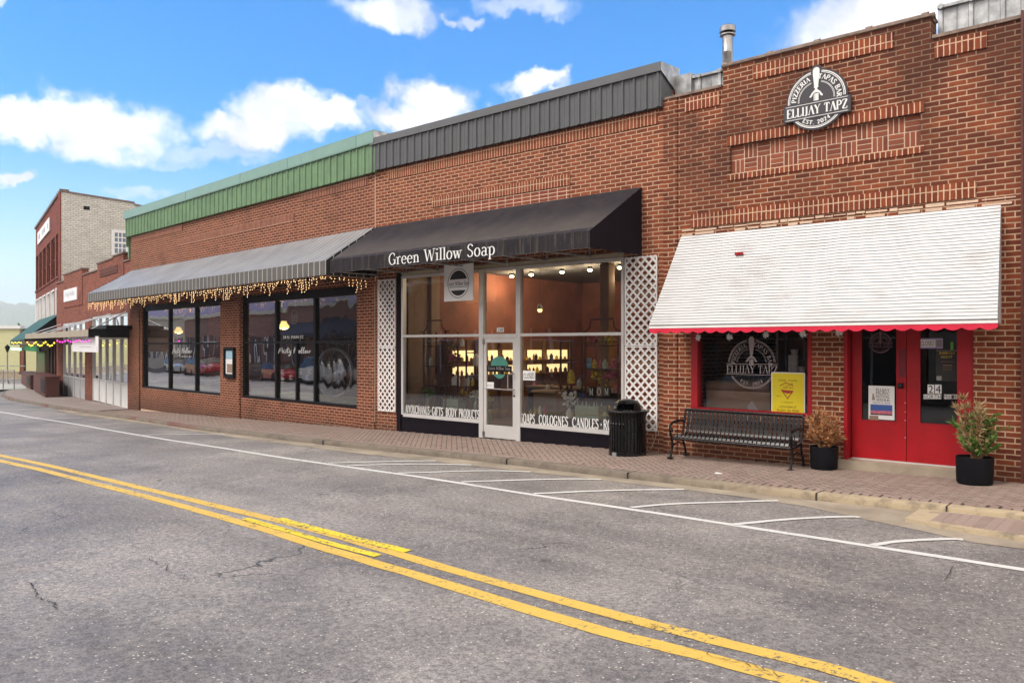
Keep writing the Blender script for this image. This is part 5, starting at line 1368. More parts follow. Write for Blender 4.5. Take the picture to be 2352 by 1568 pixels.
# green awning of the tall building
pg = solve_p(F4, -.3, 56); gl = F4.s(23.4, -pg); zgf = F4.z(40, 780, -pg); zgw = F4.z(130, 722)
print('green', pg, gl, zgf, zgw)
AGN = thing('awning', 'green sloped awning on the tall brick building', 'awning', F4, ((gl - .3)/2, 0, zgf))
m = MB(); m.quad((gl, -.02, zgw), (-.3, -.02, zgw), (-.3, -pg, zgf), (gl, -pg, zgf)); m.build('canopy', pm('green_fabric', (.012, .070, .038), .6), AGN)
m = MB(); m.quad((gl, -pg - .01, zgf - .3), (-.3, -pg - .01, zgf - .3), (-.3, -pg, zgf), (gl, -pg, zgf)); m.build('valance', pm('dark_green_fabric', (.01, .04, .025), .6), AGN)
m = MB(); m.poly([(-.3, -.02, zgw), (-.3, -.02, zgf - .1), (-.3, -pg, zgf - .1), (-.3, -pg, zgf)]); m.build('end_panel', M['black'], AGN)
# coloured bulbs under the two canopies
def bulbs(name, mat, F, p0, p1, y, zf_, n, label, sag=.12, r=.036):
    a, b_ = F.s(p0, y), F.s(p1, y); t_ = thing(name, label, 'string lights', F, ((a + b_)/2, y, zf_))
    pts = []; wv = MB(); bb = MB()
    for i in range(n*3 + 1):
        u = i/(n*3); pts.append((a + (b_ - a)*u, y, zf_ - sag*abs(math.sin(u*math.pi*3))))
        if i % 3 == 1: bb.ball((pts[-1][0], y, pts[-1][2] - .06), r, 5)
    wv.tube(pts, .008, 4, caps=False); wv.build('wire', M['black'], t_); bb.build('bulbs', mat, t_, kind='stuff')
bulbs('string_lights', M['bulby'], F3, 62, 128, -pc - .05, zf - .2, 15, 'yellow bulbs strung under the beige canopy edge', .22)
bulbs('string_lights', M['bulbm'], F3, 130, 210, -pc - .05, zf - .18, 12, 'magenta bulbs strung under the canopy beside the white panel', .08, .034)
bulbs('string_lights', M['bulby'], F4, 26, 52, -pg - .05, zgf - .05, 6, 'yellow bulbs under the green awning edge', .1)
NS = thing('neon_sign', 'small green and pink lit sign under the green awning', 'sign', F4, (F4.s(38, -pg), -pg, zgf - .75))
a, b_ = F4.s(27, -pg + .1), F4.s(49, -pg + .1); part('tube_light', M['bulbg'], NS, (a, b_, -pg + .05, -pg + .1, zgf - .62, zgf - .5)); part('tube_light', M['bulbm'], NS, (a + 1, b_ - 1.4, -pg + .03, -pg + .049, zgf - .61, zgf - .54))
SB = thing('shop_sign', 'dark wooden shop board hanging under the green awning', 'sign', F4, (F4.s(72, -.9), -.9, 1.2))
a, b_ = F4.s(50, -.9), F4.s(92, -.9); z0, z1 = F4.z(72, 806, -.9), F4.z(72, 792, -.9); part('board', M['black'], SB, (a, b_, -.95, -.9, z0, z1))
part('ornament', pm('orange_ornament', (.5, .16, .04), .6), SB, (a + 1, a + 2.2, -.97, -.951, z0 + .2, z1 - .1)); part('ornament', pm('brown_ornament', (.2, .12, .08), .6), SB, (b_ - 1.6, b_ - .8, -.97, -.951, z0 + .12, z1 - .1))
BW = thing('shop_window', 'shop window with white crossed drapes below the green awning', 'window', F4, (F4.s(70, -.3), -.3, .3))
a, b_ = F4.s(56, -.3), F4.s(86, -.3); z0, z1 = F4.z(70, 857, -.3), F4.z(70, 806, -.3)
part('frame', M['brownwood'], BW, (a - .3, a, -.36, -.12, z0 - .1, z1 + .1), (b_, b_ + .15, -.36, -.12, z0 - .1, z1 + .1), (a, b_, -.36, -.12, z0 - .15, z0), (a, b_, -.36, -.12, z1, z1 + .15))
m = MB(); m.quad((a, -.28, z0), (b_, -.28, z0), (b_, -.28, z1), (a, -.28, z1)); m.build('glass', M['glassD'], BW)
m = MB(); m.bar((a + .3, -.24, z1 - .4), (b_ - 1.5, -.24, z0 + .1), .16, .03, (0, 1, 0)); m.bar((b_ - 1.2, -.22, z1 - .3), (a + 1, -.22, z0 + .1), .16, .03, (0, 1, 0)); m.build('drape', M['paper'], BW)
part('curtain', M['inttan'], BW, (b_ + .3, F4.s(104, -.3), -.34, -.2, z0 - .1, z1))
for k, (p0, p1, yt, yb, lb) in enumerate(((49, 70, 857, 900, 'red brown wooden box under the shop window, farther one'), (77, 104, 860, 903, 'red brown wooden box with iron scrollwork, nearer one'))):
    a, b_ = F4.s(p0, -1.1), F4.s(p1, -1.1); zb2 = zg(F4.w((a + b_)/2, -1.1)[0]); zt2 = F4.z((p0 + p1)/2, yt, -1.1)
    t_ = thing('wooden_box', lb, 'box', F4, ((a + b_)/2, -.8, zb2), group='wooden boxes outside the tall building')
    part('case', M['brownwood'], t_, (a, b_, -1.1, -.5, zb2 + .06, zt2 - .05)); part('lid', M['brownwood'], t_, (a - .1, b_ + .1, -1.15, -.45, zt2 - .049, zt2))
    m = MB(); c0 = b_ - (b_ - a)*.35
    m.box(c0, b_ - .15, -1.115, -1.101, zb2 + .2, zt2 - .15); m.build('iron_grille', M['black'], t_)
    for q in (a + .1, b_ - .1):
        m = MB(); m.ball((q, -1.0, zb2 + .03), .05, 5); m.build('foot', M['black'], t_)
# cream building, brick wall, railings, lamp, hills
o = atd(45, 66); FC = Fr(o, 33)
CB = thing('low_building', 'low cream painted building at the far left end of the street', 'building', FC, (-10, 0, -.8))
wall('wall', M['cream'], CB, -40, 0, -2, 3.25, (), .3); part('roof_edge', M['white'], CB, (-40.2, .2, -.15, .32, 3.252, 3.5)); part('brick_corner', M['brick3'], CB, (.01, 6, .05, .3, -2, 3.0)); part('plinth', M['concrete'], CB, (-40, 0, -.1, -.01, -2, -.35)); part('roof', M['roof'], CB, (-40, 6, .33, 12, 2.9, 3.2))
for k in range(3): part('step', M['concrete'], CB, (-30, 2, -.6 - .5*(k + 1), -.6 - .5*k + .0, -1.5, -.45 - .12*(k + 1)))
lx, ly = atd(17, 53); FL = Fr((lx, ly), 40.6)
LP = thing('street_lamp', 'slim grey street lamp with small lantern at far left', 'street lamp', FL, (0, 0, zg(lx)))
m = MB(); z0 = zg(lx); m.lathe([(.12, 0), (.10, .15), (.045, .25), (.035, 2.1), (.05, 2.12), (.05, 2.18)], (0, 0, z0), 10); m.build('post', M['galv'], LP, smooth=True)
m = MB(); m.lathe([(.06, 2.18), (.16, 2.5), (.16, 2.52), (.0001, 2.68)], (0, 0, z0), 8); m.build('lantern', M['black'], LP)
fx_, fy_ = atd(0, 46); FE = Fr((fx_, fy_), 36)
HR = thing('handrail', 'grey pipe handrail at the far left corner', 'railing', FE, (0, 0, zg(fx_)))
z0 = zg(fx_); m = MB(); 
for x in (-4.0, -1.9, .2, .88): m.tube([(x, 0, z0), (x, 0, z0 + 1.15)], .03, 6)
m.build('posts', M['galv'], HR); m = MB()
for zz in (.6, 1.12): m.tube([(-6, 0, z0 + zz), (.88, 0, z0 + zz)], .025, 6)
m.tube([(-6, .9, z0 + 1.35), (.9, .9, z0 + 1.35)], .025, 6); m.build('rails', M['galv'], HR)
m = MB(); q = [gp(-60, 897), gp(60, 893), gp(60, 882), gp(-60, 880)]; m.poly([(a[0], a[1], zg(a[0]) + .012) for a in q]); m.build('plaza', pm('pale_concrete', (.46, .44, .42), .8), kind='structure')
# hills
def hill(name, depth, prof, col, jag, seed, thick=120):
    r3 = random.Random(seed); m = MB(); n = 160; p0, p1 = prof[0][0], prof[-1][0]; rows = 10
    pr = []
    for i in range(n + 1):
        px = p0 + (p1 - p0)*i/n
        for (a, ya), (b_, yb) in zip(prof, prof[1:]):
            if a <= px <= b_: y = ya + (yb - ya)*(px - a)/(b_ - a)
        pr.append((px, (CY - y)/FPX*depth + CAM.z + r3.uniform(-jag, jag)))
    for j in range(rows + 1):
        t_ = j/rows
        for px, z in pr:
            x, y = atd(px, depth - thick*(1 - t_)); zz = -1.5 + (z + 1.5)*math.sin(t_*math.pi/2)**.8 + (r3.uniform(-jag, jag)*1.2 if 0 < j < rows else 0)
            m.v.append((x, y, zz))
    for j in range(rows):
        for i in range(n): a = j*(n + 1) + i; m.f.append((a, a + 1, a + n + 2, a + n + 1))
    mt, t, b = newmat(name); oc = t.add('ShaderNodeTexCoord').outputs['Object']
    t.put(b.inputs['Base Color'], t.mix(t.ss(t.noise(oc, .05, 5, .7), .35, .65), tuple(c*.5 for c in col), col)); b.inputs['Roughness'].default_value = .95; b.inputs['Specular IOR Level'].default_value = 0
    t.put(b.inputs['Normal'], t.bump(t.noise(oc, .12, 4, .7), 1., 5.)); m.build('hills', mt, kind='structure')
hill('hill_wood', 3000, [(-700,735),(-400,712),(-200,702),(-60,690),(0,696),(30,703),(49,698),(80,706),(150,716),(300,735),(700,770)], (.075, .15, .055), 2.6, 5, 1200)
r4 = random.Random(21)
def blob_tree(name, label, x, y, z, h, wd, n=900, size=.5, mat=None, grp=None, trunk=True):
    F = Fr((x, y), 0); t_ = thing(name, label, 'tree', F, (0, 0, z), group=grp)
    if trunk:
        m = MB(); m.tube([(0, 0, z), (.1, 0, z + h*.35), (0, .1, z + h*.6)], [.02*h, .016*h, .006*h], 7)
        for k in range(5): a = k*1.3; m.tube([(.05, 0, z + h*.35), (math.cos(a)*wd*.3, math.sin(a)*wd*.3, z + h*.65)], [.010*h, .003*h], 5)
        m.build('trunk', M['drystem'], t_)
    m = MB(); cs = [(r4.uniform(-.32, .32)*wd, r4.uniform(-.32, .32)*wd, z + h*r4.uniform(.42, .82), r4.uniform(.16, .26)*wd) for _ in range(14)]
    for i in range(n):
        c = r4.choice(cs); d = Vector((r4.gauss(0, 1), r4.gauss(0, 1), r4.gauss(0, .8))).normalized()*c[3]*r4.uniform(.7, 1.1)
        p = Vector(c[:3]) + d; u = Vector((r4.gauss(0, 1), r4.gauss(0, 1), r4.gauss(0, 1))).normalized(); v = u.orthogonal().normalized(); s_ = size*r4.uniform(.5, 1.2)
        m.quad(p - u*s_ - v*s_*.6, p + u*s_ - v*s_*.6, p + u*s_ + v*s_*.6, p - u*s_ + v*s_*.6)
    m.build('crown', mat or M['leaf'], t_)
for k, (px, hh, wd, lb) in enumerate(((30, 8.0, 9, 'rounded green tree beyond the cream building, leftmost'), (44, 9.5, 9, 'taller green tree beyond the cream building'), (60, 8.6, 8, 'green tree beyond the cream building, next to the tall building'))):
    x, y = atd(px, 118 + 3*k); blob_tree('tree', lb, x, y, -4.2, hh, wd, 1300, .30, grp='trees beyond the cream building')

# ============================================================ vent pipe
vx, vy = atd(1669, 0); 
yv = 2.6; s_, zv0 = F1.hit(1671, 150, yv); _, zv1 = F1.hit(1668, 62, yv)
VP = thing('vent_pipe', 'galvanised vent pipe with round cap rising behind the parapet', 'vent pipe', F1, (s_, yv, zv0 - 1.2))
rp = .105; hv = zv1 - zv0
m = MB(); m.lathe([(rp, -1.6), (rp, hv*.30), (rp*1.04, hv*.31), (rp*1.04, hv*.34), (rp, hv*.35), (rp, hv - .16)], (s_, yv, zv0), 20); m.build('pipe', M['pipe'], VP, smooth=True)
m = MB(); m.lathe([(rp*1.05, hv - .20), (rp*1.45, hv - .19), (rp*1.45, hv - .17), (rp*1.0, hv - .16)], (s_, yv, zv0), 20); m.lathe([(rp*1.0, hv - .13), (rp*1.5, hv - .12), (rp*1.52, hv - .02), (rp*1.3, hv), (.0001, hv + .01)], (s_, yv, zv0), 20); m.build('cap', M['pipe'], VP, smooth=True)

# ============================================================ lattice panels
def lattice(s0, s1, z0, z1, label, y=-.03):
    t_ = thing('lattice_panel', label, 'lattice', F1, ((s0 + s1)/2, y, z0), group='white lattices beside the soap shop windows')
    zm = z0 + (z1 - z0)*.485
    for za, zb_ in ((z0, zm - .006), (zm + .006, z1)):
        m = MB(); pitch = .128; wd = .037
        for sg_, yy in ((1, y), (-1, y - .008)):
            c_ = -4.
            while c_ < 8:
                # line z - za = sg*(x - s0) + c
                P_ = []
                x_lo, x_hi = s0, s1
                za_, zb2 = (lambda x: za + sg_*(x - s0) + c_), None
                for x in (s0, s1):
                    z = za_(x)
                    if za <= z <= zb_: P_.append((x, z))
                for z in (za, zb_):
                    x = s0 + (z - za - c_)/sg_
                    if s0 < x < s1: P_.append((x, z))
                if len(P_) >= 2:
                    P_ = sorted(P_)[:1] + sorted(P_)[-1:]
                    if math.hypot(P_[0][0] - P_[1][0], P_[0][1] - P_[1][1]) > .03:
                        m.bar((P_[0][0], yy, P_[0][1]), (P_[1][0], yy, P_[1][1]), wd, .006, (0, 1, 0))
                c_ += pitch*1.25
        for q in ((s0 - .012, s0 + .012), (s1 - .012, s1 + .012)): m.box(q[0], q[1], y - .016, y + .006, za, zb_)
        for q in (za, zb_ - .02): m.box(s0 - .012, s1 + .012, y - .014, y + .004, q, q + .02)
        m.build('lattice_sheet', M['lattice'], t_)
lattice(F1.s(869.5, -.03), F1.s(908, -.03), F1.z(888, 944, -.03), F1.z(888, 642, -.03), 'tall white lattice left of the soap shop window, behind the grey awning end')
lattice(F1.s(1437, -.03), F1.s(1508.5, -.03), F1.z(1505, 990, -.03), F1.z(1440, 592, -.03), 'tall white lattice between soap shop window and tapas bar, behind the litter bin')
CBL = MB(); x = F1.s(1518); CBL.tube([(F1.s(1507), -.02, .42), (F1.s(1509), -.03, .30), (F1.s(1505), -.03, .22), (F1.s(1500), -.03, .12), (F1.s(1496), -.03, .05)], .006, 5)
tag(CBL.build('loose_cable', M['wire'], None, loc=(F1.s(1505), -.03, .1)), 'loose pale cable dangling below the right lattice', 'cable')
CBL = MB(); CBL.tube([(F1.s(864), -.04, 3.3), (F1.s(864.5), -.045, 1.5), (F1.s(864), -.04, .05)], .008, 5)
tag(CBL.build('wall_cable', M['wire'], None, loc=(F1.s(864), -.04, .05)), 'thin white cable running down the brick beside the left lattice', 'cable')

# ============================================================ soap shop signs and lettering
yb = -.32; a, b_ = F1.s(1020, yb), F1.s(1086.5, yb); z0, z1 = F1.z(1053, 691, yb), F1.z(1053, 607, yb)
HS = thing('hanging_sign', 'square white sign with round dark emblem hanging under the black awning', 'sign', F1, ((a + b_)/2, yb, z0))
part('board', M['paper'], HS, (a, b_, yb, yb + .02, z0, z1))
m = MB(); cx_, cz_, r_ = (a + b_)/2, (z0 + z1)/2 - .01, (b_ - a)*.36
def halfdisc(mb, cx, cz, r, a0, a1, y, zcut=None, n=30):
    mb.poly([(cx + r*math.cos(R(a0 + (a1 - a0)*i/n)), y, cz + r*math.sin(R(a0 + (a1 - a0)*i/n))) for i in range(n + 1)])
halfdisc(m, cx_, cz_, r_*.86, 18, 162, yb - .003); halfdisc(m, cx_, cz_, r_*.86, 215, 325, yb - .003)
for p in ribbon([(cx_ + r_*math.cos(R(i*6)), cz_ + r_*math.sin(R(i*6))) for i in range(1, 30)], lambda a, b: .012) + ribbon([(cx_ + r_*math.cos(R(i*6)), cz_ + r_*math.sin(R(i*6))) for i in range(33, 58)], lambda a, b: .012): m.poly([(q[0], yb - .003, q[1]) for q in p])
m.box(cx_ - r_*.95, cx_ + r_*.95, yb - .004, yb - .002, cz_ - r_*.28, cz_ - r_*.25)
m.build('emblem', M['ink'], HS)
m = MB(); serif(m, 'Green Willow Soap', a + .10, cz_ - r_*.16, .085, (b_ - a) - .20, yb - .004, thick=.13, thin=.07); m.build('lettering', M['ink'], HS)
m = MB(); m.tube([(a + .06, yb + .01, z1), (a + .06, yb + .01, z1 + .12)], .006, 5); m.tube([(b_ - .06, yb + .01, z1), (b_ - .06, yb + .01, z1 + .12)], .006, 5); m.build('hooks', M['iron'], HS)
yg = .026
LT = thing('window_lettering', 'white serif words along the bottom of the left soap shop window', 'lettering', F1, (F1.s(1010), yg, .33))
zb0 = .335
for w_, p0, p1 in (('AIYOUCIHANUS', 931, 987), ('*', 988, 991), ('GIFTS', 992.5, 1018.5), ('BODY', 1024, 1050), ('PRODUCTS', 1054, 1101)):
    m = MB(); s0 = F1.s(p0, yg); serif(m, w_, s0, zb0 - .005, .175, F1.s(p1, yg) - s0, yg - .002, thick=.21, thin=.10); m.build('word', M['vinyl'], LT)
LT = thing('window_lettering', 'white serif words along the bottom of the right soap shop window', 'lettering', F1, (F1.s(1290), yg, .33))
for w_, p0, p1 in (('SOAPS', 1196, 1229), ('COLOGNES', 1238, 1305.6), ('CANDLES', 1315, 1375.5), ('*', 1379, 1383), ('RO', 1386, 1406)):
    m = MB(); s0 = F1.s(p0, yg); serif(m, w_, s0, zb0 - .01, .18, F1.s(p1, yg) - s0, yg - .002, thick=.21, thin=.10); m.build('word', M['vinyl'], LT)
def flatsign(name, F, px0, px1, py0, py1, y, mat, label, cat, texts=(), th=.006):
    s0, s1 = F.s(px0, y), F.s(px1, y); zc_ = (F.z((px0 + px1)/2, (py0 + py1)/2, y)); hh = (F.z((px0 + px1)/2, py0, y) - F.z((px0 + px1)/2, py1, y))/2
    t_ = thing(name, label, cat, F, ((s0 + s1)/2, y, zc_ - hh)); part('sheet', mat, t_, (s0, s1, y, y + th, zc_ - hh, zc_ + hh))
    W_, H_ = s1 - s0, 2*hh
    for (s, mt, u0, v0, hf, wf) in texts:
        m = MB()
        if s is None: m.box(s0 + u0*W_, s0 + (u0 + wf)*W_, y - .002, y - .0005, zc_ - hh + v0*H_, zc_ - hh + (v0 + hf)*H_); m.build('panel', mt, t_)
        else: sans(m, s, s0 + u0*W_, zc_ - hh + v0*H_, hf*H_, wf*W_, y - .003); m.build('lettering', mt, t_)
    return t_, s0, s1, zc_, hh
flatsign('closed_sign', F1, 1201, 1229, 851, 873, .016, M['paper'], 'small white closed sign in the soap shop window beside its door', 'sign', [('CLOSED', M['ink'], .06, .18, .50, .88), ('SORRY WE ARE', M['ink'], .45, .70, .10, .45)])
flatsign('number_sticker', F1, 1141, 1156.5, 752, 763, .016, M['paper'], 'small white sticker with house number above the shop door', 'sticker', [('28', M['ink'], .10, .10, .80, .8)])
flatsign('paper_note', F1, 1116.5, 1134, 877, 893, .008, M['paper'], 'small paper note taped inside the soap shop door', 'note', [(None, M['vinylg'], .15, .6, .05, .7), (None, M['vinylg'], .15, .4, .05, .6)])
yy = .010; DL = thing('door_decal', 'round teal emblem with dark band on the soap shop door glass', 'decal', F1, (F1.s(1147, yy), yy, F1.z(1147, 868, yy)))
cx_, cz_ = F1.s(1147, yy), F1.z(1147, 846, yy); r_ = (F1.s(1168, yy) - F1.s(1126, yy))/2
m = MB(); halfdisc(m, cx_, cz_, r_*1.0, 12, 168, yy); halfdisc(m, cx_, cz_ - .02, r_*.75, 212, 328, yy); m.build('emblem', M['teal'], DL)
m = MB(); m.box(cx_ - r_*1.35, cx_ + r_*1.35, yy - .002, yy - .0005, cz_ - .07, cz_ + .055); m.build('band', M['black'], DL)
m = MB(); serif(m, 'Green Willow Soap', cx_ - r_*1.2, cz_ - .03, .07, r_*2.4, yy - .003); m.build('lettering', M['vinylg'], DL)

# ---- soap shop interior
def shelf_back(px0, px1, py0, py1, y, F=F1):
    return (F.s(px0, y), F.s(px1, y), y, y + .02, F.z((px0 + px1)/2, py1, y), F.z((px0 + px1)/2, py0, y))
FWl = Fr((fa - .098, 0), 90)                   # the left side wall of the shop: s runs into the room
ysh = -.30
SU = thing('shelf_unit', 'wooden shelf unit with lit amber backs along the side wall of the soap shop', 'shelf', FWl, (4.2, ysh, zfl))
s0, s1 = FWl.s(1028, ysh), FWl.s(1312, ysh); zt_s = 2.0
print('shelf', s0, s1, FWl.z(1036, 819, ysh), FWl.z(1303, 811, ysh))
part('carcass', M['wood'], SU, (s0, s1, ysh + .03, -.01, zfl, zt_s))
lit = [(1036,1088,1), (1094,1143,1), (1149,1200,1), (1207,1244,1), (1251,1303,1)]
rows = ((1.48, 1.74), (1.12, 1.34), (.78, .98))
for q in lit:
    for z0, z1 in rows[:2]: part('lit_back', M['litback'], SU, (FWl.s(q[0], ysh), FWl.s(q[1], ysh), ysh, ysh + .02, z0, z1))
for px in (1031, 1091, 1146, 1203, 1248, 1308):
    x = FWl.s(px, ysh); part('divider', M['wood'], SU, (x - .03, x + .03, ysh - .10, ysh - .001, zfl, zt_s))
for z0, z1 in rows: part('shelf', M['wood'], SU, (s0, s1, ysh - .22, ysh - .211, z0 - .035, z0 - .005), )
r5 = random.Random(5); gi = 0
JC = [('brown', 'cardb'), ('black', 'ink'), ('yellow', 'yelf'), ('wooden', 'wood')]
for qi, q in enumerate(lit):
    for z0, z1 in rows[:2]:
        part('shelf', M['wood'], SU, (FWl.s(q[0], ysh), FWl.s(q[1], ysh), ysh - .21, ysh - .001, z0 - .03, z0 - .001))
        for k in range(5):
            x = FWl.s(q[0] + (q[1] - q[0])*(k + .5)/5, ysh - .12) + r5.uniform(-.03, .03); hh = r5.uniform(.06, .16); rr_ = r5.uniform(.03, .055)
            m = MB(); m.lathe([(.0001, 0), (rr_, 0), (rr_, hh*.7), (rr_*.5, hh*.8), (rr_*.5, hh), (.0001, hh)], (0, 0, 0), 8); wx, wy = FWl.w(x, ysh - .12)
            m.v = [(v[0] + wx, v[1] + wy, v[2] + z0) for v in m.v]
            c_, mm = JC[gi % 4]
            o = m.build('jar', M[mm], None, loc=(wx, wy, z0)); tag(o, 'small %s jar on the %s lit shelf, %s bay, %s place from the street' % (c_, 'upper' if z0 > 1.3 else 'lower', ('first', 'second', 'third', 'fourth', 'fifth')[qi], ('first', 'second', 'third', 'fourth', 'fifth')[k]), 'jar', 'jars on the lit shelves'); gi += 1
# spot lamps
for i, (px, py) in enumerate(((1175.4, 632), (1220, 628), (1291, 622), (1355, 617), (1423, 611.5))):
    yq = 3.0
    for _ in range(30): yq += (3.70 - F1.z(px, py, yq))*2.
    s_ = F1.s(px, yq); t_ = thing('ceiling_spot', 'glowing ceiling spot in the soap shop, number %s from the door side' % ('one', 'two', 'three', 'four', 'five')[i], 'lamp', F1, (s_, yq, 3.66), group='ceiling spots in the soap shop')
    t_['label'] = ('glowing ceiling spot in the transom pane above the shop door', 'glowing ceiling spot nearest the left edge of the right shop window', 'glowing ceiling spot second from left in the right shop window', 'glowing ceiling spot third from left in the right shop window', 'glowing ceiling spot nearest the right lattice')[i]
    m = MB(); m.lathe([(.05, .03), (.05, .09)], (s_, yq, 3.66), 10); m.build('housing', M['black'], t_); m = MB(); m.ball((s_, yq, 3.665), .055, 6, .6); m.build('lamp_face', M['spot'], t_)
    ld = bpy.data.lights.new('spot_light', 'POINT'); lo = bpy.data.objects.new('spot_light', ld); COL.objects.link(lo); lo.parent = t_; ld.energy = 19; ld.color = (1, .74, .46); ld.shadow_soft_size = .08
    lo.location = (0, 0, -.25)
# small pendant
yq = 3.2; s_, z_ = F1.hit(1240, 712, yq); t_ = thing('pendant_lamp', 'tiny amber pendant lamp hanging inside the soap shop', 'lamp', F1, (s_, yq, z_))
m = MB(); m.tube([(s_, yq, z_ + .12), (s_, yq, 3.74)], .006, 5); m.build('cord', M['black'], t_); m = MB(); m.lathe([(.02, .16), (.07, .08), (.10, .02)], (s_, yq, z_), 12); m.build('lamp_shade', M['ink'], t_); m = MB(); m.ball((s_, yq, z_), .06, 6); m.build('bulb', M['shade'], t_)
# racks
def rack(px0, px1, y, zs_, ztop, label, crown=False, dy=.4):
    s0, s1 = F1.s(px0, y), F1.s(px1, y); t_ = thing('display_rack', label, 'rack', F1, ((s0 + s1)/2, y, zfl))
    m = MB()
    for x in (s0, s1):
        for yy_ in (y, y + dy): m.box(x - .016, x + .016, yy_ - .016, yy_ + .016, zfl, ztop)
    m.build('posts', M['rack'], t_)
    for z in zs_:
        m = MB(); m.box(s0, s1, y, y + dy, z - .018, z + .004); m.build('shelf', M['rack'], t_)
    if crown:
        for yy_ in (y,):
            m = MB(); w_ = s1 - s0; zt_ = ztop
            P_ = [(s0 - .12, zt_), (s0 + .0, zt_ + .01), (s0 + .10, zt_ + .09), (s0 + .12, zt_ + .26), (s1 - .12, zt_ + .26), (s1 - .10, zt_ + .09), (s1, zt_ + .01), (s1 + .12, zt_)]
            m.tube([(a, yy_, b_) for a, b_ in P_], .016, 6); m.build('crown_rail', M['rack'], t_)
    return t_, s0, s1
rack(1345, 1420, 1.1, [F1.z(1380, 793, 1.1), F1.z(1380, 847, 1.1), F1.z(1380, 902, 1.1)], F1.z(1380, 762, 1.1), 'tall bronze display rack with curved crown near the right lattice', True)
rack(1288, 1312, 1.7, [1.5, .9, .45], 2.0, 'narrow dark display rack in the middle of the right shop window')
rack(973.6, 1023, .35, [F1.z(1000, 794.6, .35), F1.z(1000, 840.5, .35), .95], F1.z(1000, 762, .35), 'dark display rack in the left shop window', True)
rack(1071, 1092, 1.6, [1.7, 1.15, .7], F1.z(1080, 780, 1.6), 'slim dark display rack beside the shop door', False)
def bunch(px, py, y, r, mat, label, n=60, F=F1, name='flower_bunch', cat='flowers', vase=None, leaf=True):
    s, z = F.hit(px, py, y); t_ = thing(name, label, cat, F, (s, y, z))
    m = MB()
    for _ in range(n):
        d = Vector((r5.gauss(0, .5), r5.gauss(0, .4), r5.gauss(0, .45)))*r; p = Vector((s, y, z + r*.3)) + d
        u = Vector((r5.gauss(0, 1), r5.gauss(0, 1), r5.gauss(0, 1))).normalized(); v = u.orthogonal().normalized(); k = r*.16
        m.quad(p - u*k - v*k, p + u*k - v*k, p + u*k + v*k, p - u*k + v*k)
    m.build('blooms', mat, t_)
    if leaf:
        m = MB()
        for _ in range(n//2):
            p = Vector((s, y, z)) + Vector((r5.gauss(0, .4), r5.gauss(0, .4), r5.uniform(-.5, .3)))*r; u = Vector((r5.gauss(0, .5), r5.gauss(0, .5), 1)).normalized(); v = u.orthogonal().normalized(); k = r*.2
            m.quad(p - u*k, p - v*k*.3, p + u*k, p + v*k*.3)
        m.build('leaves', M['leaf'], t_)
    if vase:
        m = MB(); m.lathe([(.0001, -r*2.1), (r*.35, -r*2.1), (r*.5, -r*1.5), (r*.2, -r*.8), (r*.3, -r*.5)], (s, y, z), 12); m.build('vase', vase, t_, smooth=True)
bunch(1043, 828, 1.1, .16, M['pinkf'], 'bunch of pink flowers on the left window rack'); bunch(1362, 782, 1.3, .15, M['pinkf'], 'pink and cream bunch on the top shelf of the crowned rack')
bunch(1400, 782, 1.3, .13, M['yelf'], 'yellow bunch at the right end of the top rack shelf'); bunch(1372, 866, 1.3, .16, M['yelf'], 'yellow flowers below the middle shelf of the crowned rack')
bunch(1405, 868, 1.35, .15, M['pinkf'], 'dark pink bunch near the right edge of the shop window'); bunch(1308, 922, .7, .16, M['paper'], 'white blossom sprig in a pale vase above the candles lettering', vase=M['paper'])
bunch(1093, 912, .6, .12, M['paper'], 'white flowers in a pale pot beside the door frame', vase=M['palegreen']); bunch(1041, 793, 1.0, .16, M['cardb'], 'dried flowers high on the left rack')
bunch(1122, 930, .8, .18, M['leafy'], 'leafy yellow green plant behind the shop door glass', vase=M['palegreen']); bunch(985, 905, .4, .15, M['leaf'], 'dark spiky plant low in the left shop window', vase=M['cardb'])
bunch(1312, 955, .8, .09, M['leaf'], 'small green sprigs on the window ledge of the right shop window', n=40)
bunch(1065, 905, .8, .10, M['yelf'], 'yellow blooms behind the pale green crate', n=40)
def teddy(px, py, y, h, mat, label):
    s, z = F1.hit(px, py, y); t_ = thing('plush_toy', label, 'toy', F1, (s, y, z)); m = MB(); m.ball((s, y, z + h*.3), h*.28, 8, 1.1); m.ball((s, y - .01, z + h*.72), h*.2, 8)
    for q in (-1, 1): m.ball((s + q*h*.15, y, z + h*.9), h*.07, 5); m.ball((s + q*h*.22, y - .04, z + h*.12), h*.11, 6); m.ball((s + q*h*.27, y - .02, z + h*.42), h*.09, 6)
    m.build('body', mat, t_, smooth=True)
teddy(1354, 847, 1.25, .24, M['bluef'], 'pale blue plush bear on the rack shelf'); teddy(1410, 846, 1.25, .22, M['pinkf'], 'pink plush bear at the right end of the rack shelf')
for i, (px, py, y, r_, hh, mt, lb) in enumerate(((1380, 847, 1.3, .035, .2, 'pinkf', 'tall pink candle on the rack shelf'), (1312, 880, 1.2, .08, .28, 'yelf', 'yellow and black striped jar on the narrow rack'), (1330, 890, 1.2, .05, .18, 'glassy', 'clear jar on the narrow rack'), (1047, 886, .9, .10, .26, 'paper', 'white bell shaped jar in the left window'), (1094, 840, 1.6, .08, .3, 'paper', 'white jug on the slim rack'), (1066, 886, .9, .08, .2, 'cardb', 'brown jar on the left rack'), (990, 840, .5, .06, .22, 'glassy', 'clear bottle on the left rack'))):
    s, z = F1.hit(px, py, y); m = MB(); m.lathe([(.0001, 0), (r_, 0), (r_*1.05, hh*.5), (r_*.8, hh*.8), (r_*.4, hh*.86), (r_*.4, hh), (.0001, hh)], (s, y, z), 14)
    tag(m.build('jar', M[mt], None, smooth=True, loc=(s, y, z)), lb, 'jar')
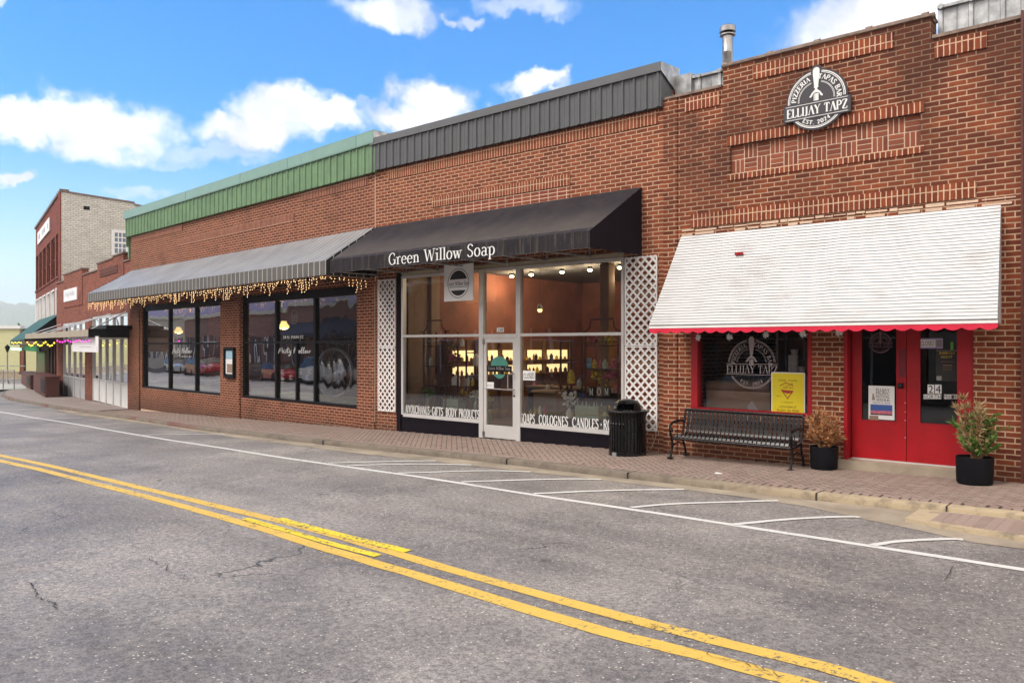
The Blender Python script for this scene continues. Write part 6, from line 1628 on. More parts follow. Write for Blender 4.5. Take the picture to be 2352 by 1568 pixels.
def crate(px, py, y, wd, hh, label):
    s, z = F1.hit(px, py, y); t_ = thing('wooden_crate', label, 'crate', F1, (s, y, z))
    m = MB()
    for k in range(3): zz = z + hh*k/3; m.box(s - wd/2, s + wd/2, y, y + .015, zz + .004, zz + hh/3 - .004); m.box(s - wd/2, s - wd/2 + .015, y + .016, y + .28, zz + .004, zz + hh/3 - .004); m.box(s + wd/2 - .015, s + wd/2, y + .016, y + .28, zz + .004, zz + hh/3 - .004)
    m.box(s - wd/2, s + wd/2, y + .02, y + .28, z, z + .01); m.build('slats', M['palegreen'], t_)
    m = MB()
    for k in range(9):
        x = s - wd/2 + wd*(k + .5)/9; u = r5.uniform(.03, .09); m.poly([(x - .04, y + .05 + k % 3*.06, z + hh*.6), (x + .04, y + .05 + k % 3*.06, z + hh*.6), (x + r5.uniform(-.02, .02), y + .04 + k % 3*.06, z + hh + u)])
    m.build('tissue_paper', M['palegreen'], t_)
crate(1035, 941, .45, .46, .24, 'pale green crate with tissue above the lettering of the left window'); crate(1347, 962, .45, .55, .26, 'pale green crate with tissue above the candles lettering')
for px0, px1, py0, py1, y, lb in ((1225, 1277, 896, 945, 1.3, 'open brown cardboard box in the right shop window'), ):
    s0, s1 = F1.s(px0, y), F1.s(px1, y); z0, z1 = F1.z(1250, py1, y), F1.z(1250, py0, y); t_ = thing('cardboard_box', lb, 'box', F1, ((s0 + s1)/2, y, z0))
    part('case', M['cardb'], t_, (s0, s1, y, y + .4, z0, z1)); m = MB(); m.quad((s0, y, z1), (s0 - .14, y - .02, z1 - .1), (s0 - .14, y + .4, z1 - .1), (s0, y + .4, z1)); m.quad((s0, y, z1 + .002), (s1, y, z1 + .002), (s1 + .02, y - .10, z1 - .04), (s0 - .02, y - .10, z1 - .04)); m.build('flap', M['cardb'], t_)
r7 = random.Random(77)
WH_ = []
for n_, w_ in ((4, 'on the left end of the window ledge'), (2, 'on the display table in the left shop window'), (2, 'at the right end of the display table'), (1, 'high behind the dried flowers in the left window'), (2, 'on the slim rack beside the shop door'), (5, 'on the ledge just right of the shop door'), (2, 'on the narrow middle rack'), (1, 'beside the white letter blocks'), (5, 'on the lowest shelf of the crowned rack'), (2, 'beside the plush bear on the rack shelf'), (1, 'at the front of the shop counter'), (3, 'along the back of the shop counter'), (3, 'on the ledge behind the litter bin')):
    for k in range(n_): WH_.append((w_, ('first', 'second', 'third', 'fourth', 'fifth')[k]))
GC = [('green', 'palegreen'), ('amber', 'yelf'), ('white', 'paper'), ('pink', 'pinkf'), ('brown', 'cardb'), ('dark', 'ink')]
for i, (px, py, y) in enumerate(((940, 938, .4), (950, 938, .45), (962, 940, .4), (974, 941, .45), (1000, 886, .5), (1012, 886, .5), (1076, 886, .7), (1086, 886, .7), (1062, 795, 1.0), (1073, 840, 1.65), (1085, 840, 1.65), (1210, 948, .5), (1219, 949, .5), (1229, 950, .55), (1240, 950, .5), (1252, 951, .55), (1292, 905, 1.75), (1303, 905, 1.75), (1322, 912, .9), (1392, 902, 1.2), (1404, 902, 1.2), (1416, 902, 1.2), (1350, 902, 1.2), (1362, 902, 1.2), (1390, 847, 1.2), (1365, 847, 1.25), (1258, 893, 2.0), (1226, 893, 2.6), (1268, 893, 2.6), (1286, 893, 2.6), (1390, 955, .45), (1400, 955, .5), (1412, 956, .45))):
    s, z = F1.hit(px, py, y); r_ = r7.uniform(.03, .06); hh = r7.uniform(.08, .2); m = MB(); cn, cm = GC[i % 6]
    m.lathe([(.0001, 0), (r_, 0), (r_*1.02, hh*.62), (r_*.55, hh*.78), (r_*.45, hh), (.0001, hh)], (s, y, z), 10)
    tag(m.build('bottle', M[cm], None, smooth=True, loc=(s, y, z)), '%s bottle, %s from the left %s' % (cn, WH_[i][1], WH_[i][0]), 'bottle', 'bottles and jars on display in the soap shop')
s0, s1 = F1.s(1205, 2.4), F1.s(1440, 2.4)
t_ = thing('shop_counter', 'long dark wooden counter inside the soap shop', 'counter', F1, ((s0 + s1)/2, 2.6, zfl)); part('base', M['intdark'], t_, (s0, s1, 2.5, 3.0, zfl, .85)); part('worktop', M['wood'], t_, (s0 - .05, s1 + .05, 2.4, 3.1, .851, .90))
s0, s1 = F1.s(985, .8), F1.s(1090, .8)
t_ = thing('display_table', 'dark display table in the left shop window', 'table', F1, ((s0 + s1)/2, .8, zfl)); part('tabletop', M['rack'], t_, (s0, s1, .55, 1.15, .70, .74))
for x in (s0 + .03, s1 - .03):
    for yq in (.58, 1.12): part('leg', M['rack'], t_, (x - .02, x + .02, yq - .02, yq + .02, zfl, .699))
for k, (ch, px) in enumerate((('M', 1353), ('O', 1371), ('M', 1388))):
    s, z = F1.hit(px, 907, .95); t_ = thing('letter_block', ('white letter block at the left of the three in the window', 'white letter block in the middle of the three in the window', 'white letter block at the right of the three in the window')[k], 'letter', F1, (s, .95, z), group='letter blocks in the shop window')
    part('block', M['ink' if k != 1 else 'inttan'], t_, (s - .01, s + .12, .96, 1.02, z - .02, z + .17)); m = MB(); serif(m, ch, s, z, .14, .10, .955, thick=.2, thin=.09); m.build('lettering', M['paper'], t_)
m = MB(); s, z = F1.hit(1336, 907, .9)
for q in (-1, 1): m.poly([(s, .9, z), (s + q*.06, .88, z + .05), (s + q*.07, .9, z + .01), (s + q*.05, .9, z - .05)])
tag(m.build('paper_butterfly', M['blueink'], None, loc=(s, .9, z)), 'small blue paper butterfly in the right shop window', 'ornament')

# ============================================================ restaurant details
for i, (px, py, lb) in enumerate(((410, 761, 'amber pendant lamp in the left restaurant window'), (652, 750, 'amber pendant lamp in the right restaurant window'))):
    yq = 1.3; s_, z_ = F2.hit(px, py, yq); t_ = thing('pendant_lamp', lb, 'lamp', F2, (s_, yq, z_), group='amber pendant lamps')
    m = MB(); k = 1.0; m.lathe([(.0001, -.09), (.10, -.08), (.165, -.02), (.17, 0)], (s_, yq, z_), 18); m.build('bowl', M['shade'], t_, smooth=True)
    m = MB(); m.lathe([(.172, .004), (.12, .07), (.085, .13), (.08, .17)], (s_, yq, z_), 18); m.build('lamp_shade', M['shade'], t_, smooth=True)
    m = MB(); m.tube([(s_, yq, z_ + .17), (s_, yq, 3.58)], .006, 5); m.build('cord', M['black'], t_)
    ld = bpy.data.lights.new('lamp_light', 'POINT'); lo = bpy.data.objects.new('lamp_light', ld); COL.objects.link(lo); lo.parent = t_; ld.energy = 40; ld.color = (1, .72, .42); ld.shadow_soft_size = .2; lo.location = (0, 0, -.2)
yg2 = .108
def scripts(px0, px1, pyb, label):
    s0, s1 = F2.s(px0, yg2), F2.s(px1, yg2); z = F2.z((px0 + px1)/2, pyb, yg2); t_ = thing('window_lettering', label, 'lettering', F2, ((s0 + s1)/2, yg2, z)); m = MB(); script(m, s0, z, .19*(1 if px0 < 500 else .85), s1 - s0, yg2); m.build('script', M['vinyl'], t_); return t_, s0, s1, z
t_, s0, s1, z = scripts(396, 440, 811, 'white brush script name on the left restaurant window'); m = MB(); sans(m, 'ELLIJAY, GA', s0 + (s1 - s0)*.5, z - .13, .05, (s1 - s0)*.48, yg2); m.build('small_text', M['vinyl'], t_)
scripts(639, 713, 811, 'white brush script name on the right restaurant window')
s0, s1 = F2.s(650, yg2), F2.s(698, yg2); z = F2.z(674, 777.5, yg2); t_ = thing('window_lettering', 'white street address above the script on the right restaurant window', 'lettering', F2, ((s0 + s1)/2, yg2, z)); m = MB(); sans(m, '34 N. MAIN ST.', s0, z, .085, s1 - s0, yg2); m.build('address', M['vinyl'], t_)
t_ = thing('window_lettering', 'small white opening hours lines on the restaurant double doors', 'lettering', F2, (F2.s(680), yg2, 1.0))
for (px, py) in ((645, 850), (686, 847), (707, 849), (645, 862), (664, 863), (686, 858), (702, 862), (646, 869)):
    m = MB(); s0 = F2.s(px, yg2); z0 = F2.z(px, py, yg2)
    for k in range(3): m.box(s0, s0 + .18 - .05*(k % 2), yg2 - .001, yg2 + .001, z0 - .05*k, z0 - .05*k + .016)
    m.build('text_line', M['vinylg'], t_)
# round logo above
m = MB(); cx_, cz_ = F2.hit(676, 728, yg2)
for p in ribbon([(cx_ + .17*math.cos(R(i*8)), cz_ + .19*math.sin(R(i*8))) for i in range(46)], lambda a, b: .008): m.poly([(q[0], yg2, q[1]) for q in p])
for k in range(7): x = cx_ - .12 + .04*k; m.bar((x, yg2, cz_ - .02 - .1*(k % 2)), (x + .03, yg2, cz_ + .10 - .05*(k % 3)), .010, .002, (0, 1, 0))
t_ = thing('window_decal', 'faint round emblem high on the right restaurant window', 'decal', F2, (cx_, yg2, cz_ - .2)); m.build('emblem', M['vinylg'], t_)
# wagon wheel
yq = .62; cx_, cz_ = F2.hit(768, 856, yq); WH = thing('wagon_wheel', 'white rimmed wagon wheel standing in the right restaurant window', 'wheel', F2, (cx_, yq, cz_ - .55))
rw = .64
m = MB(); m.tube([(cx_ + rw*math.cos(R(i*9))*.80, yq + rw*.35*math.cos(R(i*9)), cz_ + rw*math.sin(R(i*9))) for i in range(41)], .045, 8); m.build('rim', M['white'], WH, smooth=True)
m = MB()
for k in range(8): a = R(k*45 + 12); m.tube([(cx_, yq, cz_), (cx_ + rw*math.cos(a)*.80, yq + rw*.35*math.cos(a), cz_ + rw*math.sin(a))], .012, 5)
m.build('spokes', M['inttan'], WH); m = MB(); m.ball((cx_, yq, cz_), .05, 6); m.build('hub', M['white'], WH)
for px, py, y, rr_, hh, mt, lb in ((477, 903, .55, .10, .17, 'yellowp', 'bright yellow plant pot in the left restaurant window'), (496, 907, .5, .13, .18, 'pot', 'dark tapered pot in the left restaurant window'), (350, 893, .6, .13, .15, 'cardb', 'terracotta pot at the left of the left restaurant window')):
    s, z = F2.hit(px, py, y); z = max(z, .41); t_ = thing('plant_pot', lb, 'pot', F2, (s, y, z)); m = MB(); m.lathe([(.0001, 0), (rr_*.75, 0), (rr_, hh), (rr_*.9, hh), (rr_*.85, hh*.8), (.0001, hh*.8)], (s, y, z), 16); m.build('pot', M[mt], t_, smooth=True)
    m = MB()
    for _ in range(60):
        u = Vector((r5.gauss(0, .5), r5.gauss(0, .5), 1)).normalized(); p = Vector((s, y, z + hh*.8)); q = p + u*r5.uniform(.12, .34); v = u.orthogonal().normalized()*.014; mid = (p + q)/2; m.quad(p, mid - v, q, mid + v)
    m.build('leaves', M['leafy' if mt == 'yellowp' else 'leaf'], t_)
# menu case
yy = -.13; s0, s1 = F2.s(512.5, yy), F2.s(535.5, yy); z0, z1 = F2.z(524, 867.5, yy), F2.z(524, 797.5, yy)
t_ = thing('menu_case', 'narrow black framed menu case on the brick pier', 'menu case', F2, ((s0 + s1)/2, yy, z0))
part('frame', M['blackframe'], t_, (s0, s0 + .06, yy, -.047, z0, z1), (s1 - .06, s1, yy, -.047, z0, z1), (s0 + .06, s1 - .06, yy, -.047, z0, z0 + .07), (s0 + .06, s1 - .06, yy, -.047, z1 - .07, z1)); part('back', M['ink'], t_, (s0 + .06, s1 - .06, -.08, -.048, z0 + .07, z1 - .07))
part('menu_sheet', M['paper'], t_, (s0 + .08, s1 - .12, -.085, -.0805, z0 + .12, z1 - .35)); part('menu_sheet', pm('pale_blue_sheet', (.35, .55, .70), .6), t_, (s0 + .09, s1 - .10, -.085, -.0805, z1 - .34, z1 - .10)); part('menu_picture', M['inttan'], t_, (s0 + .16, s1 - .13, -.087, -.0852, z0 + .15, z0 + .42))
# wall lantern between the low shops and the restaurant
s, z = F3.hit(296, 850*0 + 852, -.1)

# ============================================================ tapas bar details
yt = .097
cx_, cz_ = F1.s(1726, yt), F1.z(1726, 836, yt); r_ = (F1.s(1783, yt) - F1.s(1668, yt))/2
t_ = thing('window_decal', 'large round white tapas bar emblem on the window glass', 'decal', F1, (cx_, yt, cz_ - r_)); m = MB(); emblem(m, cx_, cz_, r_, yt, cz_ - r_*.20, r_*.25, r_*1.12, heavy=.85); m.build('emblem', pm('translucent_vinyl', (.42, .36, .37), .5), t_)
yt2 = yd + .016; cx_, cz_ = F1.s(2022, yt2), F1.z(2022, 787, yt2); r_ = (F1.s(2049, yt2) - F1.s(1996, yt2))/2
t_ = thing('window_decal', 'small round emblem at the top of the left red door glass', 'decal', F1, (cx_, yt2, cz_ - r_)); m = MB(); emblem(m, cx_, cz_, r_, yt2, cz_ - r_*.20, r_*.25, r_*1.12, heavy=.8); m.build('emblem', pm('pink_vinyl', (.20, .10, .13), .5), t_)
flatsign('poster', F1, 1771.5, 1849, 855, 960, .085, M['paper'], 'yellow poster with red bowl drawing in the tapas bar window', 'poster',
  [(None, M['yellowp'], .03, .02, .96, .94), ('HOME  TOWN', M['olive'], .22, .80, .045, .55), ('THE', M['olive'], .42, .70, .03, .15), ('SIP IN', M['redink'], .36, .645, .045, .28), ('NOW A', M['olive'], .15, .46, .03, .15), ('A', M['olive'], .30, .33, .03, .04), ('MARKET', M['olive'], .38, .33, .03, .28), ('110 N MAIN ST.', M['ink'], .25, .22, .05, .52), ('ELLIJAY, GA 30540', M['ink'], .18, .145, .05, .64), ('(706) 273-2052', M['ink'], .22, .07, .05, .56)])
yy = .082; q0, q1 = F1.s(1771.5, yy), F1.s(1849, yy); zz0, zz1 = F1.z(1810, 960, yy), F1.z(1810, 855, yy); PW, PH = q1 - q0, zz1 - zz0
m = MB()
def pp(u, v): return (q0 + u*PW, yy - .0015, zz0 + v*PH)
m.poly([pp(.30, .62), pp(.66, .60), pp(.60, .555), pp(.50, .535), pp(.38, .56)])
for a, b_ in (((.26, .70), (.44, .775)), ((.44, .775), (.66, .715)), ((.62, .735), (.62, .775)), ((.66, .60), (.48, .42)), ((.30, .62), (.48, .44))): m.bar(pp(*a), pp(*b_), .012, .002, (0, 1, 0))
t_ = thing('poster_drawing', 'red bowl and roof drawing on the yellow poster', 'drawing', F1, ((q0 + q1)/2, yy, zz0)); m.build('drawing', M['redink'], t_)
flatsign('poster', F1, 1994.7, 2054.5, 886, 963, yd + .012, M['paper'], 'white music festival poster taped on the left red door', 'poster',
  [('ELLIJAY', M['ink'], .30, .84, .085, .52), ('MUSIC', M['ink'], .30, .74, .085, .52), ('FESTIVAL', M['ink'], .30, .64, .085, .52), ('2026', M['ink'], .30, .55, .07, .52), ('&', M['ink'], .14, .57, .20, .12), ('May 8-10, 2026', M['blueink'], .18, .475, .045, .66), (None, M['blueink'], .08, .26, .18, .84), (None, M['pinkf'], .08, .16, .10, .84), (None, M['ink'], .08, .13, .035, .84)])
flatsign('paper_note', F1, 1997, 2017, 954, 967, yd + .004, M['inttan'], 'small tan note over the corner of the festival poster', 'note')
flatsign('closed_sign', F1, 2112.5, 2165.5, 777, 800, yd + .014, pm('lilac_board', (.50, .42, .72), .5), 'lilac and white closed sign hanging in the right red door', 'sign', [(None, M['paper'], .02, .15, .70, .66), (None, M['vinylg'], .72, .15, .70, .25), ('CLOSED', M['ink'], .05, .28, .45, .58)])
flatsign('poster', F1, 2150, 2203.5, 804, 875, yd + .006, M['ink'], 'dark poster with gold title in the right red door', 'poster', [('IMPROV', M['yelf'], .14, .86, .085, .68), ('NIGHT', M['yelf'], .22, .74, .085, .5), (None, M['wood'], .2, .62, .02, .6), (None, M['cardb'], .3, .5, .02, .4), (None, M['wood'], .3, .43, .02, .4), (None, M['wood'], .3, .36, .02, .4), (None, M['glassy'], .02, .02, .14, .22), (None, M['vinylg'], .0, .975, .02, 1.)])
flatsign('green_tag', F1, 2183, 2189.5, 785, 803, yd + .014, M['bulbg'] if 0 else pm('green_sticker', (.18, .60, .08), .6), 'small bright green tag above the dark poster', 'tag')
t_, s0, s1, zc_, hh = flatsign('house_number', F1, 2130.5, 2145.5, 883, 904, yd + .014, M['paper'], 'white plate with the first digit of the house number', 'number', [('2', M['ink'], .15, .08, .84, .7)])
flatsign('house_number', F1, 2147.5, 2162.5, 883, 904, yd + .014, M['paper'], 'white plate with the second digit of the house number', 'number', [('4', M['ink'], .12, .08, .84, .76)])
for i, ch in enumerate('NORTH'): flatsign('letter_plate', F1, 2121 + 8.3*i, 2128.6 + 8.3*i, 905.5, 916, yd + .014, M['paper'], 'tiny white letter plate reading %s under the house number, in the first word' % ch, 'letter plate', [(ch, M['ink'], .12, .1, .8, .76)])
for i, ch in enumerate('MAIN'): flatsign('letter_plate', F1, 2168 + 8.3*i, 2175.6 + 8.3*i, 905.5, 916, yd + .014, M['paper'], 'tiny white letter plate reading %s under the house number, in the second word' % ch, 'letter plate', [(ch, M['ink'], .12, .1, .8, .76)])
# snowflake ornaments
for i, (px, py, lb) in enumerate(((1603.5, 775, 'white star ornament at the left corner of the tapas bar window'), (1675, 774, 'white star ornament left of the window emblem'), (1759, 768, 'white star ornament right of the window emblem'), (1844, 767, 'white star ornament at the right end of the tapas bar window'), (1927, 764, 'white star ornament in front of the brick pier'))):
    y = -.30; s, z = F1.hit(px, py, y); t_ = thing('star_ornament', lb, 'ornament', F1, (s, y, z), group='star ornaments under the white awning'); m = MB()
    for k in range(8): a = R(k*45 + r5.uniform(-10, 10)); c_ = Vector((s, y, z)); e = c_ + Vector((math.cos(a), r5.uniform(-.3, .3), math.sin(a)))*.065; v = Vector((-math.sin(a), 0, math.cos(a)))*.014; md = (c_ + e)/2; m.hexa([c_, md - v, e, md + v, c_ + Vector((0, .006, 0)), md - v + Vector((0, .006, 0)), e + Vector((0, .006, 0)), md + v + Vector((0, .006, 0))])
    m.build('rays', M['paper'], t_); m = MB(); m.tube([(s, y, z + .02), (s, y, zA - (zA - zbt)*.35)], .0025, 4); m.build('thread', M['wire'], t_)
# inside the tapas window
yq = .45; s0, s1 = F1.s(1622, yq), F1.s(1768, yq); z1 = F1.z(1700, 872, yq)
t_ = thing('interior_counter', 'pale tan counter with rounded edge inside the tapas bar window', 'counter', F1, ((s0 + s1)/2, yq, zg(-5))); m = MB(); m.box(s0, s1, yq, 1.4, zg(-5), z1 - .16); m.build('base', pm('pale_counter', (.62, .48, .36), .6), t_); m = MB(); m.tube([(s0, yq + .05, z1 - .12), (s1, yq + .05, z1 - .12)], .09, 12); m.box(s0, s1, yq + .05, 1.4, z1 - .159, z1 - .03); m.build('top_edge', M['inttan'], t_, smooth=True)
y = .45; s0, s1 = F1.s(1786, y), F1.s(1852, y); zsh = F1.z(1818, 853, y); t_ = thing('wall_cabinet', 'dark wooden cabinet inside the tapas bar window', 'cabinet', F1, ((s0 + s1)/2, y, zsh)); part('carcass', M['wood'], t_, (s0, s0 + .03, y - .05, y + .5, zsh - .6, zsh + .75), (s0 + .03, s1, y + .3, y + .5, zsh - .6, zsh + .75)); part('shelf', M['wood'], t_, (s0 + .03, s1, y - .05, y + .299, zsh - .03, zsh), (s0 + .03, s1, y - .05, y + .299, zsh + .50, zsh + .53))
for k, (px, n_) in enumerate(((1809, 3), (1822, 4), (1839, 1))):
    for j in range(n_):
        s = F1.s(px, y); z = zsh + .09*j; m = MB(); m.lathe([(.0001, 0), (.05, 0), (.062, .085), (.0001, .085)], (s, y + .06, z), 12); tag(m.build('food_tub', M['paper'], None, smooth=True, loc=(s, y + .06, z)), 'white food tub, %s from the shelf in the %s stack inside the tapas bar window' % (('first', 'second', 'third', 'fourth')[j], ('left', 'middle', 'right')[k]), 'tub', 'white tubs on the cabinet shelf')
y = .25; s, z = F1.hit(1728, 937, y); t_ = thing('paper_card', 'white paper card tilted against the tapas bar window', 'card', F1, (s, y, z - .1)); m = MB(); m.hexa([(s - .09, y, z + .02), (s + .02, y - .02, z - .13), (s + .02, y, z - .13), (s - .09, y + .02, z + .02), (s - .01, y, z + .12), (s + .11, y - .02, z - .02), (s + .11, y, z - .02), (s - .01, y + .02, z + .12)]); m.build('card', M['paper'], t_)

# ============================================================ bench
bl = gp(1543, 1054); br = gp(1816, 1079); ang = math.atan2(br[1] - bl[1], br[0] - bl[0]); Lb = math.hypot(br[0] - bl[0], br[1] - bl[1]); print('bench', bl, br, Lb, math.degrees(ang))
yb_ = -1.0; bx0, bx1 = bl[0], br[0]; yfront = (bl[1] + br[1])/2
FB = Fr(((bx0 + bx1)/2, yfront), 0); zb0 = zg((bx0 + bx1)/2)
BN = thing('park_bench', 'black slatted steel bench with curved iron arms under the tapas bar window', 'bench', FB, (0, 0, zb0))
hw = Lb/2; Lb2 = hw + .03
# profile of a strap in (y, z): from front of the seat, curved up to the back
prof = [(.02,.32),(.0,.355),(.02,.39),(.07,.40),(.15,.385),(.25,.365),(.33,.36),(.385,.385),(.42,.45),(.445,.56),(.475,.67),(.50,.76)]
ns = 27
for i in range(ns):
    x = -hw + .07 + (2*hw - .14)*i/(ns - 1); m = MB(); w_ = .0255
    P_ = [(y, zb0 + z) for y, z in prof]; b0 = 0
    for (y, z) in P_: m.v += [(x - w_, y, z), (x + w_, y, z)]
    n = len(P_); L2_ = []
    for k in range(n - 1): m.f.append((2*k, 2*k + 1, 2*k + 3, 2*k + 2))
    off = len(m.v); nv = [(v[0], v[1] + .006, v[2] - .007) for v in m.v]; m.v += nv
    for k in range(n - 1): m.f.append((off + 2*k + 2, off + 2*k + 3, off + 2*k + 1, off + 2*k)); m.f.append((2*k, 2*k + 2, off + 2*k + 2, off + 2*k)); m.f.append((2*k + 3, 2*k + 1, off + 2*k + 1, off + 2*k + 3))
    m.build('slat', M['iron'], BN, smooth=True)
for nm, y, z, r_ in (('top_rail', .50, .77, .022), ('front_rail', .02, .325, .020), ('seat_rail', .355, .35, .018)):
    m = MB(); m.tube([(-hw, y, zb0 + z), (hw, y, zb0 + z)], r_, 10); m.build(nm, M['iron'], BN, smooth=True)
def side(x):
    m = MB(); rl = .020
    m.tube([(x, -.02, zb0 + .02), (x, .0, zb0 + .10), (x, .045, zb0 + .20), (x, .02, zb0 + .325)], [.022, .018, .02, .024], 8)
    o1 = m.build('leg', M['iron'], BN, smooth=True)
    m = MB(); m.tube([(x, .50, zb0 + .02), (x, .47, zb0 + .12), (x, .41, zb0 + .24), (x, .38, zb0 + .36)], [.022, .018, .02, .022], 8); m.build('leg', M['iron'], BN, smooth=True)
    m = MB(); m.tube([(x, .02, zb0 + .325), (x, .22, zb0 + .33), (x, .385, zb0 + .36), (x, .44, zb0 + .54), (x, .50, zb0 + .78)], rl, 8); m.build('side_frame', M['iron'], BN, smooth=True)
    m = MB(); P_ = [(.46,.575),(.34,.595),(.20,.60),(.07,.585),(-.02,.55),(-.05,.485),(-.02,.43),(.04,.45),(.03,.49),(-.005,.495)]
    m.tube([(x, y, zb0 + z) for y, z in P_], [.016,.02,.022,.022,.02,.018,.016,.014,.012,.01], 8); m.tube([(x, -.03, zb0 + .44), (x, -.01, zb0 + .38), (x, .02, zb0 + .325)], .018, 8); m.build('armrest', M['iron'], BN, smooth=True)
    for yq in (-.025, .505): part('foot', M['iron'], BN, (x - .035, x + .035, yq - .045, yq + .035, zb0 - .002, zb0 + .025))
    m = MB(); m.tube([(x, .0, zb0 + .20), (x, .22, zb0 + .25), (x, .42, zb0 + .20)], .012, 6); m.build('brace', M['iron'], BN)
side(-hw); side(hw)
part('cross_strap', M['iron'], BN, (-hw, hw, .20, .24, zb0 + .345, zb0 + .355))

# ============================================================ litter bin
c0 = gp(1441, 1043); rb_ = .305; zb0 = zg(c0[0])
FBn = Fr(c0, 0); TB = thing('trash_can', 'black round slatted litter bin with domed lid in front of the white lattice', 'trash can', FBn, (0, 0, zb0))
def ztop(py): return CAM.z + (CY - py)/FPX*((ray(1441, CY)).length/FPX)*0 + CAM.z*0
dcam = -(c0[0])*math.sin(YAW)*1 + (c0[1] + 12.05)*math.cos(YAW)
dcam = -(c0[0] - CAM.x)*math.sin(YAW) + (c0[1] - CAM.y)*math.cos(YAW)
rb_ = 42.5/FPX*dcam; hb = CAM.z + (CY - 941)/FPX*dcam - zb0; hd = CAM.z + (CY - 915.5)/FPX*dcam - zb0; print('bin', c0, dcam, rb_, hb, hd)
m = MB(); m.lathe([(.0001, .03), (rb_*.93, .03), (rb_*.94, hb - .04)], (0, 0, zb0), 40); m.build('liner', M['black'], TB, smooth=True)
m = MB(); 
for zz, rr_ in ((.02, 1.0), (.07, 1.0)): pass
m.lathe([(rb_*.94, .0), (rb_*1.0, .0), (rb_*1.0, .06), (rb_*.94, .06)], (0, 0, zb0), 40); m.build('base_ring', M['iron'], TB, smooth=True)
m = MB(); nsl = 34
for i in range(nsl):
    a = 2*math.pi*i/nsl; c, s = math.cos(a), math.sin(a); t2 = Vector((-s, c, 0))*.017; rr_ = rb_*.985
    for z0_, z1_, r0, r1 in ((.06, hb - .12, rr_, rr_), (hb - .12, hb - .02, rr_, rb_*1.10)):
        p0 = Vector((c*r0, s*r0, zb0 + z0_)); p1 = Vector((c*r1, s*r1, zb0 + z1_)); inn = Vector((c, s, 0))*.012
        m.hexa([p0 - t2, p0 + t2, p0 + t2 - inn, p0 - t2 - inn, p1 - t2, p1 + t2, p1 + t2 - inn, p1 - t2 - inn])
m.build('slats', M['iron'], TB)
m = MB(); m.lathe([(rb_*1.02, hb - .035), (rb_*1.17, hb - .03), (rb_*1.19, hb - .015), (rb_*1.17, hb), (rb_*.80, hb + .005), (rb_*.78, hb - .01)], (0, 0, zb0), 40); m.build('rim', M['iron'], TB, smooth=True)
m = MB(); hdm = hd - hb
for a0, a1 in ((-40, 150), (210, 250)): pass
dp = [(rb_*.76, 0), (rb_*.75, hdm*.3), (rb_*.66, hdm*.62), (rb_*.48, hdm*.85), (rb_*.25, hdm*.97), (.0001, hdm)]
m.lathe([(r_, hb + z) for r_, z in dp], (0, 0, zb0), 40, a0=-30, a1=170); m.lathe([(r_, hb + z) for r_, z in dp[2:]], (0, 0, zb0), 40, a0=170, a1=330)
m.build('domed_lid', M['iron'], TB, smooth=True)
for zz in (.55,):
    for k in range(5):
        a = R(-118 + 12*k); m = MB(); m.ball((math.cos(a)*(rb_ + .002), math.sin(a)*(rb_ + .002), zb0 + zz), .009, 4); m.build('rivet', M['galv'], TB)
a = R(-100); m = MB(); m.box(math.cos(a)*rb_ - .04, math.cos(a)*rb_ + .04, math.sin(a)*rb_ - .02, math.sin(a)*rb_ + .0, zb0, zb0 + .06); m.build('foot_bracket', M['galv'], TB)

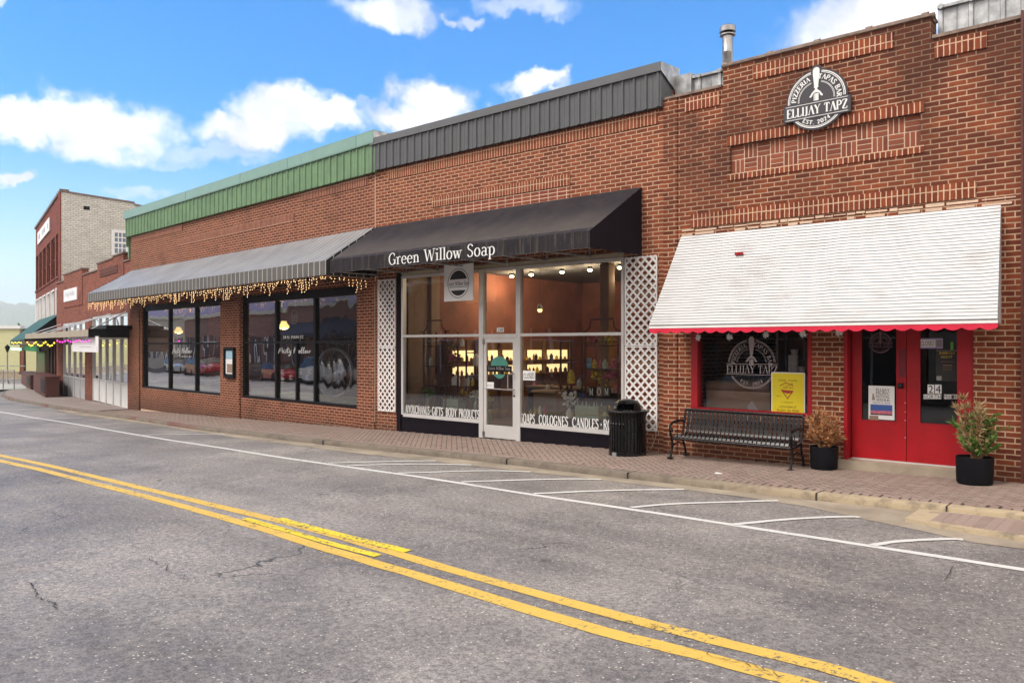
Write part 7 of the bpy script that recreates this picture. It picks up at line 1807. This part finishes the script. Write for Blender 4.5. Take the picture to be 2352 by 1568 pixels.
# ============================================================ potted plants
def pot(pxc, pxw, ytop, ybase, label, kind, seed):
    r6 = random.Random(seed); c0 = gp(pxc, ybase - 6); zb = zg(c0[0]); dc = -(c0[0] - CAM.x)*math.sin(YAW) + (c0[1] - CAM.y)*math.cos(YAW)
    r_ = pxw/2/FPX*dc; c0 = (c0[0], c0[1] + .0); h_ = CAM.z + (CY - ytop)/FPX*dc - zb; F = Fr(c0, 0)
    t_ = thing('potted_plant', label, 'potted plant', F, (0, 0, zb), group='plants in dark pots beside the red doors')
    m = MB(); m.lathe([(.0001, 0), (r_*.90, 0), (r_*.96, h_*.08), (r_, h_*.9), (r_*1.0, h_), (r_*.92, h_), (r_*.91, h_*.88), (.0001, h_*.88)], (0, 0, zb), 32); m.build('pot', M['pot'], t_, smooth=True)
    m = MB(); m.lathe([(r_*.9, h_*.885), (.0001, h_*.90)], (0, 0, zb), 16); m.build('soil', M['soil'], t_)
    st, lv = MB(), [MB(), MB(), MB()]
    def whorl(p, d, size, k, mb, wd=.0065):
        for _ in range(k):
            u = (d + Vector((r6.gauss(0, .75), r6.gauss(0, .75), r6.gauss(0, .55)))).normalized(); q = p + u*size*r6.uniform(.6, 1.15); v = u.orthogonal().normalized(); v.rotate(Matrix.Rotation(r6.uniform(0, 6.3), 3, u)); v *= wd; md = (p + q)/2 + Vector((0, 0, -.006)); mb.quad(p, md - v, q, md + v)
    def branch(base, tip, mb, n_w, size, k, wd=.0065):
        mid = (Vector(base) + Vector(tip))/2 + Vector((r6.uniform(-.03, .03), r6.uniform(-.03, .03), .03)); st.tube([base, mid, tip], [.007, .005, .002], 5, caps=False)
        for i in range(n_w):
            t = .35 + .65*i/max(1, n_w - 1); p = Vector(base).lerp(mid, t*2) if t < .5 else mid.lerp(Vector(tip), t*2 - 1); whorl(p, (Vector(tip) - Vector(base)).normalized(), size, k, mb, wd)
    z0 = zb + h_*.88
    if kind == 'dry':
        for _ in range(46):
            a = r6.uniform(0, 6.3); rad = r6.uniform(.05, .30); hh = r6.uniform(.08, .50)*(1 - rad*.6) + .05
            branch((math.cos(a)*.05, math.sin(a)*.05, z0), (math.cos(a)*rad, math.sin(a)*rad*.8, z0 + hh), lv[0], 7, .085, 11, .009)
        for _ in range(6): a = r6.uniform(0, 6.3); branch((0, 0, z0 + .2), (math.cos(a)*.15, math.sin(a)*.12, z0 + r6.uniform(.5, .62)), lv[0], 5, .05, 5)
    else:
        for _ in range(16):
            tx = r6.uniform(-.26, .10); hh = r6.uniform(.30, .80)*(1 - .2*abs(tx + .1)); branch((r6.uniform(-.05, .05), 0, z0), (tx, r6.uniform(-.15, .15), z0 + hh), lv[1 if r6.random() < .75 else 2], 5, .12, 16, .009)
        for _ in range(34):
            tx = r6.uniform(-.02, .27); hh = r6.uniform(.12, .66)*(1 - .5*max(0, tx - .1)); branch((r6.uniform(.0, .06), 0, z0), (tx, r6.uniform(-.15, .15), z0 + hh), lv[2], 6, .04, 22, .010)
        branch((.05, 0, z0 + .3), (.38, -.02, z0 + .44), lv[2], 4, .04, 16, .01)
        for _ in range(14): a = r6.uniform(0, 6.3); branch((0, 0, z0), (math.cos(a)*.15, math.sin(a)*.12, z0 + .25), lv[2 if _ % 2 else 1], 4, .08, 12, .009)
    st.build('stems', M['drystem'], t_)
    for mb, mt, nm in ((lv[0], M['dry'], 'dry_foliage'), (lv[1], pm('tan_leaf', (.36, .25, .12), .6, var=.35, scale=14), 'tan_foliage'), (lv[2], M['leaf'], 'green_foliage')):
        if mb.v: mb.build(nm, mt, t_)
pot(1892.5, 61, 1024, 1082, 'dark pot with withered brown shrub left of the red doors', 'dry', 3)
pot(2238.5, 77, 1048, 1116, 'dark pot with half tan half green shrub right of the red doors', 'mix', 9)
# litter
x, y = gp(1650, 1087); m = MB(); m.hexa([(x - .05, y - .03, zg(x) + .002), (x + .05, y - .035, zg(x) + .002), (x + .055, y + .03, zg(x) + .002), (x - .045, y + .035, zg(x) + .002), (x - .05, y - .03, zg(x) + .006), (x + .05, y - .035, zg(x) + .010), (x + .055, y + .03, zg(x) + .006), (x - .045, y + .035, zg(x) + .012)])
tag(m.build('paper_scrap', M['paper'], None, loc=(x, y, zg(x))), 'small white scrap of paper on the brick sidewalk', 'litter')

# ============================================================ thin mist over the town
hz = MB(); hz.box(-3300, 300, -750, 2600, -6, 200)
mv = bpy.data.materials.new('mist'); mv.use_nodes = True; T = NT(mv.node_tree); T.n.clear()
pv_ = T.add('ShaderNodeVolumePrincipled'); pv_.inputs['Color'].default_value = (.91, .97, .95, 1); pv_.inputs['Density'].default_value = .00048; pv_.inputs['Anisotropy'].default_value = .2
T.l.new(pv_.outputs[0], T.add('ShaderNodeOutputMaterial').inputs['Volume'])
HZO = hz.build('haze', mv, kind='stuff')
